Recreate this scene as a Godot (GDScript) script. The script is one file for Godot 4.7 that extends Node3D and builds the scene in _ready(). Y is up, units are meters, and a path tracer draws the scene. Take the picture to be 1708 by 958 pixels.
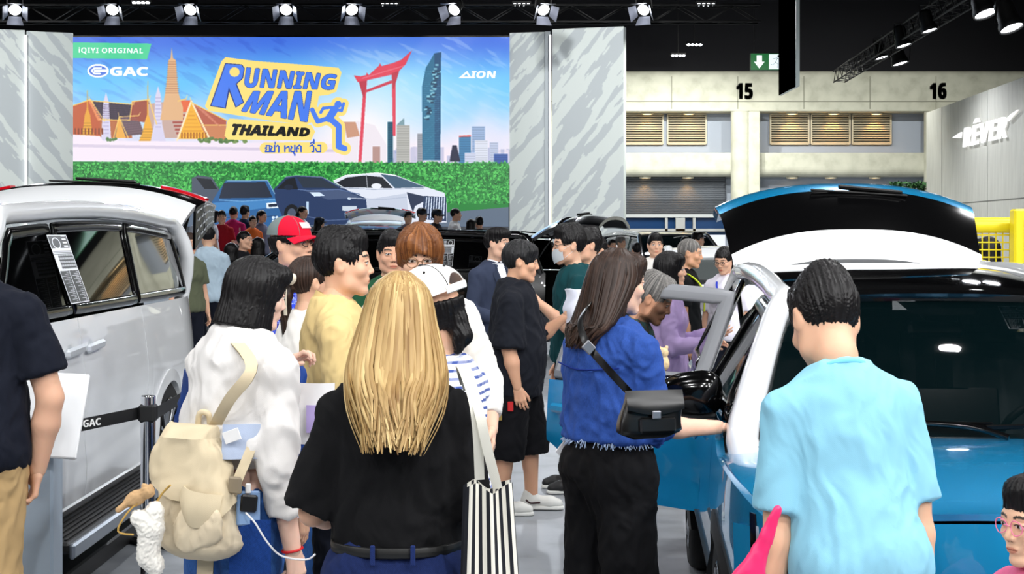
extends Node3D
# An exhibition hall on a busy day: cars on show, visitors round them, a stage with a large LED screen behind.
const F := 2500.0      # focal length in pixels of the 1708 x 958 frame
const EYE := 1.74      # height of the camera

func _ready():
	# camera, sky (closed hall: none), exposure
	var cam := Camera3D.new()
	cam.name = "camera"
	cam.position = Vector3(0, EYE, 0)
	cam.projection = Camera3D.PROJECTION_FRUSTUM
	cam.near = 0.1
	cam.far = 200.0
	cam.size = 0.1 * 958.0 / F
	cam.frustum_offset = Vector2(0, -0.1 * 87.0 / F)
	add_child(cam)
	var we := WorldEnvironment.new()
	we.name = "environment"
	var e := Environment.new()
	e.background_mode = Environment.BG_COLOR
	e.background_color = Color(0, 0, 0)
	e.tonemap_mode = Environment.TONE_MAPPER_LINEAR
	e.tonemap_exposure = 1.14
	e.sdfgi_enabled = true
	e.ssao_enabled = true
	e.ssil_enabled = true
	we.environment = e
	add_child(we)
	lamp_rigs(4.3)
	build_materials()
	hall()
	stage()
	booths()
	cars()
	build_library()
	floor_things()
	crowd()
	finish_people()

# ---------- helpers: naming, tagging, meshes ----------
var used := {}
var mats := {}
var texs := {}
var jobs: Array = []
var heads := {}
var hairs := {}
var hands := {}

func numbered(n: String) -> String:
	if not used.has(n):
		used[n] = 0
		return n
	used[n] += 1
	return "%s_%03d" % [n, used[n]]

func tag(o: Node3D, label: String, category: String, group := "") -> Node3D:
	o.set_meta("label", label)
	o.set_meta("category", category)
	if group != "":
		o.set_meta("group", group)
	return o

func thing(called: String, label: String, category: String, at := Vector3.ZERO, turn := 0.0, group := "") -> Node3D:
	var o := Node3D.new()
	o.name = numbered(called)
	add_child(o)
	o.position = at
	o.rotation_degrees.y = turn
	tag(o, label, category, group)
	return o

func put(called: String, mesh: Mesh, mat: Material, parent: Node = null, xf := Transform3D()) -> MeshInstance3D:
	var o := MeshInstance3D.new()
	o.mesh = mesh
	o.material_override = mat
	if parent == null:
		o.name = numbered(called)
		add_child(o)
	else:
		o.name = called
		parent.add_child(o, true)
		var n := String(o.name)
		if n != called and not n.contains("_0"):
			var i := 1
			while parent.has_node("%s_%03d" % [called, i]):
				i += 1
			o.name = "%s_%03d" % [called, i]
	o.transform = xf
	return o

func struct(called: String, mesh: Mesh, mat: Material, xf := Transform3D()) -> MeshInstance3D:
	var o := put(called, mesh, mat, null, xf)
	o.set_meta("kind", "structure")
	return o

func P(px: float, py: float, d: float) -> Vector3:   # a point seen at a pixel of the photograph, d metres into the hall
	return Vector3((px - 854.0) * d / F, EYE - (py - 392.0) * d / F, -d)

func X(px: float, d: float) -> float:
	return (px - 854.0) * d / F

func at(p: Vector3, e := Vector3.ZERO, s := Vector3.ONE) -> Transform3D:
	return Transform3D(Basis.from_euler(e * PI / 180.0).scaled_local(s), p)

func lin(c: Color) -> Color:
	return c.srgb_to_linear()

func arr_mesh(v: PackedVector3Array, n: PackedVector3Array, idx: PackedInt32Array, uv = null, col = null) -> ArrayMesh:
	var a := []
	a.resize(Mesh.ARRAY_MAX)
	a[Mesh.ARRAY_VERTEX] = v
	a[Mesh.ARRAY_NORMAL] = n
	if uv != null:
		a[Mesh.ARRAY_TEX_UV] = uv
	if col != null:
		a[Mesh.ARRAY_COLOR] = col
	a[Mesh.ARRAY_INDEX] = idx
	var m := ArrayMesh.new()
	m.add_surface_from_arrays(Mesh.PRIMITIVE_TRIANGLES, a)
	return m

func normals_of(v: PackedVector3Array, idx: PackedInt32Array) -> PackedVector3Array:
	var n := PackedVector3Array()
	n.resize(v.size())
	for i in range(0, idx.size(), 3):
		var a := idx[i]
		var b := idx[i + 1]
		var c := idx[i + 2]
		var fn := (v[c] - v[a]).cross(v[b] - v[a])
		n[a] += fn
		n[b] += fn
		n[c] += fn
	for i in n.size():
		n[i] = n[i].normalized()
	return n

# a soup of meshes joined into one part
class Soup:
	var v := PackedVector3Array()
	var n := PackedVector3Array()
	var uv := PackedVector2Array()
	var idx := PackedInt32Array()

	func quad(a: Vector3, b: Vector3, c: Vector3, d: Vector3):   # a b c d run clockwise seen from the front
		var fn := (c - a).cross(b - a)
		if fn.length_squared() < 1e-18:
			fn = (d - a).cross(c - a)
		fn = fn.normalized()
		var s := v.size()
		for p in [a, b, c, d]:
			v.append(p)
			n.append(fn)
		uv.append_array(PackedVector2Array([Vector2(0, 1), Vector2(0, 0), Vector2(1, 0), Vector2(1, 1)]))
		idx.append_array(PackedInt32Array([s, s + 1, s + 2, s, s + 2, s + 3]))

	func box(size: Vector3, xf: Transform3D, bev := 0.0):
		var h := size * 0.5
		var e := minf(bev, h[h.min_axis_index()] * 0.9)
		if e <= 0.0:
			for ax in 3:
				for sg in [-1.0, 1.0]:
					var u := Vector3.ZERO
					var w := Vector3.ZERO
					var m := Vector3.ZERO
					m[ax] = h[ax] * sg
					u[(ax + 1) % 3] = h[(ax + 1) % 3]
					w[(ax + 2) % 3] = h[(ax + 2) % 3] * sg
					quad(xf * (m - u - w), xf * (m - u + w), xf * (m + u + w), xf * (m + u - w))
			return
		for ax in 3:   # faces
			var b := (ax + 1) % 3
			var c := (ax + 2) % 3
			for sg in [-1.0, 1.0]:
				var m := Vector3.ZERO
				var u := Vector3.ZERO
				var w := Vector3.ZERO
				m[ax] = h[ax] * sg
				u[b] = h[b] - e
				w[c] = (h[c] - e) * sg
				quad(xf * (m - u - w), xf * (m - u + w), xf * (m + u + w), xf * (m + u - w))
			for sb in [-1.0, 1.0]:   # edges along ax
				for sc in [-1.0, 1.0]:
					var p := Vector3.ZERO
					var q := Vector3.ZERO
					p[b] = h[b] * sb
					p[c] = (h[c] - e) * sc
					q[b] = (h[b] - e) * sb
					q[c] = h[c] * sc
					var l := Vector3.ZERO
					l[ax] = (h[ax] - e) * sb * sc
					quad(xf * (p - l), xf * (p + l), xf * (q + l), xf * (q - l))
		for sx in [-1.0, 1.0]:
			for sy in [-1.0, 1.0]:
				for sz in [-1.0, 1.0]:
					var a := Vector3(h.x * sx, (h.y - e) * sy, (h.z - e) * sz)
					var b2 := Vector3((h.x - e) * sx, h.y * sy, (h.z - e) * sz)
					var c2 := Vector3((h.x - e) * sx, (h.y - e) * sy, h.z * sz)
					if sx * sy * sz > 0:
						quad(xf * a, xf * c2, xf * b2, xf * b2)
					else:
						quad(xf * a, xf * b2, xf * c2, xf * c2)

	func bar(a: Vector3, b: Vector3, w: float, t: float, bev := 0.0, up := Vector3.UP):   # a box from a to b
		var z := (b - a).normalized()
		var x := up.cross(z)
		if x.length() < 0.01:
			x = Vector3.RIGHT.cross(z)
		x = x.normalized()
		box(Vector3(w, t, a.distance_to(b)), Transform3D(Basis(x, z.cross(x), z), (a + b) * 0.5), bev)

	func grid(pts: Array, nu: int, nv: int, flip := false, smooth := true):   # pts[u * nv + v]
		var s := v.size()
		var id := PackedInt32Array()
		for i in nu - 1:
			for j in nv - 1:
				var a := i * nv + j
				var b := a + 1
				var c := a + nv + 1
				var d := a + nv
				if flip:
					id.append_array(PackedInt32Array([a, c, b, a, d, c]))
				else:
					id.append_array(PackedInt32Array([a, b, c, a, c, d]))
		var nn := PackedVector3Array()
		nn.resize(pts.size())
		for i in range(0, id.size(), 3):
			var pa: Vector3 = pts[id[i]]
			var fn := ((pts[id[i + 2]] as Vector3) - pa).cross((pts[id[i + 1]] as Vector3) - pa)
			for q in 3:
				nn[id[i + q]] += fn
		for i in pts.size():
			v.append(pts[i])
			n.append(nn[i].normalized())
			uv.append(Vector2(float(i / nv) / (nu - 1), float(i % nv) / (nv - 1)))
		for i in id:
			idx.append(s + i)

	func tube(path: Array, radii, seg := 8, closed := false, flat := 1.0, fdir := Vector3.UP):
		var m := path.size()
		var pts := []
		var last := Vector3.ZERO
		for i in m:
			var t: Vector3 = (path[(i + 1) % m if closed else mini(i + 1, m - 1)] - path[(i - 1 + m) % m if closed else maxi(i - 1, 0)]).normalized()
			var x := last - t * last.dot(t)
			if i == 0 or x.length() < 0.01:
				x = fdir - t * fdir.dot(t)
				if x.length() < 0.05:
					x = Vector3.RIGHT - t * t.x
			x = x.normalized()
			last = x
			var y := t.cross(x)
			var r: float = radii if not (radii is Array) else radii[i]
			for j in seg + 1:
				var a := TAU * j / seg
				pts.append((path[i] as Vector3) + x * (cos(a) * r * flat) + y * (sin(a) * r))
		if closed:
			for j in seg + 1:
				pts.append(pts[j])
			grid(pts, m + 1, seg + 1, true)
		else:
			grid(pts, m, seg + 1, true)
			for e in 2:
				var ring := []
				for j in seg:
					ring.append(pts[(m - 1) * (seg + 1) * e + j])
				fan(ring, e == 1)

	func fan(ring: Array, flip := false):
		var s := v.size()
		var c := Vector3.ZERO
		for p in ring:
			c += p
		c /= ring.size()
		var fn := Vector3.ZERO
		for j in ring.size():
			fn += ((ring[j] as Vector3) - c).cross((ring[(j + 1) % ring.size()] as Vector3) - c)
		fn = fn.normalized() * (1.0 if flip else -1.0)
		v.append(c)
		n.append(fn)
		uv.append(Vector2(0.5, 0.5))
		for p in ring:
			v.append(p)
			n.append(fn)
			uv.append(Vector2(0.5, 0.5))
		for j in ring.size():
			var a := s + 1 + j
			var b := s + 1 + (j + 1) % ring.size()
			idx.append_array(PackedInt32Array([s, b, a] if flip else [s, a, b]))

	func lathe(prof: Array, xf: Transform3D, seg := 20):   # prof: Vector2(radius, y), bottom to top
		var pts := []
		for i in prof.size():
			for j in seg + 1:
				var a := TAU * j / seg
				pts.append(xf * Vector3(cos(a) * prof[i].x, prof[i].y, sin(a) * prof[i].x))
		grid(pts, prof.size(), seg + 1, false)

	func ball(c: Vector3, r: Vector3, seg := 12, b := Basis()):
		var pts := []
		for i in seg + 1:
			var t := PI * i / seg
			for j in seg * 2 + 1:
				var a := PI * j / seg
				pts.append(c + b * (Vector3(sin(t) * cos(a), cos(t), sin(t) * sin(a)) * r))
		grid(pts, seg + 1, seg * 2 + 1, true)

	func prism(poly: PackedVector2Array, xf: Transform3D, depth: float):   # outline in xy, from z 0 to depth
		var tri := Geometry2D.triangulate_polygon(poly)
		var cw := Geometry2D.is_polygon_clockwise(poly)
		for e in 2:
			var s := v.size()
			var fn := (xf.basis * Vector3(0, 0, 1 if e else -1)).normalized()
			for p in poly:
				v.append(xf * Vector3(p.x, p.y, depth * e))
				n.append(fn)
				uv.append(p)
			for i in range(0, tri.size(), 3):
				var t := [tri[i], tri[i + 1], tri[i + 2]]
				var ar := (poly[t[1]] - poly[t[0]]).cross(poly[t[2]] - poly[t[0]])
				if (ar > 0) == (e == 1):
					t.reverse()
				for q in t:
					idx.append(s + q)
		for i in poly.size():
			var p := poly[i]
			var q := poly[(i + 1) % poly.size()]
			var a := xf * Vector3(p.x, p.y, 0)
			var b := xf * Vector3(q.x, q.y, 0)
			var o := xf.basis * Vector3(0, 0, depth)
			if cw:
				quad(a, a + o, b + o, b)
			else:
				quad(a, b, b + o, a + o)

	func add(m: Mesh, xf: Transform3D):
		for sidx in m.get_surface_count():
			var a := m.surface_get_arrays(sidx)
			var s := v.size()
			var av: PackedVector3Array = a[Mesh.ARRAY_VERTEX]
			var an: PackedVector3Array = a[Mesh.ARRAY_NORMAL]
			var au = a[Mesh.ARRAY_TEX_UV]
			for i in av.size():
				v.append(xf * av[i])
				n.append((xf.basis * an[i]).normalized())
				uv.append(au[i] if au != null else Vector2.ZERO)
			for i in a[Mesh.ARRAY_INDEX]:
				idx.append(s + i)

	func mesh() -> ArrayMesh:
		var a := []
		a.resize(Mesh.ARRAY_MAX)
		a[Mesh.ARRAY_VERTEX] = v
		a[Mesh.ARRAY_NORMAL] = n
		a[Mesh.ARRAY_TEX_UV] = uv
		a[Mesh.ARRAY_INDEX] = idx
		var m := ArrayMesh.new()
		m.add_surface_from_arrays(Mesh.PRIMITIVE_TRIANGLES, a)
		return m

func boxm(size: Vector3, bev := 0.0) -> ArrayMesh:
	var s := Soup.new()
	s.box(size, Transform3D(), bev)
	return s.mesh()

func tubem(path: Array, r, seg := 8, closed := false, flat := 1.0, fdir := Vector3.UP) -> ArrayMesh:
	var s := Soup.new()
	s.tube(path, r, seg, closed, flat, fdir)
	return s.mesh()

func curve(pts: Array, n := 16) -> Array:   # smooth path through points
	var out := []
	var m := pts.size()
	for i in m - 1:
		var p0: Vector3 = pts[maxi(i - 1, 0)]
		var p3: Vector3 = pts[mini(i + 2, m - 1)]
		var st := maxi(2, n / (m - 1))
		for j in st:
			out.append((pts[i] as Vector3).cubic_interpolate(pts[i + 1], p0, p3, float(j) / st))
	out.append(pts[m - 1])
	return out

func patch(fn: Callable, nu: int, nv: int, thick := 0.0, out := Vector3.ZERO) -> ArrayMesh:   # fn(u, v) -> point; closed sheet of a thickness
	var a := []
	for i in nu:
		for j in nv:
			a.append(fn.call(float(i) / (nu - 1), float(j) / (nv - 1)))
	var s := Soup.new()
	var mid: Vector3 = a[(nu / 2) * nv + nv / 2]
	var tn: Vector3 = ((a[(nu / 2 + 1) * nv + nv / 2 + 1 if nv > 2 else (nu / 2) * nv + 1 + nv] as Vector3) - mid) if nu > 2 else Vector3.ZERO
	s.grid(a, nu, nv)
	var flip := false
	if out != Vector3.ZERO:
		var acc := Vector3.ZERO
		for q in s.n:
			acc += q
		if acc.dot(out) < 0:
			flip = true
			s = Soup.new()
			s.grid(a, nu, nv, true)
	if thick > 0.0:
		var b := []
		for i in a.size():
			b.append((a[i] as Vector3) - s.n[i] * thick)
		s.grid(b, nu, nv, not flip)
		var rim := []
		for i in nu: rim.append(i * nv)
		for j in range(1, nv): rim.append((nu - 1) * nv + j)
		for i in range(nu - 2, -1, -1): rim.append(i * nv + nv - 1)
		for j in range(nv - 2, 0, -1): rim.append(j)
		for q in rim.size():
			var p: int = rim[q]
			var r: int = rim[(q + 1) % rim.size()]
			if flip:
				s.quad(a[r], a[p], b[p], b[r])
			else:
				s.quad(a[p], a[r], b[r], b[p])
	return s.mesh()

# ---------- smooth solids: bones joined by a smooth minimum, meshed as surface nets ----------
class Pr:
	var a := Vector3.ZERO
	var b := Vector3.ZERO
	var ra := 0.1
	var rb := 0.1
	var k := 0.02
	var sub := false
	var m := Basis()
	var sc := 1.0
	var ext := 0.0
	var planes: Array[Plane] = []

func cap(a: Vector3, b: Vector3, ra: float, rb: float, k := 0.02, flat := Vector3.ZERO, fl := 1.0) -> Pr:
	var p := Pr.new()
	p.a = a
	p.b = b
	p.ra = ra
	p.rb = rb
	p.k = k
	if fl != 1.0:
		var w := flat.normalized()
		var q := 1.0 / fl - 1.0
		p.m = Basis(Vector3(1, 0, 0) + w * w.x * q, Vector3(0, 1, 0) + w * w.y * q, Vector3(0, 0, 1) + w * w.z * q)
		if fl < 1.0:
			p.sc = lerpf(1.0, fl, 0.5)
	p.ext = maxf(ra, rb) * maxf(1.0, fl)
	return p

func ell(c: Vector3, r: Vector3, k := 0.01, rot := Basis()) -> Pr:
	var p := Pr.new()
	p.a = c
	p.b = c
	p.ra = 1.0
	p.rb = 1.0
	p.k = k
	var s := Basis(Vector3(1 / r.x, 0, 0), Vector3(0, 1 / r.y, 0), Vector3(0, 0, 1 / r.z))
	p.m = s * rot.transposed()
	p.sc = r[r.min_axis_index()]
	p.ext = r[r.max_axis_index()]
	return p

func minus(p: Pr) -> Pr:
	p.sub = true
	return p

func cut(p: Pr, n: Vector3, q: Vector3) -> Pr:   # keep what lies behind the plane
	p.planes.append(Plane(n.normalized(), q))
	return p

func nets(prims: Array, cell: float, smooth := 1) -> Array:
	var lo := Vector3(1e9, 1e9, 1e9)
	var hi := -lo
	for p: Pr in prims:
		if not p.sub:
			var e := Vector3.ONE * p.ext
			lo = lo.min(p.a.min(p.b) - e)
			hi = hi.max(p.a.max(p.b) + e)
	lo -= Vector3.ONE * cell * 3
	hi += Vector3.ONE * cell * 3
	var nx := int((hi.x - lo.x) / cell) + 1
	var ny := int((hi.y - lo.y) / cell) + 1
	var nz := int((hi.z - lo.z) / cell) + 1
	var f: PackedFloat32Array = PackedFloat32Array()
	f.resize(nx * ny * nz)
	f.fill(9.0)
	for p: Pr in prims:
		var e := Vector3.ONE * (p.ext + p.k + cell * 2.5)
		var l := ((p.a.min(p.b) - e - lo) / cell).floor()
		var h := ((p.a.max(p.b) + e - lo) / cell).ceil()
		var x0 := maxi(0, int(l.x))
		var x1 := mini(nx - 1, int(h.x))
		var y0 := maxi(0, int(l.y))
		var y1 := mini(ny - 1, int(h.y))
		var z0 := maxi(0, int(l.z))
		var z1 := mini(nz - 1, int(h.z))
		var ab: Vector3 = p.m * (p.b - p.a)
		var abl := maxf(ab.dot(ab), 1e-12)
		var dq: Vector3 = p.m * Vector3(0, 0, cell)
		var ra := p.ra
		var dr := p.rb - p.ra
		var sc := p.sc
		var k := maxf(p.k, 1e-5)
		var k4 := 0.25 / k
		var sub := p.sub
		var np := p.planes.size()
		var pl0: Plane = p.planes[0] if np > 0 else Plane()
		var pl1: Plane = p.planes[1] if np > 1 else pl0
		var tstep := dq.dot(ab) / abl
		for ix in range(x0, x1 + 1):
			for iy in range(y0, y1 + 1):
				var pt := lo + Vector3(ix, iy, z0) * cell
				var q: Vector3 = p.m * (pt - p.a)
				var t := q.dot(ab) / abl
				var at_i := (ix * ny + iy) * nz + z0
				for iz in range(z0, z1 + 1):
					var tc := clampf(t, 0.0, 1.0)
					var d := ((q - ab * tc).length() - ra - dr * tc) * sc
					if np > 0:
						var w := Vector3(pt.x, pt.y, lo.z + iz * cell)
						d = maxf(d, pl0.distance_to(w))
						if np > 1:
							d = maxf(d, pl1.distance_to(w))
					var c := f[at_i]
					if sub:
						d = -d
						var hh := k - absf(c - d)
						if hh > 0.0:
							f[at_i] = maxf(c, d) + hh * hh * k4
						else:
							f[at_i] = maxf(c, d)
					else:
						var hh2 := k - absf(c - d)
						if hh2 > 0.0:
							f[at_i] = minf(c, d) - hh2 * hh2 * k4
						elif d < c:
							f[at_i] = d
					q += dq
					t += tstep
					at_i += 1
	# surface nets
	var vid: PackedInt32Array = PackedInt32Array()
	vid.resize(nx * ny * nz)
	vid.fill(-1)
	var v: PackedVector3Array = PackedVector3Array()
	var idx: PackedInt32Array = PackedInt32Array()
	var sx := ny * nz
	var sy := nz
	var far := cell * 5.0
	for ix in nx - 1:
		for iy in ny - 1:
			var i0 := (ix * ny + iy) * nz
			for iz in nz - 1:
				var i := i0 + iz
				var a0 := f[i]
				if a0 > far or a0 < -far:
					continue
				var a1 := f[i + 1]
				var a2 := f[i + sy]
				var a3 := f[i + sy + 1]
				var a4 := f[i + sx]
				var a5 := f[i + sx + 1]
				var a6 := f[i + sx + sy]
				var a7 := f[i + sx + sy + 1]
				var s0 := a0 < 0.0
				if (a1 < 0.0) == s0 and (a2 < 0.0) == s0 and (a3 < 0.0) == s0 and (a4 < 0.0) == s0 and (a5 < 0.0) == s0 and (a6 < 0.0) == s0 and (a7 < 0.0) == s0:
					continue
				var sum := Vector3.ZERO
				var cnt := 0.0
				# z edges
				if s0 != (a1 < 0.0):
					sum += Vector3(0, 0, a0 / (a0 - a1)); cnt += 1.0
				if (a2 < 0.0) != (a3 < 0.0):
					sum += Vector3(0, 1, a2 / (a2 - a3)); cnt += 1.0
				if (a4 < 0.0) != (a5 < 0.0):
					sum += Vector3(1, 0, a4 / (a4 - a5)); cnt += 1.0
				if (a6 < 0.0) != (a7 < 0.0):
					sum += Vector3(1, 1, a6 / (a6 - a7)); cnt += 1.0
				# y edges
				if s0 != (a2 < 0.0):
					sum += Vector3(0, a0 / (a0 - a2), 0); cnt += 1.0
				if (a1 < 0.0) != (a3 < 0.0):
					sum += Vector3(0, a1 / (a1 - a3), 1); cnt += 1.0
				if (a4 < 0.0) != (a6 < 0.0):
					sum += Vector3(1, a4 / (a4 - a6), 0); cnt += 1.0
				if (a5 < 0.0) != (a7 < 0.0):
					sum += Vector3(1, a5 / (a5 - a7), 1); cnt += 1.0
				# x edges
				if s0 != (a4 < 0.0):
					sum += Vector3(a0 / (a0 - a4), 0, 0); cnt += 1.0
				if (a1 < 0.0) != (a5 < 0.0):
					sum += Vector3(a1 / (a1 - a5), 0, 1); cnt += 1.0
				if (a2 < 0.0) != (a6 < 0.0):
					sum += Vector3(a2 / (a2 - a6), 1, 0); cnt += 1.0
				if (a3 < 0.0) != (a7 < 0.0):
					sum += Vector3(a3 / (a3 - a7), 1, 1); cnt += 1.0
				vid[i] = v.size()
				v.append(lo + (Vector3(ix, iy, iz) + sum / cnt) * cell)
				if iy > 0 and iz > 0 and s0 != (a4 < 0.0):
					_quad(idx, vid[i - sy - 1], vid[i - sy], vid[i], vid[i - 1], s0)
				if ix > 0 and iz > 0 and s0 != (a2 < 0.0):
					_quad(idx, vid[i - sx - 1], vid[i - 1], vid[i], vid[i - sx], s0)
				if ix > 0 and iy > 0 and s0 != (a1 < 0.0):
					_quad(idx, vid[i - sx - sy], vid[i - sx], vid[i], vid[i - sy], s0)
	for r in smooth:
		var acc: PackedVector3Array = PackedVector3Array()
		acc.resize(v.size())
		var num: PackedFloat32Array = PackedFloat32Array()
		num.resize(v.size())
		for i in range(0, idx.size(), 3):
			for q in 3:
				var a := idx[i + q]
				acc[a] += v[idx[i + (q + 1) % 3]]
				num[a] += 1.0
		for i in v.size():
			if num[i] > 0.0:
				v[i] = v[i].lerp(acc[i] / num[i], 0.5)
	return [v, idx]

func _quad(idx: PackedInt32Array, a: int, b: int, c: int, d: int, pos: bool):
	if a < 0 or b < 0 or c < 0 or d < 0:
		return
	if pos:
		idx.append_array(PackedInt32Array([a, b, c, a, c, d]))
	else:
		idx.append_array(PackedInt32Array([a, c, b, a, d, c]))

# one job: prims -> arrays, with folds pressed in along the normals
class Job:
	var prims: Array
	var cell: float
	var amp := 0.0
	var freq := Vector3(9, 5, 9)
	var sd := 1
	var strands := 0.0     # ridges that run down the hair
	var seam := 0.0        # axis for uv
	var res: Array
	var parent: Node3D
	var called: String
	var mat: Material
	var col = null         # Color for skin
	var extra: Array = []  # [arrays, Transform3D] joined to this mesh
	var smooth := 1
	var key := ""
	var store = null

func work(j: Job):
	var r := nets(j.prims, j.cell, j.smooth)
	var v: PackedVector3Array = r[0]
	var idx: PackedInt32Array = r[1]
	var n := normals_of(v, idx)
	if j.amp > 0.0 or j.strands > 0.0:
		var z := FastNoiseLite.new()
		z.seed = j.sd
		z.frequency = 1.0
		z.noise_type = FastNoiseLite.TYPE_SIMPLEX_SMOOTH
		z.fractal_octaves = 2
		for i in v.size():
			var p := v[i]
			if j.strands > 0.0:
				var a := atan2(p.x, p.z + 0.01)
				var q := z.get_noise_3d(a * 14.0 + p.y * 6.0, p.y * 2.5, Vector2(p.x, p.z).length() * 8.0)
				var q2 := z.get_noise_3d(a * 34.0 + p.y * 11.0, p.y * 6.0, 7.0)
				v[i] = p + n[i] * ((q + 0.6 * q2) * j.strands)
			else:
				var w := z.get_noise_3dv(p * 3.1) * 0.09
				var s := (p + Vector3(w, -w, w)) * j.freq
				var g := 1.0 - absf(z.get_noise_3d(s.x, s.y + s.x * 0.6, s.z)) * 2.6
				var g2 := z.get_noise_3d(s.x * 2.1, s.y * 2.1 - s.x * 1.4, s.z * 2.1)
				v[i] = p + n[i] * ((g * 0.8 + g2 * 0.7) * j.amp)
		n = normals_of(v, idx)
	var uv: PackedVector2Array = PackedVector2Array()
	uv.resize(v.size())
	for i in v.size():
		uv[i] = Vector2(atan2(v[i].x, -v[i].z - 0.01) / TAU, v[i].y)
	var cols = null
	if j.col != null:
		var cc: PackedColorArray = PackedColorArray()
		cc.resize(v.size())
		cc.fill(j.col)
		cols = cc
		for e in j.extra:
			var ea: Array = e[0]
			var xf: Transform3D = e[1]
			var s := v.size()
			var ev: PackedVector3Array = ea[0]
			var en: PackedVector3Array = ea[1]
			var ei: PackedInt32Array = ea[2]
			var ec = ea[3]
			var nb := xf.basis.inverse().transposed()
			for i in ev.size():
				v.append(xf * ev[i])
				n.append((nb * en[i]).normalized())
				uv.append(Vector2.ZERO)
				if ec != null:
					var t: Color = ec[i]
					cc.append(Color(j.col.r * t.r, j.col.g * t.g, j.col.b * t.b).lerp(Color(t.r, t.g, t.b), 1.0 - t.a))
				else:
					cc.append(j.col)
			if xf.basis.determinant() < 0:
				for i in range(0, ei.size(), 3):
					idx.append_array(PackedInt32Array([s + ei[i], s + ei[i + 2], s + ei[i + 1]]))
			else:
				for i in ei:
					idx.append(s + i)
		cols = cc
	j.res = [v, n, idx, uv, cols]

var _next := 0
var _mx := Mutex.new()
func _worker():
	while true:
		_mx.lock()
		var i := _next
		_next += 1
		_mx.unlock()
		if i >= jobs.size():
			return
		work(jobs[i])

func run_jobs():
	_next = 0
	var ths := []
	for i in 4:
		var t := Thread.new()
		t.start(_worker)
		ths.append(t)
	for t in ths:
		t.wait_to_finish()
	for j: Job in jobs:
		if j.store != null:
			j.store[j.key] = j.res
		else:
			put(j.called, arr_mesh(j.res[0], j.res[1], j.res[2], j.res[3], j.res[4]), j.mat, j.parent)
	jobs.clear()

func job(parent: Node3D, called: String, prims: Array, cell: float, mat: Material, amp := 0.0, freq := Vector3(9, 5, 9)) -> Job:
	var j := Job.new()
	j.parent = parent
	j.called = called
	j.prims = prims
	j.cell = cell
	j.mat = mat
	j.amp = amp
	j.freq = freq
	j.sd = jobs.size() + 3
	jobs.append(j)
	return j

# ---------- materials ----------
func noise_tex(freq: float, size := 256, ramp = null, oct := 4, sd := 1, as_normal := false, kind := FastNoiseLite.TYPE_SIMPLEX_SMOOTH) -> NoiseTexture2D:
	var z := FastNoiseLite.new()
	z.seed = sd
	z.frequency = freq
	z.noise_type = kind
	z.fractal_octaves = oct
	var t := NoiseTexture2D.new()
	t.width = size
	t.height = size
	t.seamless = true
	t.noise = z
	t.as_normal_map = as_normal
	if ramp != null:
		var g := Gradient.new()
		g.offsets = ramp[0]
		g.colors = ramp[1]
		t.color_ramp = g
	return t

func paint_tex(w: int, h: int, fn: Callable) -> ImageTexture:
	var im := Image.create_empty(w, h, false, Image.FORMAT_RGB8)
	for y in h:
		for x in w:
			im.set_pixel(x, y, fn.call(x, y))
	return ImageTexture.create_from_image(im)

func mat(c: Color, rough := 0.6, metal := 0.0, key := "") -> StandardMaterial3D:
	var kk := key if key != "" else "%s/%.2f/%.2f" % [c.to_html(), rough, metal]
	if mats.has(kk):
		return mats[kk]
	var m := StandardMaterial3D.new()
	m.albedo_color = c
	m.roughness = rough
	m.metallic = metal
	mats[kk] = m
	return m

func cloth(c: Color, kind := "jersey", rough := 0.9) -> StandardMaterial3D:
	var kk := "cloth%s%s" % [kind, c.to_html()]
	if mats.has(kk):
		return mats[kk]
	var m := StandardMaterial3D.new()
	m.albedo_color = c
	m.roughness = rough
	m.metallic_specular = 0.3
	m.rim_enabled = true
	m.rim = 0.12
	m.rim_tint = 0.6
	m.uv1_triplanar = true
	m.uv1_scale = Vector3.ONE * 3.0
	m.heightmap_enabled = true
	m.heightmap_texture = texs.weave if kind != "denim" else texs.twill
	m.heightmap_scale = 0.07
	if kind == "denim":
		m.albedo_texture = texs.denim
	mats[kk] = m
	return m

func emis(c: Color, e: float, key := "") -> StandardMaterial3D:
	var kk := "emis%s%.2f" % [c.to_html(), e]
	if mats.has(kk):
		return mats[kk]
	var m := StandardMaterial3D.new()
	m.albedo_color = Color(0.1, 0.1, 0.1)
	m.emission_enabled = true
	m.emission = c
	m.emission_energy_multiplier = e
	mats[kk] = m
	return m

func paint(c: Color, rough := 0.25, metal := 0.0) -> StandardMaterial3D:   # lacquered car body
	var kk := "paint%s%.2f" % [c.to_html(), metal]
	if mats.has(kk):
		return mats[kk]
	var m := StandardMaterial3D.new()
	m.albedo_color = c
	m.roughness = rough
	m.metallic = metal
	m.clearcoat_enabled = true
	m.clearcoat = 1.0
	m.clearcoat_roughness = 0.02
	mats[kk] = m
	return m

func glass(c: Color, a: float) -> StandardMaterial3D:
	var m := StandardMaterial3D.new()
	m.albedo_color = Color(c.r, c.g, c.b, a)
	m.transparency = BaseMaterial3D.TRANSPARENCY_ALPHA
	m.roughness = 0.02
	m.metallic_specular = 0.5
	return m

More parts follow.
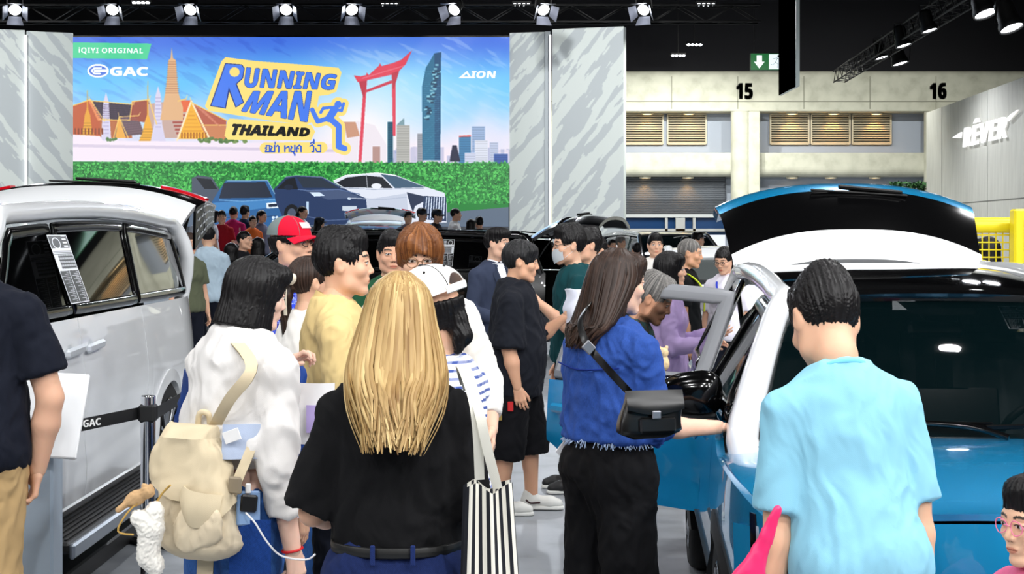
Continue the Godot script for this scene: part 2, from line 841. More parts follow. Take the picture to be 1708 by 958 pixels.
func hairm(c: Color, c2: Color, key: String) -> StandardMaterial3D:
	if mats.has(key):
		return mats[key]
	var m := StandardMaterial3D.new()
	m.albedo_color = Color.WHITE
	m.roughness = 0.42
	m.metallic_specular = 0.35
	var z := FastNoiseLite.new()
	z.seed = 4
	z.frequency = 1.0
	m.albedo_texture = paint_tex(512, 32, func(x, y):
		var a: float = TAU * x / 512.0
		var q: float = z.get_noise_3d(cos(a) * 30.0, sin(a) * 30.0, y * 0.05) * 0.7 + z.get_noise_3d(cos(a) * 9.0, sin(a) * 9.0, 50.0 + y * 0.03) * 0.6
		return c.lerp(c2, clampf(0.45 + q, 0.0, 1.0)))
	m.uv1_scale = Vector3(1, 1.2, 1)
	mats[key] = m
	return m

func build_materials():
	var z := FastNoiseLite.new()
	z.seed = 9
	z.frequency = 0.4
	texs.weave = paint_tex(256, 256, func(x, y):
		var q: float = 0.5 + 0.22 * sin(TAU * x / 4.0) * sin(TAU * y / 4.0) + 0.25 * z.get_noise_2d(x, y)
		return Color(q, q, q))
	texs.twill = paint_tex(256, 256, func(x, y):
		var q: float = 0.5 + 0.3 * sin(TAU * (x + y) / 4.0) + 0.3 * z.get_noise_2d(x, y)
		return Color(q, q, q))
	texs.denim = paint_tex(256, 256, func(x, y):
		var q: float = 0.88 + 0.06 * sin(TAU * (x + y) / 4.0) + 0.14 * z.get_noise_2d(x * 0.6, y * 0.25)
		return Color(q, q, q))
	var sk := StandardMaterial3D.new()
	sk.vertex_color_use_as_albedo = true
	sk.roughness = 0.5
	sk.metallic_specular = 0.4
	sk.subsurf_scatter_enabled = true
	sk.subsurf_scatter_strength = 0.12
	mats.skin = sk
	mats.white_rubber = mat(Color(0.9, 0.9, 0.88), 0.6)
	hairm(Color(0.035, 0.03, 0.035), Color(0.09, 0.08, 0.085), "black_hair")
	hairm(Color(0.5, 0.37, 0.2), Color(0.88, 0.77, 0.55), "blond_hair")
	hairm(Color(0.32, 0.18, 0.1), Color(0.62, 0.4, 0.22), "auburn_hair")
	hairm(Color(0.1, 0.065, 0.05), Color(0.3, 0.22, 0.18), "brown_hair")
	hairm(Color(0.2, 0.2, 0.2), Color(0.62, 0.6, 0.58), "grey_hair")
	mats.tint = glass(Color(0.05, 0.07, 0.08), 0.22)
	mats.clear = glass(Color(0.02, 0.08, 0.09), 0.34)
	var pv := StandardMaterial3D.new()
	pv.albedo_color = Color(0.012, 0.013, 0.015)
	pv.roughness = 0.03
	mats.privacy = pv

# ---------- people ----------
const V := Vector3.ZERO

func head_prims(kind: String) -> Array:
	var fem := 1.0 if kind == "f" else 0.0
	var jw := 0.046 - 0.007 * fem + (0.006 if kind == "o" else 0.0)
	var a := [
		ell(Vector3(0, 0.032, -0.012), Vector3(0.075, 0.088, 0.096), 0.01),
		ell(Vector3(0, -0.022, 0.03), Vector3(0.063, 0.082, 0.064), 0.03),
		cap(Vector3(jw, -0.072, 0.02), Vector3(0.014, -0.098, 0.066), 0.021, 0.019, 0.02),
		cap(Vector3(-jw, -0.072, 0.02), Vector3(-0.014, -0.098, 0.066), 0.021, 0.019, 0.02),
		cap(Vector3(0.056, -0.02, -0.005), Vector3(jw, -0.074, 0.015), 0.02, 0.02, 0.03),
		cap(Vector3(-0.056, -0.02, -0.005), Vector3(-jw, -0.074, 0.015), 0.02, 0.02, 0.03),
		ell(Vector3(0, -0.1, 0.074), Vector3(0.019, 0.016, 0.018), 0.014),
		cap(Vector3(-0.036, 0.03, 0.073), Vector3(0.036, 0.03, 0.073), 0.014, 0.014, 0.02),
		ell(Vector3(0.041, -0.024, 0.064), Vector3(0.024, 0.02, 0.02), 0.02),
		ell(Vector3(-0.041, -0.024, 0.064), Vector3(0.024, 0.02, 0.02), 0.02),
		minus(ell(Vector3(0.031, 0.006, 0.103), Vector3(0.021, 0.013, 0.019), 0.014)),
		minus(ell(Vector3(-0.031, 0.006, 0.103), Vector3(0.021, 0.013, 0.019), 0.014)),
		cap(Vector3(0, 0.016, 0.084), Vector3(0, -0.026, 0.105), 0.008, 0.0105, 0.012),
		ell(Vector3(0.0115, -0.032, 0.095), Vector3(0.0085, 0.0075, 0.0095), 0.006),
		ell(Vector3(-0.0115, -0.032, 0.095), Vector3(0.0085, 0.0075, 0.0095), 0.006),
		ell(Vector3(0, -0.06, 0.077), Vector3(0.03, 0.022, 0.02), 0.014),
		cap(Vector3(-0.017, -0.059, 0.0915), Vector3(0.017, -0.059, 0.0915), 0.0055, 0.0055, 0.006),
		cap(Vector3(-0.014, -0.0685, 0.0905), Vector3(0.014, -0.0685, 0.0905), 0.0062, 0.0062, 0.005),
		minus(cap(Vector3(-0.022, -0.0637, 0.0985), Vector3(0.022, -0.0637, 0.0985), 0.0014, 0.0014, 0.003)),
		cap(Vector3(0, -0.06, -0.018), Vector3(0, -0.112, -0.022), 0.05 - 0.006 * fem, 0.053 - 0.006 * fem, 0.03),
	]
	for s: float in [-1.0, 1.0]:
		a.append(ell(Vector3(0.031 * s, 0.005, 0.0805), Vector3(0.0165, 0.0125, 0.0125), 0.003))
		a.append(cap(Vector3(0.016 * s, 0.0135, 0.0925), Vector3(0.046 * s, 0.0125, 0.0855), 0.0035, 0.003, 0.006))
		a.append(ell(Vector3(0.08 * s, -0.004, -0.012), Vector3(0.01, 0.031, 0.02), 0.006, Basis.from_euler(Vector3(-0.2, 0.35 * s, -0.12 * s))))
		a.append(minus(ell(Vector3(0.0905 * s, 0.0, -0.004), Vector3(0.006, 0.02, 0.012), 0.004)))
	return a

func head_colors(v: PackedVector3Array, kind: String) -> PackedColorArray:
	var c := PackedColorArray()
	c.resize(v.size())
	for i in v.size():
		var p := v[i]
		var t := Color(1, 1, 1, 1)
		var ax := absf(p.x)
		if p.z > 0.05:
			var ex := (ax - 0.031) / 0.0155
			var ey := (p.y - 0.0045 - 0.002 * (1.0 - ex * ex)) / 0.0062
			var r := ex * ex + ey * ey
			if r < 1.0:
				t = Color(0.72, 0.7, 0.68, 0)
				if Vector2(ax - 0.031, p.y - 0.005).length() < 0.0062:
					t = Color(0.02, 0.012, 0.01, 0)
			if r < 1.9 and r > 0.6 and p.y > 0.0075:
				t = Color(0.05, 0.035, 0.03, 0)
			var by := 0.0285 + 0.006 * (1.0 - pow((ax - 0.034) / 0.022, 2))
			if ax > 0.013 and ax < 0.054 and absf(p.y - by) < (0.0042 if kind != "f" else 0.003):
				t = Color(0.05, 0.04, 0.035, 0) if kind != "o" else Color(0.25, 0.22, 0.2, 0)
			var lx := p.x / 0.0235
			if absf(lx) < 1.0 and p.y > -0.0635 - 0.0125 * (1.0 - lx * lx) and p.y < -0.0635 + 0.0085 * (1.0 - lx * lx):
				t = Color(0.86, 0.6, 0.6, 1) if kind != "f" else Color(0.88, 0.45, 0.46, 1)
			if absf(p.y + 0.0637) < 0.0018 and absf(p.x) < 0.021 and p.z > 0.075:
				t = Color(0.3, 0.12, 0.1, 1)
			if absf(ax - 0.0068) < 0.0038 and absf(p.y + 0.0385) < 0.0028:
				t = Color(0.25, 0.15, 0.13, 1)
		c[i] = t
	return c

func hand_prims(pose: String) -> Array:   # a left hand: wrist at the origin, fingers towards -y, thumb side +z, palm faces -x
	var a := [
		cap(Vector3(0, 0.03, 0), Vector3(0, -0.012, 0), 0.024, 0.025, 0.012, Vector3(1, 0, 0), 0.72),
		cap(Vector3(0, -0.02, 0.017), Vector3(0.001, -0.082, 0.027), 0.017, 0.0135, 0.014, Vector3(1, 0, 0), 0.8),
		cap(Vector3(0, -0.02, 0), Vector3(0.001, -0.086, 0.004), 0.018, 0.0135, 0.014, Vector3(1, 0, 0), 0.8),
		cap(Vector3(0, -0.02, -0.014), Vector3(0, -0.078, -0.026), 0.016, 0.0125, 0.014, Vector3(1, 0, 0), 0.8),
		cap(Vector3(-0.006, -0.022, 0.016), Vector3(-0.01, -0.05, 0.034), 0.017, 0.0125, 0.012),
	]
	var curl: float = {"relaxed": 0.42, "grip": 1.15, "flat": 0.1, "point": 0.5, "hold": 0.75}[pose]
	var z := [0.028, 0.0095, -0.0095, -0.0275]
	var ln := [0.078, 0.087, 0.08, 0.062]
	var y0 := [-0.083, -0.087, -0.083, -0.075]
	for i in 4:
		var cu := curl * (1.0 + 0.12 * i)
		if pose == "point" and i == 0:
			cu = 0.05
		var p := Vector3(0.0, y0[i], z[i])
		var ang := cu * 0.55
		var r := 0.0092 - 0.0006 * i
		var fan := 0.09 - 0.06 * i
		for s in 3:
			var l: float = ln[i] * [0.45, 0.3, 0.25][s]
			var q := p + Vector3(-sin(ang), -cos(ang), fan * cos(ang)).normalized() * l
			a.append(cap(p, q, r, r * 0.9, 0.004 if s else 0.007))
			p = q
			r *= 0.9
			ang += cu
	var th := {"relaxed": Vector3(-0.3, -1, 0.5), "grip": Vector3(-0.9, -0.75, 0.1), "flat": Vector3(-0.1, -0.8, 0.8), "point": Vector3(-0.8, -0.8, 0.1), "hold": Vector3(-0.8, -0.8, 0.4)}[pose] as Vector3
	var t0 := Vector3(-0.008, -0.042, 0.035)
	var t1 := t0 + th.normalized() * 0.034
	var t2 := t1 + (th + Vector3(-0.2, -0.4, -0.25)).normalized() * 0.028
	a.append(cap(t0, t1, 0.0125, 0.0105, 0.008))
	a.append(cap(t1, t2, 0.0105, 0.0085, 0.003))
	return a

func build_library():
	for k: String in ["m", "f", "o"]:
		for lod in 2:
			var j := job(null, "", head_prims(k), 0.0032 if lod == 0 else 0.006, null)
			j.store = heads
			j.key = k + str(lod)
			j.smooth = 1 if lod == 0 else 0
	for k: String in ["relaxed", "grip", "flat", "hold"]:
		for lod in 2:
			var j := job(null, "", hand_prims(k), 0.0036 if lod == 0 else 0.007, null)
			j.store = hands
			j.key = k + str(lod)
			j.smooth = 0
	run_jobs()
	for k: String in heads:
		heads[k][3] = head_colors(heads[k][0], k[0])
	for k: String in hands:
		hands[k][3] = null

# hair, in the space of the head: centre of the skull near the origin, face towards +z
func hair_prims(style: String) -> Array:
	var shell := ell(Vector3(0, 0.034, -0.014), Vector3(0.084, 0.098, 0.106), 0.01)
	var face := minus(ell(Vector3(0, -0.055, 0.1), Vector3(0.074, 0.105, 0.075), 0.012))
	var low := Vector3(0, -1, 0)
	var ear := [minus(ell(Vector3(0.09, -0.025, 0.0), Vector3(0.03, 0.045, 0.036), 0.01)), minus(ell(Vector3(-0.09, -0.025, 0.0), Vector3(0.03, 0.045, 0.036), 0.01))]
	match style:
		"short", "grey":
			return [cut(shell, Vector3(0, -1, 0.35), Vector3(0, -0.055, -0.06)), cap(Vector3(-0.03, 0.098, 0.045), Vector3(0.03, 0.1, 0.045), 0.028, 0.028, 0.03), cap(Vector3(0, 0.1, -0.05), Vector3(0, 0.098, 0.04), 0.045, 0.04, 0.04), face] + ear
		"crop":
			return [cut(ell(Vector3(0, 0.033, -0.014), Vector3(0.079, 0.094, 0.102), 0.01), Vector3(0, -1, 0.5), Vector3(0, -0.045, -0.05)), face] + ear
		"bowl":
			return [cut(ell(Vector3(0, 0.034, -0.01), Vector3(0.09, 0.1, 0.11), 0.01), Vector3(0, -1, 0.3), Vector3(0, -0.06, -0.05)), cap(Vector3(-0.05, 0.07, 0.06), Vector3(0.05, 0.07, 0.06), 0.035, 0.035, 0.02), minus(ell(Vector3(0, -0.07, 0.1), Vector3(0.07, 0.1, 0.08), 0.01))] + ear
		"fringe":
			return [cut(ell(Vector3(0, 0.03, -0.012), Vector3(0.08, 0.094, 0.103), 0.01), Vector3(0, -1, 0.4), Vector3(0, -0.03, -0.05)), ell(Vector3(0, 0.085, 0.01), Vector3(0.084, 0.052, 0.095), 0.015), cap(Vector3(-0.045, 0.085, 0.07), Vector3(0.045, 0.07, 0.075), 0.028, 0.024, 0.02), minus(ell(Vector3(0, -0.06, 0.1), Vector3(0.072, 0.105, 0.07), 0.008))] + ear
		"mop":
			return [cut(ell(Vector3(0, 0.034, -0.006), Vector3(0.097, 0.103, 0.112), 0.01), low, Vector3(0, -0.045, 0)), cap(Vector3(-0.06, 0.06, 0.065), Vector3(-0.075, -0.01, 0.05), 0.032, 0.02, 0.02), cap(Vector3(0.06, 0.06, 0.065), Vector3(0.075, -0.01, 0.05), 0.032, 0.02, 0.02), cap(Vector3(-0.04, 0.085, 0.075), Vector3(0.01, 0.045, 0.1), 0.028, 0.016, 0.02), cap(Vector3(0.05, 0.085, 0.07), Vector3(0.055, 0.035, 0.085), 0.026, 0.015, 0.02), minus(ell(Vector3(0, -0.06, 0.1), Vector3(0.06, 0.1, 0.09), 0.008))]
		"bob":
			return [ell(Vector3(0, 0.035, -0.012), Vector3(0.094, 0.102, 0.11), 0.01), cut(cap(Vector3(0, 0.03, -0.022), Vector3(0, -0.14, -0.03), 0.097, 0.108, 0.03), low, Vector3(0, -0.125, 0)), cap(Vector3(-0.05, 0.08, 0.06), Vector3(0.05, 0.08, 0.06), 0.04, 0.04, 0.02), minus(ell(Vector3(0, -0.08, 0.12), Vector3(0.066, 0.13, 0.1), 0.01)), minus(cap(Vector3(0, -0.06, 0.0), Vector3(0, -0.2, 0.0), 0.066, 0.075, 0.008))]
		"long":
			return [ell(Vector3(0, 0.034, -0.012), Vector3(0.089, 0.1, 0.11), 0.01), cap(Vector3(0, 0.02, -0.03), Vector3(0, -0.16, -0.05), 0.09, 0.1, 0.03, Vector3(0, 0, 1), 0.85), cap(Vector3(0, -0.1, -0.075), Vector3(0, -0.275, -0.15), 0.108, 0.06, 0.05, Vector3(0, 0, 1), 0.42), cap(Vector3(-0.04, 0.08, 0.055), Vector3(0.04, 0.08, 0.055), 0.04, 0.04, 0.02), minus(ell(Vector3(0, -0.09, 0.12), Vector3(0.064, 0.16, 0.115), 0.01))]
		"mid":
			return [ell(Vector3(0, 0.034, -0.012), Vector3(0.089, 0.1, 0.11), 0.01), cap(Vector3(0, 0.02, -0.03), Vector3(0, -0.1, -0.055), 0.09, 0.095, 0.03, Vector3(0, 0, 1), 0.85), cap(Vector3(0, -0.08, -0.07), Vector3(0, -0.17, -0.11), 0.102, 0.064, 0.05, Vector3(0, 0, 1), 0.5), cap(Vector3(-0.04, 0.08, 0.055), Vector3(0.04, 0.08, 0.055), 0.04, 0.04, 0.02), minus(ell(Vector3(0, -0.09, 0.12), Vector3(0.064, 0.16, 0.115), 0.01))]
		"tail":
			return [cut(shell, Vector3(0, -1, 0.3), Vector3(0, -0.07, -0.05)), face, cap(Vector3(0, 0.02, -0.1), Vector3(0, -0.06, -0.14), 0.03, 0.035, 0.02), cap(Vector3(0, -0.06, -0.14), Vector3(0, -0.3, -0.12), 0.035, 0.016, 0.02)]
		"under":   # what shows below a cap
			return [cut(cut(shell, Vector3(0, -1, 0.35), Vector3(0, -0.06, -0.06)), Vector3.UP, Vector3(0, 0.045, 0)), face] + ear
		"undertail":
			return [cut(cut(shell, Vector3(0, -1, 0.3), Vector3(0, -0.1, -0.05)), Vector3.UP, Vector3(0, 0.045, 0)), face, cap(Vector3(0.0, -0.03, -0.09), Vector3(0.01, -0.08, -0.1), 0.034, 0.028, 0.02), cap(Vector3(0.01, -0.08, -0.1), Vector3(0.03, -0.12, -0.085), 0.028, 0.012, 0.02)]
	return [shell, face]

func hair_mesh(style: String, lod: int) -> void:
	var key := style + str(lod)
	if hairs.has(key):
		return
	hairs[key] = null
	var j := job(null, "", hair_prims(style), [0.0042, 0.0065, 0.011][lod], null)
	j.store = hairs
	j.key = key
	j.strands = 0.0055 if style in ["short", "fringe", "mop", "grey", "crop"] else 0.0045
	j.sd = style.hash() % 97
	j.smooth = 0 if lod else 1

var waiting: Array = []   # hair pieces that wait for their meshes

func person(o: Dictionary) -> Dictionary:
	var h: float = o.get("h", 1.7)
	var k := h / 1.7
	var fat: float = o.get("fat", 1.0)
	var fem: float = 1.0 if o.get("fem", false) else 0.0
	var cell: float = o.get("cell", 0.014)
	var lod: int = 0 if cell < 0.013 else (1 if cell < 0.02 else 2)
	var root := thing("person", o.label, "person", Vector3(o.x, o.get("y", 0.0), -o.d), o.get("yaw", 0.0), o.get("group", ""))
	var skin: Color = lin(o.get("skin", Color(0.87, 0.68, 0.57)))
	var piv := Vector3(0, 0.92, 0) * k
	var tb := Basis.from_euler(Vector3(deg_to_rad(o.get("lean", 0.0)), deg_to_rad(o.get("twist", 0.0)), deg_to_rad(o.get("side", 0.0))))
	var T := Transform3D(tb, piv) * Transform3D(Basis(), -piv)
	var Tk := func(x: float, y: float, z: float) -> Vector3: return T * (Vector3(x, y, z) * k)
	var fz := tb.z
	var f2 := sqrt(fat)
	var sx: float = (0.175 - 0.025 * fem) * o.get("shoulder", 1.0) * pow(fat, 0.85)
	var dn := tb * Vector3.DOWN
	# joints
	var J := {"root": root, "k": k, "T": T}
	var hr: Array = o.get("head", [0, 0, 0])
	var hs: float = k * (1.0 - 0.03 * fem) * o.get("headscale", 1.0)
	var neck_top: Vector3 = Tk.call(0, 1.505, 0.012)
	var hb := tb * Basis.from_euler(Vector3(deg_to_rad(hr[1]), deg_to_rad(hr[0]), deg_to_rad(hr[2])))
	var H := Transform3D(hb.scaled_local(Vector3.ONE * hs), neck_top - hb * (Vector3(0, -0.088, -0.018) * hs))
	J.H = H
	var body := [
		cap(Tk.call(-0.05, 0.93, 0), Tk.call(0.05, 0.93, 0), 0.115 * fat * k, 0.115 * fat * k, 0.03, fz, 0.85),
		cap(Tk.call(0, 0.95, 0), Tk.call(0, 1.1, 0), (0.145 + 0.01 * fem) * fat * k, (0.13 - 0.012 * fem) * fat * k, 0.04, fz, 0.7),
		cap(Tk.call(0, 1.1, 0), Tk.call(0, 1.3, 0.005), (0.13 - 0.012 * fem) * fat * k, (0.152 - 0.012 * fem) * f2 * k, 0.04, fz, 0.68),
		cap(Tk.call(0, 1.29, 0), Tk.call(0, 1.42, -0.01), 0.135 * f2 * k, 0.058 * k, 0.04, fz, 0.7),
		cap(Tk.call(-sx + 0.01, 1.345, -0.005), Tk.call(0, 1.385, -0.01), 0.046 * f2 * k, 0.055 * f2 * k, 0.03),
		cap(Tk.call(sx - 0.01, 1.345, -0.005), Tk.call(0, 1.385, -0.01), 0.046 * f2 * k, 0.055 * f2 * k, 0.03),
		cap(Tk.call(0, 1.38, -0.016), neck_top, (0.056 - 0.008 * fem) * f2 * k, (0.052 - 0.006 * fem) * k, 0.03),
	]
	var tops: Array = []
	var top: Dictionary = o.get("top", {})
	var loose: float = top.get("loose", 0.018) * k
	var hem: float = top.get("hem", 0.86)
	var bot: Dictionary = o.get("bottom", {})
	if not top.is_empty():
		var wr: float = maxf(0.158 * fat, 0.15 * f2) * k + loose
		var hemp: Vector3 = Tk.call(0, hem, 0)
		var fl: float = top.get("flare", 0.0)
		tops = [
			cut(cap(Tk.call(0, 1.28, 0), Tk.call(0, 1.47, -0.022), 0.14 * f2 * k + loose * 0.5, 0.06 * f2 * k, 0.04, fz, 0.76), tb * Vector3(0, 1, 0.4), Tk.call(0, 1.432, -0.014)),
			cut(cap(Tk.call(0, 1.38, -0.014), Tk.call(0, 1.47, -0.022), 0.07 * f2 * k, 0.063 * f2 * k, 0.03), tb * Vector3(0, 1, 0.4), Tk.call(0, 1.432, -0.014)),
			cap(Tk.call(-sx + 0.005, 1.345, -0.006), Tk.call(0, 1.395, -0.012), 0.052 * f2 * k + loose * 0.25, 0.052 * f2 * k + loose * 0.1, 0.04),
			cap(Tk.call(sx - 0.005, 1.345, -0.006), Tk.call(0, 1.395, -0.012), 0.052 * f2 * k + loose * 0.25, 0.052 * f2 * k + loose * 0.1, 0.04),
			cut(cap(Tk.call(0, 1.3, 0), Tk.call(0, hem - 0.02, 0), (0.15 - 0.008 * fem) * f2 * k + loose * 0.8, wr * (0.95 + fl), 0.05, fz, 0.72), dn, hemp),
		]
		var hq: float = top.get("hips", 1.0)
		if hem < 0.97:
			tops.append(cut(cap(Tk.call(-0.065 * fat, 0.9, -0.025), Tk.call(0.065 * fat, 0.9, -0.025), (0.12 + 0.006 * fem) * f2 * k * hq + loose * 0.5, (0.12 + 0.006 * fem) * f2 * k * hq + loose * 0.5, 0.05), dn, hemp))
			tops.append(cut(cap(Tk.call(0, 0.9, 0), Tk.call(0, 1.02, 0), (0.166 + 0.012 * fem) * fat * k * hq + loose * 0.5, 0.155 * fat * k + loose * 0.5, 0.04, fz, 0.8), dn, hemp))
		if fat > 1.1:
			tops.append(cut(ell(Tk.call(0, 1.05, 0.03), Vector3(0.16, 0.2, 0.13) * fat * k, 0.06, tb), dn, hemp))
		if fem > 0.5 and top.get("bust", true):
			tops.append(cap(Tk.call(-0.065, 1.24, 0.085), Tk.call(0.065, 1.24, 0.085), 0.055 * k, 0.055 * k, 0.05))
	# arms
	for s: float in [1.0, -1.0]:
		var kk := "L" if s > 0 else "R"
		var arm: Array = o.get("arm" + kk, [Vector3(0.16 * s, -1, 0.02), Vector3(0.08 * s, -1, 0.2)])
		var sh: Vector3 = Tk.call(sx * s, 1.34, 0)
		var el: Vector3 = sh + (tb * (arm[0] as Vector3)).normalized() * 0.285 * k
		var wd := (tb * (arm[1] as Vector3)).normalized()
		var wr2: Vector3 = el + wd * 0.245 * k
		J["sh" + kk] = sh
		J["el" + kk] = el
		J["wr" + kk] = wr2
		J["fd" + kk] = wd
		var af: float = f2 * (1.0 - 0.12 * fem) * k
		body.append(cap(sh, el, 0.05 * af, 0.04 * af, 0.03))
		body.append(cap(el, el.lerp(wr2, 0.35), 0.04 * af, 0.041 * af, 0.015))
		body.append(cap(el.lerp(wr2, 0.35), wr2, 0.041 * af, 0.027 * k, 0.02, fz.cross(wd), 1.0))
		if o.get("hands", true):
			var pose: String = o.get("hand" + kk, "relaxed")
			var tdir: Vector3 = (tb * (arm[2] as Vector3)) if arm.size() > 2 else tb.z
			var y := -wd
			var x := y.cross(tdir).normalized()
			if x.length() < 0.1:
				x = tb.x
			var z := x.cross(y)
			var hbz := Basis(x * s, y, z).scaled_local(Vector3.ONE * k * (0.97 - 0.07 * fem))
			J["hand" + kk] = Transform3D(hbz, wr2)
			J["handpose" + kk] = pose
		if not top.is_empty() and top.get("sleeve", 0.6) > 0.0:
			var sl: float = top.get("sleeve", 0.6)
			var sr: float = 0.055 * f2 * k + loose * 0.3
			var se: float = top.get("cuff", 0.07) * f2 * k
			if sl <= 1.0:
				var e := sh.lerp(el, sl)
				tops.append(cut(cap(sh.lerp(el, 0.02), sh.lerp(el, sl + 0.12), sr, se, 0.022), el - sh, e))
			else:
				tops.append(cap(sh, el, sr, sr * 0.88, 0.022))
				var e2 := el.lerp(wr2, sl - 1.0)
				tops.append(cut(cap(el, el.lerp(wr2, minf(sl - 0.95, 1.1)), sr * 0.88, se * 0.7, 0.02), wd, e2))
	# legs
	var bots: Array = []
	for s: float in [1.0, -1.0]:
		var kk := "L" if s > 0 else "R"
		var leg: Array = o.get("leg" + kk, [Vector3(0.03 * s, -1, 0.0), Vector3(0.02 * s, -1, -0.02)])
		var hp := Vector3(0.085 * s * (0.6 + 0.4 * fat), 0.9, 0) * k
		var kn := hp + (leg[0] as Vector3).normalized() * 0.425 * k
		var an := kn + (leg[1] as Vector3).normalized() * 0.395 * k
		J["an" + kk] = an
		J["kn" + kk] = kn
		J["hp" + kk] = hp
		var lf := f2 * k
		if o.get("legs", true):
			body.append(cap(hp, kn, 0.082 * lf, 0.054 * lf, 0.03))
			body.append(cap(kn, an, 0.052 * lf, 0.036 * lf, 0.02))
			body.append(cap(kn.lerp(an, 0.2) + Vector3(0, 0, -0.012), kn.lerp(an, 0.5) + Vector3(0, 0, -0.008), 0.05 * lf, 0.04 * lf, 0.02))
		if not bot.is_empty():
			var bl: float = bot.get("loose", 0.014) * k
			var ln: float = bot.get("len", 1.92)
			var ht: float = bot.get("hem", 0.075) * k
			var e: Vector3 = hp.lerp(kn, ln) if ln <= 1.0 else kn.lerp(an, ln - 1.0)
			if ln <= 1.0:
				bots.append(cut(cap(hp, hp.lerp(kn, minf(1.1, ln + 0.1)), 0.092 * lf + bl, ht, 0.03), kn - hp, e))
			else:
				bots.append(cap(hp, kn, 0.092 * lf + bl, lerpf(0.06 * lf + bl, ht, 0.6), 0.03))
				bots.append(cut(cap(kn, an, lerpf(0.06 * lf + bl, ht, 0.6), ht, 0.03), an - kn, e))
	if not bot.is_empty():
		var w: float = bot.get("waist", 1.02)
		var b2: float = bot.get("loose", 0.014) * k * 0.5
		bots.append(cut(cap(Vector3(0, 0.9, 0) * k, Vector3(0, w, 0) * k, (0.148 + 0.012 * fem) * fat * k + b2, 0.138 * fat * k + b2, 0.04, Vector3(0, 0, 1), 0.76), Vector3.UP, Vector3(0, w * k, 0)))
		bots.append(cap(Vector3(-0.065 * fat, 0.9, -0.025) * k, Vector3(0.065 * fat, 0.9, -0.025) * k, (0.098 + 0.006 * fem) * f2 * k + b2, (0.098 + 0.006 * fem) * f2 * k + b2, 0.04))
	var jb := job(root, "body", body, maxf(cell, 0.009), mats.skin)
	jb.col = skin
	var hk: String = o.get("face", "f" if fem > 0.5 else "m") + ("0" if lod == 0 or cell <= 0.014 else "1")
	jb.extra.append([heads[hk], H])
	for s in ["L", "R"]:
		if J.has("hand" + s):
			jb.extra.append([hands[J["handpose" + s] + ("0" if lod == 0 else "1")], J["hand" + s]])
	if not tops.is_empty():
		job(root, top.get("name", "shirt"), tops, cell, top.mat, top.get("fold", 0.007), top.get("freq", Vector3(8, 4, 8)))
	if not bots.is_empty():
		job(root, bot.get("name", "trousers"), bots, cell * 1.15, bot.mat, bot.get("fold", 0.008), bot.get("freq", Vector3(9, 4, 9)))
	if o.has("shoe"):
		for s in ["L", "R"]:
			shoe(root, J["an" + s], o.get("foot" + s, 0.0), k, o.shoe, o.get("sole", mats.white_rubber), maxf(cell * 0.8, 0.008))
	if o.has("hair"):
		hair_mesh(o.hair, lod)
		waiting.append([root, o.hair + str(lod), H, o.hairmat])
	return J

func shoe(root: Node3D, an: Vector3, turn: float, k: float, mat: Material, solem: Material, cell: float):
	var b := Basis(Vector3.UP, deg_to_rad(turn))
	var g := Vector3(an.x, maxf(an.y - 0.085 * k, 0.0), an.z)
	var q := func(x: float, y: float, z: float) -> Vector3: return g + b * (Vector3(x, y, z) * k)
	var up := [cap(q.call(0, 0.05, -0.03), q.call(0, 0.045, 0.12), 0.042 * k, 0.04 * k, 0.03), cap(q.call(0, 0.055, 0), q.call(0, 0.1, -0.01), 0.042 * k, 0.043 * k, 0.03), cap(q.call(0, 0.04, 0.12), q.call(0, 0.035, 0.17), 0.042 * k, 0.034 * k, 0.02)]
	for p: Pr in up:
		cut(p, Vector3.DOWN, g + Vector3(0, 0.022 * k, 0))
	job(root, "shoe", up, cell, mat)
	var sl := [cut(cut(cap(q.call(0, 0.01, -0.03), q.call(0, 0.01, 0.17), 0.048 * k, 0.041 * k, 0.01), Vector3.UP, g + Vector3(0, 0.026 * k, 0)), Vector3.DOWN, g + Vector3(0, 0.001, 0))]
	job(root, "shoe_sole", sl, cell, solem)

func finish_people():
	run_jobs()
	for w in waiting:
		var r: Array = hairs[w[1]]
		if not (r[0] is PackedVector3Array):
			continue
		if not hairs.has("mesh" + w[1]):
			hairs["mesh" + w[1]] = arr_mesh(r[0], r[1], r[2], r[3])
		put("hair", hairs["mesh" + w[1]], w[3], w[0], w[2])
	waiting.clear()

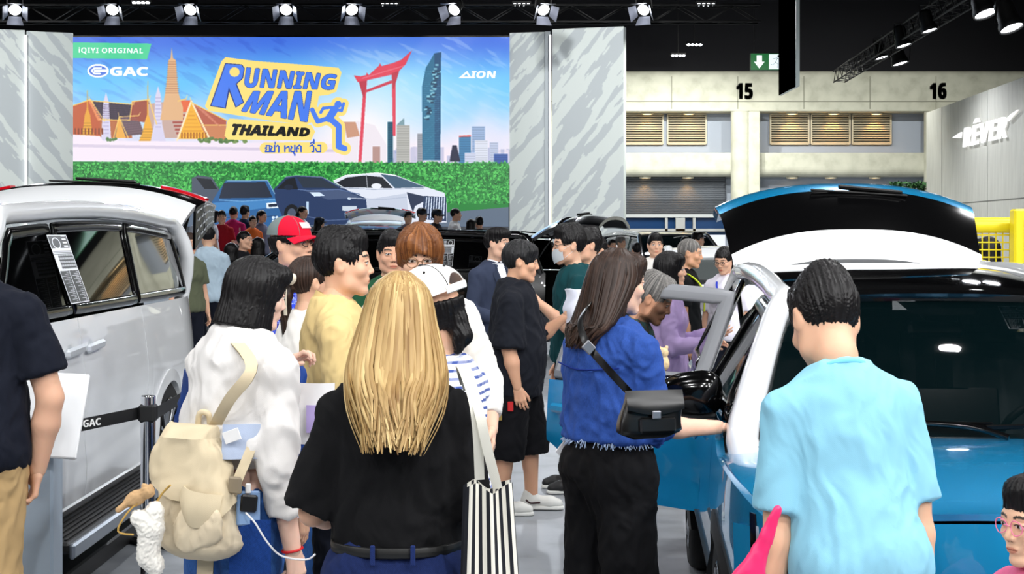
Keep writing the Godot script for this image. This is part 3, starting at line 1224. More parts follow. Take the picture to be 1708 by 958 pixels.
# ---------- cars: z runs to the nose, y up, origin on the ground amidships ----------
func car(o: Dictionary) -> Node3D:
	var root = thing("car", o.label, "car", o.at, o.get("yaw", 0.0), o.get("group", ""))
	var body: Material = o.paint
	var roofm: Material = o.get("roof_paint", body)
	var w: float = o.w
	var wr: float = o.wr
	var zf: float = o.zf
	var zr: float = o.zr
	var zc: float = o.zc
	var yc: float = o.yc
	var zt: float = o.zt
	var yt: float = o.yt
	var zrr: float = o.zrr
	var yrr: float = o.yrr
	var belt: float = o.belt
	var sill: float = o.sill
	var wf: float = o.wf      # wheel centres
	var wb: float = o.wb
	var tr: float = o.get("tyre", 0.36)
	var full: bool = o.get("full", true)
	var black = mat(Color(0.02, 0.02, 0.022), 0.12, 0.0, "gloss_black")
	var trim = mat(Color(0.035, 0.037, 0.04), 0.55, 0.0, "black_trim")
	var dark = mat(Color(0.03, 0.032, 0.035), 0.8, 0.0, "cabin_dark")
	var chrome = mat(Color(0.85, 0.86, 0.88), 0.12, 1.0, "chrome")
	var gmat: Material = o.glass
	var roof_y = func(z: float) -> float:
		if z > zt:
			return lerpf(yt, yc, clampf((z - zt) / (zc - zt), 0, 1))
		var t = clampf((zt - z) / (zt - zrr), 0, 1.3)
		return lerpf(yt, yrr, t) + o.get("crown", 0.06) * 4.0 * t * (1.0 - t)
	var top_w = func(z: float) -> float:
		var t = clampf((zt - z) / (zt - zrr), 0, 1)
		return lerpf(o.get("wt", wr), wr, minf(1.0, t * 1.6)) if z <= zt else lerpf(o.get("wt", wr), o.get("wc", w * 0.85), (z - zt) / (zc - zt))
	var hw = func(z: float, y: float) -> float:
		var e = 0.0
		if z > zf - 0.9:
			e = 0.16 * pow((z - zf + 0.9) / 0.9, 2.2)
		elif z < zr + 0.7:
			e = 0.1 * pow((zr + 0.7 - z) / 0.7, 2.0)
		var b = w * (1.0 - e)
		if y <= belt:
			var q = (y - 0.62) / 0.6
			return b * (1.0 - 0.055 * q * q) - 0.02 * exp(-pow((y - 0.62) / 0.1, 2.0))
		var bw = b * (1.0 - 0.055 * pow((belt - 0.62) / 0.6, 2.0))
		var rt: float = maxf(roof_y.call(z), belt + 0.05)
		return lerpf(bw, top_w.call(z), clampf((y - belt) / (rt - belt), 0, 1.2))
	var side = func(s: float, z: float, y: float, inset: float) -> Vector3:
		return Vector3(s * (hw.call(z, y) - inset), y, z)
	var arch = func(z: float) -> float:
		var r = tr + 0.075
		var b = sill
		for c: float in [wf, wb]:
			var dz = absf(z - c)
			if dz < r:
				b = maxf(b, tr - 0.02 + sqrt(r * r - dz * dz))
		return b
	var hinge_z: float = o.get("hinge", zc - 0.15)
	var splits: Array = o.splits   # [hinge, front/rear door, rear edge of the rear door]
	var shut = 0.006
	var hood_y = func(z: float, x: float) -> float:
		var t = clampf((z - zc + 0.1) / (zf - zc), 0, 1.1)
		return lerpf(yc - 0.01, o.nose, t) + 0.045 * sin(PI * minf(t, 1.0)) - 0.075 * pow(absf(x) / w, 2.6)
	var shoulder = func(z: float) -> float:   # top edge of the side panels
		if z < hinge_z:
			return belt
		var he: float = hood_y.call(z, (hw.call(z, belt) as float) - 0.012)
		return lerpf(belt, he - 0.004, smoothstep(hinge_z - 0.05, hinge_z + 0.4, z))
	var door_parts = {}
	for s: float in [-1.0, 1.0]:
		var names = ["front_fender", "front_door", "rear_door", "rear_quarter"]
		var cutz = [zf - 0.14, splits[0], splits[1], splits[2], zr + 0.05]
		for i in 4:
			var z0: float = cutz[i]
			var z1: float = cutz[i + 1]
			var is_open: bool = i == 2 and o.get("open_door", 0.0) == s
			var pm = patch(func(u, v):
				var z: float = lerpf(z0 - shut, z1 + shut, u)
				var y0: float = arch.call(z)
				return side.call(s, z, lerpf(y0, shoulder.call(z), v), 0.0), 40 if i in [0, 2, 3] else 14, 12, 0.03 if not is_open else 0.012, Vector3(s, 0, 0))
			var pn = put(names[i], pm, body, root)
			if is_open:
				var hg = Vector3(s * (w - 0.03), 0, z0)
				pn.transform = Transform3D(Basis(), hg) * Transform3D(Basis(Vector3.UP, deg_to_rad(o.open_angle) * -s), Vector3.ZERO) * Transform3D(Basis(), -hg)
			if i in [1, 2] and full:   # handle
				var hz = z1 + 0.2 if not o.get("handle_front", false) or i == 1 else z0 - 0.16
				var hy: float = belt - o.get("handle_drop", 0.14)
				var hs = Soup.new()
				for e in 1:
					hs.bar(side.call(s, hz + 0.15, hy, -0.026), side.call(s, hz - 0.15, hy + 0.01, -0.026), 0.028, 0.046, 0.014)
					hs.ball(side.call(s, hz, hy + 0.003, 0.012), Vector3(0.012, 0.045, 0.1), 8)
				put("door_handle", hs.mesh(), mat(Color(0.8, 0.82, 0.84), 0.3, 0.35, "satin_metal") if o.get("chrome_handles", false) else body, pn)
			# side glass above
			if i in [1, 2, 3]:
				var za = z0
				var zb = z1
				var gt: float = o.get("gtop", 0.09)
				var lo = belt + 0.02
				var slant = func(z: float, v: float) -> float:
					if i == 1:
						var zmax: float = lerpf(zc - 0.12, zt, clampf((v * (yt - lo)) / (yt - lo), 0, 1))
						return minf(z, zmax + 0.0 - 0.08)
					if i == 3:
						return maxf(z, lerpf(zr + 0.25, zrr + 0.12, v))
					return z
				var gp = func(u, v):
					var z: float = slant.call(lerpf(za - 0.04, zb + 0.04, u), v)
					var y1: float = (roof_y.call(z) as float) - gt
					return side.call(s, z, lerpf(lo + 0.02, maxf(y1, lo + 0.03), v), 0.012)
				var gm = patch(gp, 14, 10, 0.006, Vector3(s, 0, 0))
				var frame = Soup.new()
				var ring = []
				for q in 14: ring.append(gp.call(q / 13.0, 0.0))
				for q in range(1, 10): ring.append(gp.call(1.0, q / 9.0))
				for q in range(12, -1, -1): ring.append(gp.call(q / 13.0, 1.0))
				for q in range(8, 0, -1): ring.append(gp.call(0.0, q / 9.0))
				frame.tube(ring, o.get("frame_w", 0.03), 8, true, 0.4, Vector3(s, 0, 0))
				var fr = put("window_frame", frame.mesh(), o.get("frame", black) if is_open else black, pn)
				put("window_pane", gm, gmat if is_open else o.get("closed_glass", gmat), pn)
			if is_open:   # inner lining and mirror
				put("door_lining", patch(func(u, v):
					var z: float = lerpf(z0 - 0.03, z1 + 0.03, u)
					return side.call(s, z, lerpf((arch.call(z) as float) + 0.03, belt - 0.005, v), 0.03 + 0.05 * sin(PI * v)), 24, 8, 0.03, Vector3(-s, 0, 0)), dark, pn)
			if i == 1:
				var mz: float = o.get("mirror_z", hinge_z - 0.1)
				var my = belt + 0.1
				var mx: float = s * ((hw.call(mz, belt + 0.02) as float) + o.get("mirror_out", 0.1))
				var mh = Soup.new()
				var pts = []
				for a in 17:
					var t = PI * a / 16.0
					for b in 25:
						var ph = TAU * b / 24.0
						var c = Vector3(signf(cos(ph)) * pow(absf(cos(ph)), 0.75), signf(sin(ph)) * pow(absf(sin(ph)), 0.75), 0) * pow(sin(t), 0.7)
						c.z = cos(t) if cos(t) > 0 else cos(t) * 0.35
						c.y *= 1.0 - 0.22 * s * c.x
						pts.append(Vector3(mx, my, mz) + c * Vector3(0.125, 0.085, 0.085))
				mh.grid(pts, 17, 25)
				var mirror = put("mirror", mh.mesh(), o.get("mirror_paint", black), pn)
				var ms = Soup.new()
				ms.bar(Vector3(mx + 0.05 * s, my - 0.085, mz), Vector3(s * (hw.call(mz, belt) - 0.02), belt + 0.0, mz - 0.01), 0.1, 0.035, 0.012)
				ms.box(Vector3(0.2, 0.02, 0.1), at(Vector3(mx, my - 0.083, mz - 0.005)), 0.008)
				put("mirror_stalk", ms.mesh(), trim, pn)
				put("mirror_glass", patch(func(u, v):
					return Vector3(mx + (u - 0.5) * 0.21, my + (v - 0.5) * 0.13, mz - 0.032), 3, 3, 0.004, Vector3(0, 0, -1)), mat(Color(0.7, 0.72, 0.75), 0.03, 1.0, "mirror_glass"), pn)
		# sill, arches
		put("sill", patch(func(u, v):
			var z = lerpf(wf - tr - 0.06, wb + tr + 0.06, u)
			return side.call(s, z, lerpf(0.2, sill + 0.01, v), -0.012 + 0.07 * (1.0 - v)), 12, 5, 0.05, Vector3(s, 0, 0)), trim if o.get("dark_sill", true) else body, root)
		for c: float in [wf, wb]:
			put("arch", patch(func(u, v):
				var a = PI * (1.08 * u - 0.04)
				var r = tr + 0.02 + 0.075 * v
				var z = c + cos(a) * r
				var y = tr - 0.02 + sin(a) * r
				return side.call(s, z, y, -0.02 + 0.012 * v), 28, 4, 0.09, Vector3(s, 0, 0)), trim if o.get("dark_arch", true) else body, root)
			wheel(root, Vector3(s * (w - 0.125), tr, c), tr, s, o)
	# hood, nose, bumper
	put("hood", patch(func(u, v):
		var z = lerpf(zc - 0.02, zf - 0.06, u)
		var hx: float = lerpf(-1.0, 1.0, v) * ((hw.call(z, belt) as float) - 0.012)
		return Vector3(hx, hood_y.call(z, hx), z - 0.1 * pow(absf(hx) / w, 2.0) * u), 20, 24, 0.02, Vector3.UP), body, root)
	var nose_h: float = o.nose
	put("bumper", patch(func(u, v):
		var x: float = lerpf(-1.0, 1.0, u) * (w - 0.03)
		var t = 1.0 - v
		var y = lerpf(nose_h - 0.03 - 0.075 * pow(absf(x) / w, 2.6), 0.24, t)
		return Vector3(x, y, zf + 0.05 * sin(PI * clampf(t * 1.1, 0, 1)) - 0.05 - 0.16 * pow(absf(x) / w, 2.2) - 0.5 * pow(maxf(0.0, absf(x) / w - 0.82) / 0.18, 1.7) * 0.5), 32, 14, 0.03, Vector3(0, 0, 1)), body, root)
	for s: float in [-1.0, 1.0]:
		var hl = func(u: float, v: float, off: float) -> Vector3:
			var x: float = s * lerpf(w * 0.6, w * 0.925, u)
			var y: float = lerpf(nose_h - 0.2, nose_h - 0.075, v) + 0.03 * u
			return Vector3(x, y, zf - 0.045 + off - 0.16 * pow(absf(x) / w, 2.2) - 0.25 * pow(maxf(0.0, absf(x) / w - 0.82) / 0.18, 1.7) + 0.03 * sin(PI * (1.0 - v) * 0.5))
		var lampn = put("headlight", patch(func(u, v): return hl.call(u, v, 0.012), 10, 5, 0.05, Vector3(0, 0, 1)), black, root)
		for q in 4:
			put("lamp_lens", patch(func(u, v): return hl.call(0.12 + q * 0.22 + u * 0.17, 0.25 + 0.5 * v, 0.018), 3, 3, 0.01, Vector3(0, 0, 1)), mat(Color(0.75, 0.78, 0.82), 0.1, 0.6, "lamp_lens"), lampn)
	put("lower_grille", patch(func(u, v): return Vector3(lerpf(-w * 0.62, w * 0.62, u), lerpf(0.27, 0.45, v), zf + 0.035 - 0.16 * pow(absf(lerpf(-0.62, 0.62, u)), 2.2)), 12, 4, 0.03, Vector3(0, 0, 1)), trim, root)
	# windscreen and cowl
	var wcc: float = o.get("wc", w * 0.85)
	var wtt: float = o.get("wt", wr)
	var ws = func(u, v, inset):
		var hx: float = lerpf(wcc - 0.06, wtt - 0.04, v) * lerpf(-1.0, 1.0, u)
		var z = lerpf(zc, zt, v) + 0.12 * (1.0 - pow(lerpf(-1.0, 1.0, u), 2.0)) - 0.06
		return Vector3(hx, lerpf(yc, yt, v) + 0.05 * sin(PI * v) + inset, z + inset)
	put("windscreen", patch(func(u, v): return ws.call(u, v, 0.0), 20, 12, 0.006, Vector3(0, 0.5, 1)), o.get("screen_glass", gmat), root)
	put("cowl", patch(func(u, v): return Vector3(lerpf(-wcc, wcc, u), yc - 0.015 - 0.02 * v, lerpf(zc - 0.1, zc + 0.16, v) - 0.12 * pow(lerpf(-1.0, 1.0, u), 2.0) + 0.02), 14, 3, 0.02, Vector3.UP), trim, root)
	if full:
		for e in 2:
			var u0: float = [0.12, 0.5][e]
			var wp = Soup.new()
			var pa = [ws.call(u0 + 0.42, 0.0, 0.0) + Vector3(0, 0.012, 0.05), ws.call(u0 + 0.34, 0.03, 0.022), ws.call(u0 + 0.2, 0.055, 0.016)]
			wp.tube(curve(pa, 8), 0.011, 6)
			wp.bar(ws.call(u0, 0.045, 0.008), ws.call(u0 + 0.4, 0.06, 0.008), 0.012, 0.018, 0.004)
			put("wiper", wp.mesh(), black, root)
	# roof and rails (the pillars at the windscreen run on as the rails)
	put("roof", patch(func(u, v):
		var z = lerpf(zt + 0.02, zrr, u)
		var x: float = lerpf(-1.0, 1.0, v) * ((top_w.call(z) as float) - 0.02)
		var bow: float = 0.1 * (1.0 - pow(lerpf(-1.0, 1.0, v), 2.0)) * (1.0 - u) - 0.02
		return Vector3(x, (roof_y.call(z) as float) + 0.03 - 0.035 * pow(absf(lerpf(-1.0, 1.0, v)), 2.5), z + maxf(bow, 0.0)), 24, 20, 0.03, Vector3.UP), o.get("roof_top", roofm), root)
	for s: float in [-1.0, 1.0]:
		var path = [Vector3(s * (wcc - 0.04), yc - 0.16, zc + 0.16), Vector3(s * (wcc + 0.0), yc - 0.03, zc + 0.0)]
		for q in 5:
			path.append(Vector3(s * lerpf(wcc, wtt, (q + 1) / 6.0), lerpf(yc, yt, (q + 1) / 6.0) + 0.03 * sin(PI * (q + 1) / 6.0), lerpf(zc, zt, (q + 1) / 6.0) - 0.02))
		for q in 10:
			var z = lerpf(zt, zrr, q / 9.0)
			path.append(Vector3(s * (top_w.call(z) as float), (roof_y.call(z) as float) - 0.012, z))
		path.append(Vector3(s * (wr + 0.07), lerpf(yrr, belt, 0.45), lerpf(zrr, zr, 0.5) + 0.05))
		path.append(Vector3(s * (hw.call(zr + 0.12, belt) - 0.05), belt - 0.05, zr + 0.12))
		var rr = []
		var cp = curve(path, 54)
		for q in cp.size():
			rr.append(lerpf(0.062, 0.05, minf(1.0, q / 15.0)))
		put("roof_rail", tubem(cp, rr, 12, false, 1.0), roofm, root)
	# cabin: floor, dashboard, seats
	var fl = Soup.new()
	fl.box(Vector3(w * 1.75, 0.16, zf - zr - 0.5), at(Vector3(0, 0.3, (zf + zr) * 0.5)), 0.03)
	fl.box(Vector3(w * 1.7, yc - 0.5, zf - zc - 0.25), at(Vector3(0, (yc - 0.15) * 0.5 + 0.13, (zf + zc) * 0.5 - 0.12)), 0.05)
	put("underbody", fl.mesh(), dark, root)
	if full:
		var ds = Soup.new()
		ds.box(Vector3(w * 1.5, 0.3, 0.5), at(Vector3(0, yc - 0.2, zc - 0.32), Vector3(-8, 0, 0)), 0.06)
		put("dashboard", ds.mesh(), o.get("dash_mat", dark), root)
		put("screen_tablet", boxm(Vector3(0.36, 0.2, 0.015), 0.006), black, root, at(Vector3(0, yc + 0.02, zc - 0.52), Vector3(-14, 0, 0)))
		for s: float in [-1.0, 1.0]:
			for z: float in o.seats:
				var st = Soup.new()
				st.box(Vector3(0.52, 0.16, 0.52), at(Vector3(s * 0.38, 0.62, z), Vector3(-6, 0, 0)), 0.06)
				st.box(Vector3(0.5, 0.66, 0.14), at(Vector3(s * 0.38, 0.98, z - 0.3), Vector3(-14, 0, 0)), 0.06)
				st.box(Vector3(0.28, 0.2, 0.1), at(Vector3(s * 0.38, 1.38, z - 0.4), Vector3(-10, 0, 0)), 0.045)
				put("seat", st.mesh(), o.get("seat_mat", dark), root)
		var rb = Soup.new()
		rb.box(Vector3(w * 1.4, 0.75, 0.14), at(Vector3(0, 0.98, o.seats[-1] - 0.42), Vector3(-12, 0, 0)), 0.05)
		for e: float in [-0.36, 0.0, 0.36]:
			rb.box(Vector3(0.24, 0.18, 0.1), at(Vector3(e, 1.4, o.seats[-1] - 0.52), Vector3(-10, 0, 0)), 0.04)
		put("rear_bench", rb.mesh(), o.get("seat_mat", dark), root)
		var sv = Soup.new()
		sv.grid([ws.call(0.36, 0.99, -0.012), ws.call(0.4, 0.84, -0.012), ws.call(0.5, 0.99, -0.012), ws.call(0.5, 0.83, -0.012), ws.call(0.64, 0.99, -0.012), ws.call(0.6, 0.84, -0.012)], 3, 2)
		sv.box(Vector3(0.22, 0.06, 0.04), at(Vector3(0, yt - 0.13, zt + 0.02), Vector3(-10, 0, 0)), 0.015)
		put("mirror_housing", sv.mesh(), black, root)
		var sw = Soup.new()
		var rp = []
		for q in 20:
			rp.append(Vector3(0.38, yc - 0.1, zc - 0.62) + Basis(Vector3.RIGHT, deg_to_rad(-66)) * Vector3(cos(TAU * q / 20) * 0.18, 0, sin(TAU * q / 20) * 0.18))
		sw.tube(rp, 0.016, 8, true)
		sw.bar(Vector3(0.22, yc - 0.1, zc - 0.62), Vector3(0.54, yc - 0.1, zc - 0.62), 0.03, 0.06, 0.01)
		put("steering_wheel", sw.mesh(), trim, root)
	# rear: bumper, tailgate
	put("rear_bumper", patch(func(u, v):
		var x: float = lerpf(-1.0, 1.0, u) * (w - 0.05)
		return Vector3(x, lerpf(0.28, 0.72, v), zr - 0.03 * sin(PI * v) + 0.12 * pow(absf(x) / w, 3.0)), 20, 8, 0.06, Vector3(0, 0, -1)), body, root)
	var hg = Vector3(0, yrr + 0.02, zrr)
	var gate_xf = Transform3D(Basis(), hg) * Transform3D(Basis(Vector3.RIGHT, deg_to_rad(o.get("gate", 0.0))), Vector3.ZERO) * Transform3D(Basis(), -hg)
	var gs = func(u: float, v: float, off: float) -> Vector3:   # v 0 at the hinge, 1 at the bumper
		var y: float = lerpf(yrr + 0.02, 0.7, v)
		var kx = lerpf(-1.0, 1.0, u)
		var ww: float = lerpf(wr + 0.02, o.get("gate_w", w - 0.08), clampf(v * 1.6, 0, 1))
		var z: float = zrr + (zr - zrr) * sin(clampf(v * 1.25, 0, 1) * PI * 0.5) - 0.02
		return Vector3(kx * ww, y - 0.02 * kx * kx * (1.0 - v), z + 0.14 * pow(absf(kx), 2.6) - off)
	var s0: float = o.get("spoiler", 0.16)
	var g1: float = o.get("gate_glass", 0.5)
	var gp2 = put("tailgate", patch(func(u, v): return gs.call(u, lerpf(g1, 1.0, v), 0.0), 24, 12, 0.05, Vector3(0, 0, -1)), o.get("gate_paint", body), root, gate_xf)
	put("spoiler", patch(func(u, v): return gs.call(u, lerpf(0.0, s0, v), 0.02 + o.get("spoil_out", 0.0) * v) + Vector3(0, 0.03 * sin(PI * v * 0.5), 0), 24, 8, 0.05, Vector3(0, 1, -1)), roofm, gp2)
	put("rear_window", patch(func(u, v): return gs.call(lerpf(0.0, 1.0, u), lerpf(s0, g1, v), 0.004), 20, 8, 0.012, Vector3(0, 0, -1)), o.get("rear_glass", black), gp2)
	var wip = Soup.new()
	wip.bar(gs.call(0.47, g1 - 0.02, 0.035), gs.call(0.72, g1 - 0.05, 0.03), 0.02, 0.05, 0.008)
	wip.bar(gs.call(0.36, g1 - 0.025, 0.025), gs.call(0.74, g1 - 0.055, 0.02), 0.012, 0.02, 0.004)
	put("rear_wiper", wip.mesh(), trim, gp2)
	for s: float in [-1.0, 1.0]:
		var u0 = 0.5 + 0.5 * s * 0.62
		var u1 = 0.5 + 0.5 * s * 0.99
		if o.get("gate_lamps", true): put("tail_lamp", patch(func(u, v): return gs.call(lerpf(u0, u1, u), lerpf(o.get("lamp0", g1 + 0.03), o.get("lamp1", g1 + 0.15), v), 0.02), 8, 4, 0.03, Vector3(0, 0, -1)), mat(Color(0.75, 0.03, 0.1), 0.15, 0.0, "tail_red"), gp2)
		if o.get("gate", 0.0) > 10.0:
			put("gas_strut", tubem([Vector3(s * (wr - 0.05), belt + 0.05, zr + 0.3), gate_xf * (gs.call(0.5 + 0.47 * s, 0.42, -0.05) as Vector3)], 0.014, 8), black, root)
	if o.get("dashes", false):
		for s: float in [-1.0, 1.0]:
			var gr = func(u, v, off): return (gs.call(0.5 + 0.5 * s * 0.995, lerpf(0.42, 0.95, u), 0.0) as Vector3) + Vector3(s * off, 0, 0.3 * v * (1.0 - 0.5 * u))
			var pn2 = put("side_grille", patch(func(u, v): return gr.call(u, v, 0.0), 8, 6, 0.02, Vector3(s, 0, 0)), black, gp2)
			for q in 7:
				for r in 4:
					var u0 = (q + 0.25 + 0.4 * (r % 2)) / 7.6
					put("light_dash", patch(func(u, v): return gr.call(u0 + 0.07 * u, (r + 0.4 + 0.22 * v) / 4.3, 0.006), 3, 3, 0.004, Vector3(s, 0, 0)), mat(Color(0.8, 0.82, 0.85), 0.15, 0.6, "dash_metal"), pn2)
	put("gate_lining", patch(func(u, v): return gs.call(lerpf(0.04, 0.96, u), lerpf(g1 + 0.02, 0.97, v), -0.06), 10, 6, 0.02, Vector3(0, 0, 1)), o.get("lining", dark), gp2)
	return root

func wheel(root: Node3D, c: Vector3, r: float, s: float, o: Dictionary):
	var b = Basis(Vector3(0, 0, 1), -s * PI / 2)
	var xf = Transform3D(b, c)
	var ty = Soup.new()
	var prof = []
	for p in [[0.66, -0.11], [0.9, -0.118], [0.975, -0.1], [1.0, -0.07], [1.0, 0.07], [0.975, 0.1], [0.9, 0.118], [0.7, 0.112]]:
		prof.append(Vector2(p[0] * r, p[1]))
	ty.lathe(prof, xf, 40)
	var t = put("tyre", ty.mesh(), mat(Color(0.03, 0.03, 0.032), 0.75, 0.0, "tyre_rubber"), root)
	var rm = Soup.new()
	rm.lathe([Vector2(0.02, 0.03), Vector2(0.66 * r, 0.0), Vector2(0.69 * r, 0.1), Vector2(0.72 * r, 0.115), Vector2(0.69 * r, 0.118)], xf, 40)
	put("rim", rm.mesh(), mat(Color(0.05, 0.05, 0.055), 0.3, 0.6, "rim_dark"), t)
	var n: int = o.get("spokes", 10)
	for q in n:
		var a = TAU * q / n
		var sp = Soup.new()
		for e: float in [-0.1, 0.1]:
			sp.bar(xf * Vector3(cos(a) * 0.1 * r, 0.095, sin(a) * 0.1 * r), xf * Vector3(cos(a + e) * 0.69 * r, 0.108, sin(a + e) * 0.69 * r), 0.022, 0.02, 0.004)
		put("spoke", sp.mesh(), mat(Color(0.55, 0.56, 0.58), 0.25, 0.9, "spoke_metal"), t)
	var hub = Soup.new()
	hub.lathe([Vector2(0.0, 0.12), Vector2(0.05, 0.12), Vector2(0.06, 0.1), Vector2(0.06, 0.03)], xf, 16)
	put("hub_cap", hub.mesh(), mat(Color(0.3, 0.3, 0.32), 0.3, 0.8, "hub_metal"), t)

func suv(o: Dictionary) -> Dictionary:
	var d := {"w": 0.95, "wr": 0.64, "wt": 0.61, "wc": 0.84, "zf": 2.3, "zr": -2.3, "zc": 1.2, "yc": 1.03, "zt": 0.35, "yt": 1.485, "zrr": -1.68, "yrr": 1.55, "belt": 1.03, "sill": 0.5, "wf": 1.42, "wb": -1.3, "nose": 0.95,
		"splits": [0.95, -0.18, -1.12], "hinge": 0.95, "seats": [0.05, -0.85], "glass": mats.tint, "frame_w": 0.042, "screen_glass": mats.clear, "mirror_z": 0.78, "crown": 0.045}
	d.merge(o, true)
	return d

func mpv(o: Dictionary) -> Dictionary:
	var d := {"w": 0.97, "wr": 0.8, "wt": 0.74, "wc": 0.88, "zf": 2.62, "zr": -2.65, "zc": 1.95, "yc": 1.16, "zt": 1.0, "yt": 1.74, "zrr": -2.3, "yrr": 1.72, "belt": 1.22, "sill": 0.3, "wf": 1.57, "wb": -1.5, "nose": 1.02,
		"splits": [1.55, 0.35, -0.95], "hinge": 1.6, "seats": [0.6, -0.5, -1.5], "glass": mats.privacy, "screen_glass": mats.clear, "mirror_z": 1.8, "crown": 0.06, "gtop": 0.1, "dark_arch": false, "dark_sill": false, "chrome_handles": true, "handle_front": true, "handle_drop": 0.16, "spoiler": 0.42, "gate_glass": 0.62}
	d.merge(o, true)
	return d

# ---------- what the LED screen shows: drawn into a picture, two texels to a pixel of the photograph ----------
var im: Image
var fonts := {}
var sc_s := 2.0
var sc_o := Vector2(122, 62)

func font(kind := "Droid Sans") -> SystemFont:
	if not fonts.has(kind):
		var f := SystemFont.new()
		f.font_names = [kind.replace(" Bold", "")]
		f.font_weight = 700 if kind.ends_with("Bold") else 400
		fonts[kind] = f
	return fonts[kind]

func fillpoly(pts: Array, c: Color):   # pts in texels
	var y0 := 1e9
	var y1 := -1e9
	for p: Vector2 in pts:
		y0 = minf(y0, p.y)
		y1 = maxf(y1, p.y)
	for y in range(maxi(0, int(y0)), mini(im.get_height() - 1, int(y1)) + 1):
		var xs := []
		var yy := y + 0.5
		for i in pts.size():
			var a: Vector2 = pts[i]
			var b: Vector2 = pts[(i + 1) % pts.size()]
			if (a.y <= yy) != (b.y <= yy):
				xs.append(a.x + (yy - a.y) / (b.y - a.y) * (b.x - a.x))
		xs.sort()
		for i in range(0, xs.size() - 1, 2):
			var xa := maxi(0, int(round(xs[i])))
			var xb := mini(im.get_width(), int(round(xs[i + 1])))
			if xb > xa:
				im.fill_rect(Rect2i(xa, y, xb - xa, 1), c)

func q1(x: float, y: float) -> Vector2:   # from the first close-up of the screen
	return Vector2(x / 2.993 - 122.0, y / 2.993 - 62.0) * sc_s

func q2(x: float, y: float) -> Vector2:   # from the second
	return Vector2(x / 2.8185 + 320.0 - 122.0, y / 2.8185 + 60.0 - 62.0) * sc_s

func polyq(w: int, flat: Array, c: Color):
	var pts := []
	for i in range(0, flat.size(), 2):
		pts.append(q1(flat[i], flat[i + 1]) if w == 1 else q2(flat[i], flat[i + 1]))
	fillpoly(pts, c)

func disc(c: Vector2, rx: float, ry: float, col: Color):
	var pts := []
	for i in 28:
		pts.append(c + Vector2(cos(TAU * i / 28) * rx, sin(TAU * i / 28) * ry))
	fillpoly(pts, col)

func stroke(w: int, flat: Array, width: float, c: Color):
	var k := sc_s / (2.993 if w == 1 else 2.8185)
	for i in range(0, flat.size() - 2, 2):
		var a := q1(flat[i], flat[i + 1]) if w == 1 else q2(flat[i], flat[i + 1])
		var b := q1(flat[i + 2], flat[i + 3]) if w == 1 else q2(flat[i + 2], flat[i + 3])
		var n := (b - a).orthogonal().normalized() * width * k * 0.5
		if a.distance_to(b) > 0.01:
			fillpoly([a + n, b + n, b - n, a - n], c)
		if width * k > 2.5:
			disc(a, width * k * 0.5, width * k * 0.5, c)
			disc(b, width * k * 0.5, width * k * 0.5, c)

func letter_tris(t: String, f: Font) -> Array:   # triangles of the lettering, in its own unit box
	var m := TextMesh.new()
	m.text = t
	m.font = f
	m.font_size = 96
	m.pixel_size = 0.01
	m.depth = 0.0
	m.curve_step = 1.0
	var a := m.get_mesh_arrays()
	var v: PackedVector3Array = a[Mesh.ARRAY_VERTEX]
	var id: PackedInt32Array = a[Mesh.ARRAY_INDEX]
	var lo := Vector2(1e9, 1e9)
	var hi := -lo
	for p in v:
		lo = lo.min(Vector2(p.x, p.y))
		hi = hi.max(Vector2(p.x, p.y))
	var out := []
	for i in range(0, id.size(), 3):
		var tri := []
		for q in 3:
			var p := v[id[i + q]]
			tri.append(Vector2((p.x - lo.x) / (hi.x - lo.x), 1.0 - (p.y - lo.y) / (hi.y - lo.y)))
		out.append(tri)
	return out

func text_quad(t: String, f: Font, tl: Vector2, tr: Vector2, br: Vector2, bl: Vector2, c: Color, fat := 0.0):
	for tri in letter_tris(t, f):
		var pts := []
		for p: Vector2 in tri:
			pts.append(tl.lerp(tr, p.x).lerp(bl.lerp(br, p.x), p.y))
		if fat == 0.0:
			fillpoly(pts, c)
		else:
			for a in 8:
				var o := Vector2(cos(TAU * a / 8), sin(TAU * a / 8)) * fat
				fillpoly([pts[0] + o, pts[1] + o, pts[2] + o], c)

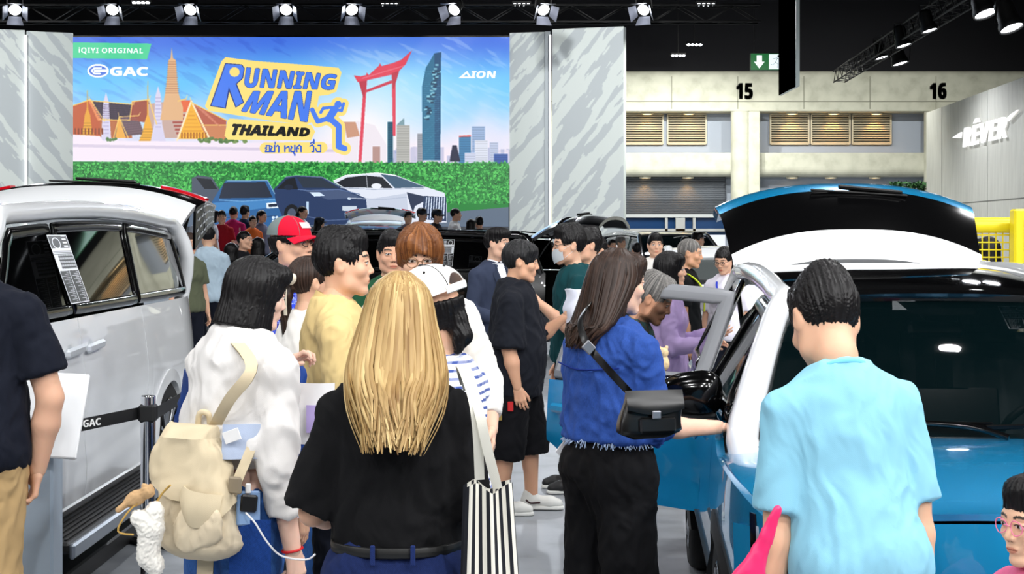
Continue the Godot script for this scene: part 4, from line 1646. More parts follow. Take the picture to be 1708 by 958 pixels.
func screen_picture() -> ImageTexture:
	var w := 1456
	var h := 632
	im = Image.create_empty(w, h, false, Image.FORMAT_RGB8)
	var z := FastNoiseLite.new()
	z.seed = 3
	z.frequency = 0.004
	z.fractal_octaves = 3
	for by in range(0, 430, 2):
		for bx in range(0, w, 2):
			var u := bx / float(w)
			var v := by / 430.0
			var c := Color(0.27, 0.45, 0.88).lerp(Color(0.4, 0.76, 0.98), smoothstep(0.0, 0.36, v))
			c = c.lerp(Color(0.97, 0.9, 0.94), smoothstep(0.3, 0.95, v + 0.12 * z.get_noise_2d(bx, by)))
			c = c.lerp(Color(0.72, 0.9, 1.0), 0.75 * exp(-pow((u - 0.72) / 0.16, 2) - pow((v - 0.42) / 0.3, 2)))
			c = c.lerp(Color(1, 0.97, 0.97), 0.9 * exp(-pow((u - 0.66) / 0.12, 2) - pow((v - 0.72) / 0.3, 2)))
			var st: float = z.get_noise_2d(bx * 0.9 + by * 1.6, (by - bx * 0.55) * 7.0)
			if st > 0.12 and u > 0.5:
				c = c.lerp(Color(0.9, 0.95, 1.0), 0.25 * smoothstep(0.5, 0.72, u) * smoothstep(0.12, 0.4, st) * (1.0 - v))
			elif st > 0.1 and u < 0.5:
				c = c.lerp(Color(0.15, 0.25, 0.7), 0.22 * smoothstep(0.1, 0.4, st) * (1.0 - v))
			im.fill_rect(Rect2i(bx, by, 2, 2), c)
	var rng := RandomNumberGenerator.new()
	rng.seed = 5
	# temple roofs, spires and the long white wall
	polyq(1, [365, 530, 450, 500, 520, 600, 520, 690, 365, 690], Color(0.75, 0.36, 0.2))
	polyq(1, [450, 505, 665, 525, 640, 600, 500, 600], Color(0.2, 0.15, 0.22))
	polyq(1, [440, 500, 460, 500, 510, 600, 490, 605], Color(0.9, 0.55, 0.35))
	polyq(1, [500, 598, 650, 598, 660, 690, 500, 690], Color(0.72, 0.42, 0.25))
	polyq(1, [595, 585, 690, 580, 720, 670, 570, 685], Color(0.4, 0.32, 0.36))
	polyq(1, [595, 585, 575, 690, 630, 690], Color(0.93, 0.68, 0.3))
	polyq(1, [660, 510, 740, 500, 780, 620, 650, 600], Color(0.62, 0.3, 0.22))
	polyq(1, [740, 520, 930, 495, 960, 690, 740, 690], Color(0.78, 0.66, 0.62))
	polyq(1, [890, 505, 960, 500, 935, 560, 885, 560], Color(0.9, 0.42, 0.26))
	for r in 6:
		polyq(1, [850 + r * 6, 570 + r * 18, 960, 570 + r * 18, 960, 580 + r * 18, 850 + r * 6, 580 + r * 18], Color(0.66, 0.34, 0.3))
	polyq(1, [955, 515, 890, 695, 1050, 695], Color(0.95, 0.7, 0.22))
	polyq(1, [955, 510, 1130, 600, 1130, 640, 1010, 640], Color(0.72, 0.38, 0.3))
	polyq(1, [1000, 625, 1130, 625, 1130, 700, 1040, 700], Color(0.8, 0.52, 0.36))
	stroke(1, [955, 505, 885, 700], 9, Color(0.98, 0.9, 0.75))
	stroke(1, [955, 505, 1050, 700], 9, Color(0.98, 0.9, 0.75))
	for s in [[437, 430, 675, 34, Color(0.9, 0.64, 0.2)], [738, 378, 705, 44, Color(0.93, 0.68, 0.22)]]:
		polyq(1, [s[0], s[1], s[0] + 4, s[2] - 130, s[0] + 14, s[2] - 100, s[0] + s[3] * 0.6, s[2] - 40, s[0] + s[3], s[2], s[0] - s[3], s[2], s[0] - s[3] * 0.6, s[2] - 40, s[0] - 14, s[2] - 100, s[0] - 4, s[2] - 130], s[4])
		for r in 5:
			stroke(1, [s[0] - s[3] + r * 4, s[2] - r * 14 - 4, s[0] + s[3] - r * 4, s[2] - r * 14 - 4], 3, (s[4] as Color).darkened(0.25))
	for s in [[530, 462, 700, 26], [790, 430, 708, 38]]:
		polyq(1, [s[0], s[1], s[0] + 14, s[1] + 50, s[0] + 20, s[2] - 90, s[0] + s[3], s[2], s[0] - s[3], s[2], s[0] - 20, s[2] - 90, s[0] - 14, s[1] + 50], Color(0.84, 0.82, 0.92))
		for r in 9:
			stroke(1, [s[0] - 15, s[1] + 60 + r * 18, s[0] + 15, s[1] + 60 + r * 18], 3, Color(0.66, 0.63, 0.78))
	polyq(1, [858, 238, 864, 290, 878, 300, 886, 420, 890, 460, 915, 540, 915, 600, 800, 600, 815, 520, 826, 460, 832, 420, 842, 300, 852, 290], Color(0.88, 0.7, 0.52))
	for r in 15:
		stroke(1, [838 - r * 1.0, 310 + r * 11, 880 + r * 1.2, 310 + r * 11], 3.5, Color(0.7, 0.5, 0.38))
	polyq(1, [365, 672, 500, 680, 515, 705, 760, 705, 1330, 715, 1900, 720, 1900, 830, 365, 830], Color(0.95, 0.9, 0.95))
	polyq(1, [365, 720, 1900, 750, 1900, 765, 365, 735], Color(0.85, 0.8, 0.88))
	for r in 40:
		disc(q1(990 + rng.randf() * 240, 690 + rng.randf() * 20), 7, 5, Color(0.3, 0.45, 0.25).lerp(Color(0.5, 0.6, 0.35), rng.randf()))
	for r in 10:
		disc(q1(515 + rng.randf() * 70, 690 + rng.randf() * 12), 5, 4, Color(0.35, 0.5, 0.3))
	# gilded edges, tiers and windows of the temple roofs
	var gold := Color(0.97, 0.8, 0.42)
	for e in [[365, 528, 452, 498], [452, 498, 522, 606], [450, 503, 668, 522], [500, 598, 648, 600], [595, 583, 568, 690], [595, 583, 640, 688], [595, 583, 692, 578], [660, 508, 745, 498], [660, 508, 648, 602], [745, 498, 782, 620], [930, 494, 890, 505], [955, 512, 1132, 602], [1000, 625, 1132, 625]]:
		stroke(1, e, 5, gold)
	for e in [[450, 500, 444, 482], [595, 583, 590, 562], [745, 498, 752, 478], [665, 522, 674, 500], [930, 494, 936, 474], [955, 512, 950, 486], [522, 606, 530, 590], [692, 578, 702, 560]]:
		stroke(1, e, 3, gold.lightened(0.2))
	for r in 7:
		stroke(1, [462 + r * 5, 520 + r * 11, 655 - r * 2, 532 + r * 10], 2, Color(0.34, 0.26, 0.36))
		stroke(1, [604 + r * 3, 596 + r * 12, 690 + r * 4, 590 + r * 11], 2, Color(0.55, 0.42, 0.46))
		stroke(1, [975 + r * 16, 530 + r * 14, 1030 + r * 12, 560 + r * 12], 3, Color(0.86, 0.56, 0.46))
	for r in 9:
		polyq(1, [372 + r * 17, 640, 379 + r * 17, 640, 379 + r * 17, 672, 372 + r * 17, 672], Color(0.5, 0.24, 0.14))
		polyq(1, [905 + r * 15, 662, 911 + r * 15, 662, 911 + r * 15, 692, 905 + r * 15, 692], Color(0.62, 0.36, 0.12))
	for r in 8:
		stroke(1, [955 - r * 7, 540 + r * 19, 955 + r * 9, 540 + r * 19], 2.5, Color(0.8, 0.5, 0.14))
	# the hall behind the red swing, the city
	polyq(2, [715, 440, 780, 400, 860, 420, 920, 520, 920, 600, 715, 600], Color(0.93, 0.9, 0.93))
	polyq(2, [715, 405, 770, 405, 790, 470, 730, 480], Color(0.8, 0.6, 0.5))
	polyq(2, [850, 520, 885, 520, 885, 600, 850, 600], Color(0.72, 0.58, 0.55))
	for r in 120:
		var bx := 920.0 + rng.randf() * 570.0
		var bh := 20.0 + rng.randf() * 60.0
		polyq(2, [bx, 600 - bh, bx + 18, 600 - bh, bx + 18, 605, bx, 605], Color(0.62, 0.66, 0.8).lerp(Color(0.93, 0.88, 0.93), rng.randf()))
	for b in [[920, 405, 945, Color(0.12, 0.35, 0.45)], [962, 420, 1024, Color(0.72, 0.72, 0.7)], [1060, 460, 1086, Color(0.6, 0.62, 0.66)], [1255, 470, 1312, Color(0.25, 0.5, 0.68)], [1316, 425, 1378, Color(0.6, 0.7, 0.85)], [1330, 490, 1392, Color(0.86, 0.88, 0.94)], [1400, 500, 1440, Color(0.74, 0.78, 0.88)], [1420, 555, 1486, Color(0.2, 0.35, 0.65)], [1282, 550, 1335, Color(0.8, 0.83, 0.92)]]:
		polyq(2, [b[0], b[1], b[2], b[1], b[2], 605, b[0], 605], b[3])
		for r in int((605 - b[1]) / 11):
			stroke(2, [b[0] + 2, b[1] + 6 + r * 11, b[2] - 2, b[1] + 6 + r * 11], 2.6, (b[3] as Color).darkened(0.22))
	polyq(2, [962, 420, 998, 385, 1000, 420], Color(0.5, 0.62, 0.66))
	polyq(2, [1212, 590, 1225, 515, 1245, 515, 1262, 590], Color(0.12, 0.14, 0.25))
	polyq(2, [1256, 470, 1312, 466, 1312, 474, 1256, 476], Color(0.85, 0.4, 0.4))
	polyq(2, [1082, 240, 1100, 150, 1120, 118, 1140, 82, 1172, 76, 1168, 585, 1085, 585], Color(0.16, 0.42, 0.56))
	polyq(2, [1140, 82, 1172, 76, 1168, 585, 1142, 585], Color(0.1, 0.3, 0.46))
	for r in 44:
		stroke(2, [1088, 170 + r * 9.6, 1168, 168 + r * 9.6], 1.6, Color(0.3, 0.58, 0.7))
	for r in 60:
		var ty := 130.0 + rng.randf() * 260.0
		var tx := 1150.0 - (ty - 130.0) * 0.22 + rng.randf() * 26.0 - 13.0
		polyq(2, [tx, ty, tx + 16, ty, tx + 16, ty + 8, tx, ty + 8], Color(0.08, 0.24, 0.36) if r % 2 else Color(0.5, 0.74, 0.82))
	var red := Color(0.88, 0.3, 0.38)
	polyq(2, [808, 210, 824, 208, 797, 600, 783, 600], red)
	polyq(2, [940, 160, 958, 150, 958, 470, 945, 470], red)
	polyq(2, [762, 186, 795, 190, 820, 184, 822, 172, 832, 184, 880, 140, 884, 128, 892, 142, 945, 128, 985, 112, 1035, 68, 1005, 135, 960, 178, 780, 218], red)
	polyq(2, [785, 215, 822, 210, 812, 290, 806, 290], red.darkened(0.15))
	polyq(2, [940, 175, 975, 165, 950, 250, 944, 250], red.darkened(0.15))
	polyq(2, [815, 256, 820, 266, 942, 222, 940, 208], red.darkened(0.08))
	stroke(2, [800, 200, 1000, 140], 3, red.lightened(0.35))
	# hedge and ground
	polyq(2, [-700, 590, 1490, 600, 1490, 830, -700, 830], Color(0.1, 0.5, 0.2))
	polyq(2, [-700, 800, 1200, 830, 1490, 805, 1490, 960, -700, 960], Color(0.36, 0.42, 0.5))
	for r in 9000:
		var p := Vector2(rng.randf() * 1456.0, 418.0 + rng.randf() * 150.0)
		if p.y > 555 and p.x > 1240:
			continue
		var g := rng.randf()
		var c := Color(0.03, 0.34, 0.14).lerp(Color(0.42, 0.9, 0.42), g * 0.9)
		var a := rng.randf() * PI
		var d := Vector2(cos(a), sin(a)) * (4.0 + 4.0 * rng.randf())
		fillpoly([p - d, p + d.orthogonal() * 0.5, p + d, p - d.orthogonal() * 0.5], c)
	# three cars in the picture
	var navy := Color(0.14, 0.22, 0.38)
	polyq(2, [0, 670, 30, 655, 95, 665, 130, 720, 140, 790, 0, 790], Color(0.3, 0.34, 0.4))
	polyq(2, [20, 668, 90, 674, 120, 720, 60, 720], Color(0.1, 0.12, 0.16))
	polyq(2, [95, 780, 125, 730, 160, 680, 358, 678, 392, 740, 420, 790, 426, 880, 415, 960, 95, 960], Color(0.16, 0.38, 0.6))
	polyq(2, [100, 785, 395, 765, 415, 800, 110, 840], Color(0.26, 0.52, 0.76))
	polyq(2, [150, 690, 345, 688, 380, 760, 128, 764], Color(0.13, 0.17, 0.24))
	polyq(2, [350, 786, 408, 782, 414, 808, 352, 812], Color(0.9, 0.95, 1.0))
	polyq(2, [360, 792, 400, 789, 403, 802, 362, 805], Color(0.1, 0.15, 0.25))
	for e in 4:
		disc(q2(383 + (e % 2) * 17, 854 + (e / 2) * 17), 5, 5, Color(0.85, 0.92, 1))
	polyq(2, [385, 720, 440, 666, 490, 658, 612, 664, 690, 705, 790, 740, 825, 770, 830, 830, 740, 885, 480, 892, 430, 860, 395, 780], navy)
	polyq(2, [520, 725, 690, 720, 800, 760, 640, 770], navy.lightened(0.16))
	polyq(2, [400, 718, 446, 674, 484, 666, 500, 722], Color(0.06, 0.08, 0.12))
	polyq(2, [492, 664, 606, 669, 692, 716, 524, 714], Color(0.16, 0.2, 0.26))
	disc(q2(455, 712), 15, 9, Color(0.1, 0.14, 0.22))
	polyq(2, [553, 735, 600, 735, 625, 752, 575, 755], Color(0.85, 0.92, 1.0))
	polyq(2, [538, 780, 550, 780, 550, 840, 538, 830], Color(0.75, 0.85, 0.95))
	polyq(2, [708, 800, 775, 800, 775, 825, 708, 822], Color(0.8, 0.85, 0.9))
	disc(q2(740, 765), 6, 4, Color(0.85, 0.92, 1))
	var wh := Color(0.88, 0.9, 0.95)
	polyq(2, [665, 680, 720, 655, 870, 643, 960, 655, 1100, 710, 1188, 738, 1200, 800, 1198, 878, 830, 890, 822, 765, 740, 730, 670, 690], wh)
	polyq(2, [820, 770, 1010, 740, 1020, 870, 830, 885], Color(0.78, 0.81, 0.88))
	polyq(2, [680, 690, 730, 666, 815, 656, 895, 664, 945, 716, 715, 712], Color(0.08, 0.1, 0.14))
	stroke(2, [820, 656, 826, 712], 5, wh.darkened(0.4))
	polyq(2, [888, 650, 962, 660, 1100, 712, 955, 716], Color(0.25, 0.36, 0.46))
	disc(q2(868, 706), 17, 9, wh.lightened(0.4))
	polyq(2, [1010, 735, 1095, 755, 1088, 780, 1050, 800, 1040, 830, 1028, 800], Color(0.12, 0.18, 0.3))
	polyq(2, [1090, 752, 1196, 758, 1196, 872, 1082, 862], Color(0.15, 0.22, 0.36))
	for e in 8:
		stroke(2, [1104 + e * 12, 760, 1096 + e * 12.5, 860], 4.5, Color(0.85, 0.9, 0.98))
	stroke(2, [165, 682, 355, 680, 390, 742], 4, Color(0.5, 0.66, 0.8))
	stroke(2, [130, 772, 240, 778, 390, 768], 5, Color(0.42, 0.64, 0.84))
	stroke(2, [112, 850, 250, 860, 400, 845], 4, Color(0.1, 0.26, 0.44))
	stroke(2, [442, 664, 490, 657, 612, 664, 692, 706], 4, Color(0.45, 0.52, 0.62))
	stroke(2, [500, 722, 560, 728, 690, 722, 790, 745], 4, Color(0.36, 0.45, 0.62))
	stroke(2, [545, 850, 640, 868, 750, 862], 5, Color(0.3, 0.38, 0.54))
	disc(q2(470, 840), 26, 34, Color(0.05, 0.06, 0.09))
	disc(q2(470, 840), 15, 21, Color(0.3, 0.34, 0.42))
	stroke(2, [668, 682, 722, 656, 870, 644, 960, 656], 4, Color(0.98, 0.99, 1))
	stroke(2, [700, 714, 850, 722, 955, 720, 1090, 716], 4, Color(0.66, 0.7, 0.78))
	stroke(2, [740, 762, 900, 770, 1010, 758], 4, Color(0.7, 0.74, 0.82))
	disc(q2(905, 872), 30, 36, Color(0.08, 0.09, 0.12))
	disc(q2(905, 872), 18, 22, Color(0.5, 0.53, 0.6))
	var soft := im.duplicate() as Image   # the photographs in the picture are a little soft, the lettering is sharp
	soft.resize(w / 3, h / 3, Image.INTERPOLATE_LANCZOS)
	soft.resize(w, h, Image.INTERPOLATE_CUBIC)
	im.blit_rect(soft, Rect2i(0, 0, w, 420), Vector2i.ZERO)
	# the show's logo
	var yel := Color(0.985, 0.88, 0.5)
	polyq(2, [140, 118, 158, 100, 300, 118, 560, 138, 690, 150, 704, 172, 680, 262, 640, 278, 598, 282, 575, 400, 540, 418, 380, 400, 80, 352, 62, 330], yel)
	polyq(2, [168, 398, 180, 388, 560, 418, 580, 450, 560, 492, 170, 488, 154, 470], yel)
	var runner := [[672, 345, 645, 388], [674, 345, 704, 352, 714, 318], [655, 336, 618, 340, 606, 360], [650, 388, 690, 424, 690, 520, 718, 530], [642, 388, 592, 402, 566, 348]]
	var rw := [36, 14, 14, 28, 22]
	for i in 5:
		stroke(2, runner[i], rw[i] + 34, yel)
	disc(q2(688, 322), 24, 24, yel)
	stroke(2, [345, 528, 612, 525], 52, yel)
	var blu := Color(0.3, 0.5, 0.94)
	var ink := Color(0.12, 0.2, 0.5)
	polyq(2, [157, 128, 236, 134, 249, 152, 241, 200, 212, 226, 246, 314, 206, 338, 176, 262, 160, 342, 86, 330], ink)
	polyq(2, [160, 132, 233, 137, 245, 153, 237, 198, 206, 226, 241, 312, 208, 333, 174, 240, 156, 338, 92, 327], blu)
	disc(q2(201, 170), 17, 16, yel)
	var sans := font("Droid Sans Bold")
	text_quad("UNNING", sans, q2(260, 150), q2(682, 184), q2(664, 252), q2(246, 240), ink, 3.0)
	text_quad("UNNING", sans, q2(260, 150), q2(682, 184), q2(664, 252), q2(246, 240), blu, 1.6)
	text_quad("MAN", sans, q2(292, 262), q2(562, 262), q2(540, 402), q2(236, 352), ink, 3.4)
	text_quad("MAN", sans, q2(292, 262), q2(562, 262), q2(540, 402), q2(236, 352), blu, 2.0)
	text_quad("THAILAND", sans, q2(196, 416), q2(556, 436), q2(548, 470), q2(178, 464), Color(0.06, 0.06, 0.06), 2.4)
	for i in 5:
		stroke(2, runner[i], rw[i], blu)
	disc(q2(688, 322), 12, 12, blu)
	# the Thai line below it
	var thai := [
		[352, 522, 346, 528, 352, 532, 346, 545, 366, 545, 366, 516, 350, 516], [372, 518, 378, 524, 372, 532, 372, 545, 390, 545, 390, 515], [398, 520, 404, 514, 409, 520, 409, 546], [392, 500, 392, 508],
		[438, 516, 438, 545, 438, 530, 455, 520, 458, 528, 458, 545], [466, 518, 471, 524, 466, 532, 466, 545, 484, 545, 484, 515], [478, 550, 484, 556, 484, 562], [494, 545, 492, 526, 502, 530, 492, 526, 505, 514, 514, 520, 514, 545],
		[556, 518, 566, 512, 573, 520, 573, 545, 566, 545], [558, 505, 574, 498, 574, 506], [574, 488, 574, 496], [582, 530, 588, 545, 606, 545, 606, 515, 594, 515]]
	for g in thai:
		stroke(2, g, 6.5, Color(0.2, 0.36, 0.8))
	# ribbon and makers' marks
	polyq(1, [365, 212, 757, 218, 735, 296, 365, 290], Color(0.3, 0.82, 0.6))
	var wt := Color(0.97, 0.99, 1)
	text_quad("iQIYI ORIGINAL", sans, q1(393, 236), q1(716, 240), q1(714, 272), q1(393, 270), wt)
	disc(q1(490, 354), 36, 23, wt)
	disc(q1(490, 354), 30, 17, Color(0.3, 0.47, 0.86))
	polyq(1, [470, 347, 542, 347, 542, 361, 470, 361], wt)
	stroke(1, [505, 340, 472, 340, 458, 354, 472, 368, 500, 368], 8, wt)
	text_quad("GAC", sans, q1(552, 336), q1(738, 336), q1(738, 378), q1(552, 378), wt, 1.6)
	text_quad("ION", sans, q2(1318, 166), q2(1428, 166), q2(1424, 198), q2(1310, 198), wt, 1.2)
	polyq(2, [1254, 198, 1294, 164, 1316, 198, 1304, 198, 1291, 176, 1278, 190, 1300, 190, 1304, 198], wt)
	return ImageTexture.create_from_image(im)

# ---------- lamps over the stands ----------
const ORD := ["first", "second", "third", "fourth", "fifth", "sixth", "seventh", "eighth", "ninth", "tenth"]

func spot(pos: Vector3, to: Vector3, energy: float, angle: float, size: float, col := Color(1, 1, 1), parent: Node = null) -> SpotLight3D:
	var l := SpotLight3D.new()
	l.name = "spot_light"
	l.light_energy = energy
	l.light_color = col
	l.spot_angle = angle
	l.spot_angle_attenuation = 0.6
	l.light_size = size
	l.spot_range = 90.0
	l.spot_attenuation = 2.0
	l.shadow_enabled = true
	(self if parent == null else parent).add_child(l, true)
	var b := Basis.looking_at((to - pos).normalized(), Vector3.UP if absf((to - pos).normalized().y) < 0.98 else Vector3.FORWARD)
	l.transform = Transform3D(b, pos)
	return l

var can_mesh: ArrayMesh
var lens_mesh: ArrayMesh
func lamp_can(label: String, pos: Vector3, to: Vector3, energy: float, angle: float, glow: float, size := 0.11, col := Color(1, 1, 1), group := "", hang := 0.35) -> Node3D:
	if can_mesh == null:
		var s := Soup.new()
		s.lathe([Vector2(0.0, 0.34), Vector2(0.07, 0.34), Vector2(0.1, 0.3), Vector2(0.11, 0.1), Vector2(0.13, 0.06), Vector2(0.135, 0.0), Vector2(0.12, 0.0), Vector2(0.118, 0.03)], Transform3D(), 20)
		can_mesh = s.mesh()
		var q := Soup.new()
		q.lathe([Vector2(0.118, 0.02), Vector2(0.08, 0.008), Vector2(0.0, 0.004)], Transform3D(), 20)
		lens_mesh = q.mesh()
	var t := thing("spotlight", label, "lamp", pos, 0.0, group)
	var d := (to - pos).normalized()
	var y := -d
	var x := y.cross(Vector3(0.3, 0, 1)).normalized()
	var b := Basis(x, y, x.cross(y)).scaled_local(Vector3.ONE * size / 0.118)
	put("lamp_housing", can_mesh, mat(Color(0.03, 0.03, 0.03), 0.5), t, Transform3D(b, Vector3.ZERO))
	put("lamp_lens", lens_mesh, emis(col, glow), t, Transform3D(b, Vector3.ZERO))
	var yk := Soup.new()
	var w: float = size * 1.3
	yk.bar(Vector3(-w, 0, 0) - d * 0.1, Vector3(-w, hang - 0.08, 0), 0.03, 0.012)
	yk.bar(Vector3(w, 0, 0) - d * 0.1, Vector3(w, hang - 0.08, 0), 0.03, 0.012)
	yk.bar(Vector3(-w, hang - 0.08, 0), Vector3(w, hang - 0.08, 0), 0.03, 0.012)
	yk.bar(Vector3(0, hang - 0.08, 0), Vector3(0, hang, 0), 0.03, 0.03)
	put("yoke", yk.mesh(), mat(Color(0.03, 0.03, 0.03), 0.5), t)
	if energy > 0.0:
		spot(d * 0.03, d, energy, angle, size, col, t)
	return t

func truss(label: String, a: Vector3, b: Vector3, w := 0.3) -> Node3D:
	var t := thing("truss", label, "truss", a)
	var d := b - a
	var l := d.length()
	var z := d.normalized()
	var x := Vector3.UP.cross(z).normalized()
	var y := z.cross(x)
	var m := mat(Color(0.02, 0.02, 0.022), 0.8, 0.0, "truss_metal")
	for c in [[-0.5, -0.5], [0.5, -0.5], [-0.5, 0.5], [0.5, 0.5]]:
		var o: Vector3 = (x * c[0] + y * c[1]) * w
		put("chord", tubem([o, o + d], 0.025, 6), m, t)
	var s := Soup.new()
	var n := int(l / (w * 1.6))
	for i in n:
		var p0 := z * (l * i / n)
		var p1 := z * (l * (i + 1) / n)
		for q in [[-0.5, -0.5, 0.5, -0.5], [-0.5, 0.5, 0.5, 0.5], [-0.5, -0.5, -0.5, 0.5], [0.5, -0.5, 0.5, 0.5]]:
			var a0: Vector3 = (x * q[0] + y * q[1]) * w
			var a1: Vector3 = (x * q[2] + y * q[3]) * w
			s.bar(p0 + (a0 if i % 2 else a1), p1 + (a1 if i % 2 else a0), 0.02, 0.02)
	put("lacing", s.mesh(), m, t)
	return t

func lamp_rigs(energy: float):
	# the rigs hang over the stands, above the frame
	var rows := [3.2, -0.4, -4.0, -8.0, -12.0, -17.0]
	for r in rows.size():
		truss("black lattice truss of spotlights over the stands, %s row from the hall entrance" % ORD[r], Vector3(-9.5, 6.1, rows[r]), Vector3(9.5, 6.1, rows[r]))
		for i in 7:
			var x := -8.4 + 2.8 * i
			lamp_can("black spotlight, %s along the %s truss over the stands" % [ORD[i], ORD[r]], Vector3(x, 5.55, rows[r]), Vector3(x * 0.85, 0, rows[r] - (5.0 if r < 2 else 0.8)), energy * (1.35 if r < 2 else 1.0) * (1.7 if i > 3 else 0.9), 68.0, 14.0, 0.12)

# ---------- the hall ----------
func hall():
	var floor_m := StandardMaterial3D.new()
	floor_m.albedo_color = Color(0.61, 0.63, 0.655)
	floor_m.albedo_texture = noise_tex(0.012, 512, [PackedFloat32Array([0.0, 0.35, 0.55, 1.0]), PackedColorArray([Color(0.8, 0.8, 0.8), Color(0.93, 0.93, 0.93), Color(0.97, 0.97, 0.97), Color(1, 1, 1)])], 5, 7)
	floor_m.uv1_triplanar = true
	floor_m.uv1_world_triplanar = true
	floor_m.uv1_scale = Vector3.ONE * 0.35
	floor_m.roughness = 0.42
	struct("floor", boxm(Vector3(66, 0.2, 86)), floor_m, at(Vector3(0, -0.1, -30)))
	var void_m := mat(Color(0.1, 0.1, 0.12), 0.95, 0.0, "black_void")
	struct("ceiling", boxm(Vector3(66, 0.2, 86)), void_m, at(Vector3(0, 13.6, -30)))
	struct("wall_west", boxm(Vector3(0.3, 13.6, 86)), void_m, at(Vector3(-32.8, 6.8, -30)))
	struct("wall_east", boxm(Vector3(0.3, 13.6, 86)), void_m, at(Vector3(32.8, 6.8, -30)))
	struct("wall_south", boxm(Vector3(66, 13.6, 0.3)), void_m, at(Vector3(0, 6.8, 12.8)))
	# facade at the far end
	var d := 55.0
	var k := d / F
	var conc := StandardMaterial3D.new()
	conc.albedo_color = Color(0.72, 0.72, 0.66)
	conc.albedo_texture = noise_tex(0.01, 512, [PackedFloat32Array([0.0, 0.5, 1.0]), PackedColorArray([Color(0.84, 0.84, 0.83), Color(0.95, 0.95, 0.95), Color(1, 1, 1)])], 5, 3)
	conc.uv1_triplanar = true
	conc.uv1_scale = Vector3.ONE * 0.25
	conc.roughness = 0.8
	mats.conc = conc
	var grey := mat(Color(0.56, 0.59, 0.64), 0.8, 0.0, "grey_render")
	struct("wall_north", boxm(Vector3(66, 13.6, 0.4)), void_m, at(Vector3(0, 6.8, -d - 1.6)))
	var yv := func(py: float) -> float: return EYE - (py - 392.0) * k
	var xv := func(px: float) -> float: return (px - 854.0) * k
	# back of the bays
	struct("wall_facade", boxm(Vector3(66, yv.call(150), 0.3)), grey, at(Vector3(0, (yv.call(150) as float) / 2, -d - 1.1)))
	# beams: the upper one flat with a rounded top edge, the lower one with a rounded foot
	var rounded := func(y0: float, y1: float, dep: float, r0: float, r1: float) -> PackedVector2Array:
		var o := PackedVector2Array()
		o.append(Vector2(-1.0, y0))
		for i in 7:
			var a := PI / 2 * i / 6
			o.append(Vector2(dep - r0 + sin(a) * r0, y0 + r0 - cos(a) * r0))
		for i in 7:
			var a := PI / 2 * i / 6
			o.append(Vector2(dep - r1 + cos(a) * r1, y1 - r1 + sin(a) * r1))
		o.append(Vector2(-1.0, y1))
		return o
	var beam := func(y0: float, y1: float, x0: float, x1: float, r0: float, r1: float) -> ArrayMesh:
		var s := Soup.new()
		s.prism(rounded.call(y0, y1, 0.1, r0, r1), Transform3D(Basis(Vector3(0, 0, 1), Vector3.UP, Vector3(1, 0, 0)), Vector3(x0, 0, 0)), x1 - x0)
		return s.mesh()
	struct("trim_1", beam.call(yv.call(186), yv.call(118), -32.6, 32.6, 0.03, 0.22), conc, at(Vector3(0, 0, -d)))
	struct("trim_2", beam.call(yv.call(294), yv.call(255), -32.6, 32.6, 0.32, 0.04), conc, at(Vector3(0, 0, -d)))
	for i in 9:   # joints of the upper beam
		struct("trim_3" if i == 0 else "trim_3_%d" % i, boxm(Vector3(0.03, 1.2, 0.02)), mat(Color(0.5, 0.5, 0.45), 0.9), at(Vector3(xv.call(1120 + i * 110.0 - 440.0), yv.call(155), -d + 0.1)))
	struct("trim_4", boxm(Vector3(65, 0.03, 0.02)), mat(Color(0.5, 0.5, 0.45), 0.9), at(Vector3(0, yv.call(170), -d + 0.1)))
	# columns
	for cx: float in [1240.0, 1562.0, 918.0, 596.0]:
		var s := Soup.new()
		s.lathe([Vector2(0.0, 0.0), Vector2(0.36, 0.0), Vector2(0.36, yv.call(187)), Vector2(0.0, yv.call(187))], at(Vector3(-0.12, 0, 0.1)), 24)
		s.box(Vector3(0.42, yv.call(187), 0.7), at(Vector3(0.33, (yv.call(187) as float) / 2, 0.1)), 0.03)
		struct("column", s.mesh(), conc, at(Vector3(xv.call(cx), 0, -d)))
	# bay numbers painted on the beam
	for n in [["15", 1241.0], ["16", 1563.0]]:
		var tm := TextMesh.new()
		tm.text = n[0]
		tm.font = font("Droid Sans Bold")
		tm.font_size = 64
		tm.pixel_size = 0.0098
		tm.depth = 0.01
		var bold := Soup.new()
		for o: Vector3 in [Vector3(-0.025, -0.02, 0), Vector3(0.025, -0.02, 0), Vector3(-0.025, 0.02, 0), Vector3(0.025, 0.02, 0), Vector3.ZERO]:
			bold.add(tm, at(o))
		var nb := put("bay_number", bold.mesh(), mat(Color(0.03, 0.03, 0.03), 0.7), null, Transform3D(Basis.from_scale(Vector3(0.9, 1.2, 1)), Vector3(xv.call(n[1]), yv.call(153), -d + 0.115)))
		tag(nb, ("large black number 15 painted on the concrete beam above the round column" if n[0] == "15" else "large black number 16 painted on the beam near the pale booth wall"), "sign")
	# slatted vents, their frames, the lamps over them
	var slatm := mat(Color(0.66, 0.63, 0.55), 0.5, 0.0, "slat")
	var sl := boxm(Vector3(64 * k, 0.022, 0.085), 0.005)
	var vents := [[1004.0, "half hidden by the stage wall"], [1077.0, "between the stage wall and its neighbour"], [1150.0, "just before the column under number 15"], [1324.0, "first beyond the column under number 15"], [1393.5, "middle of the three between numbers 15 and 16"], [1463.0, "next to the column under number 16"]]
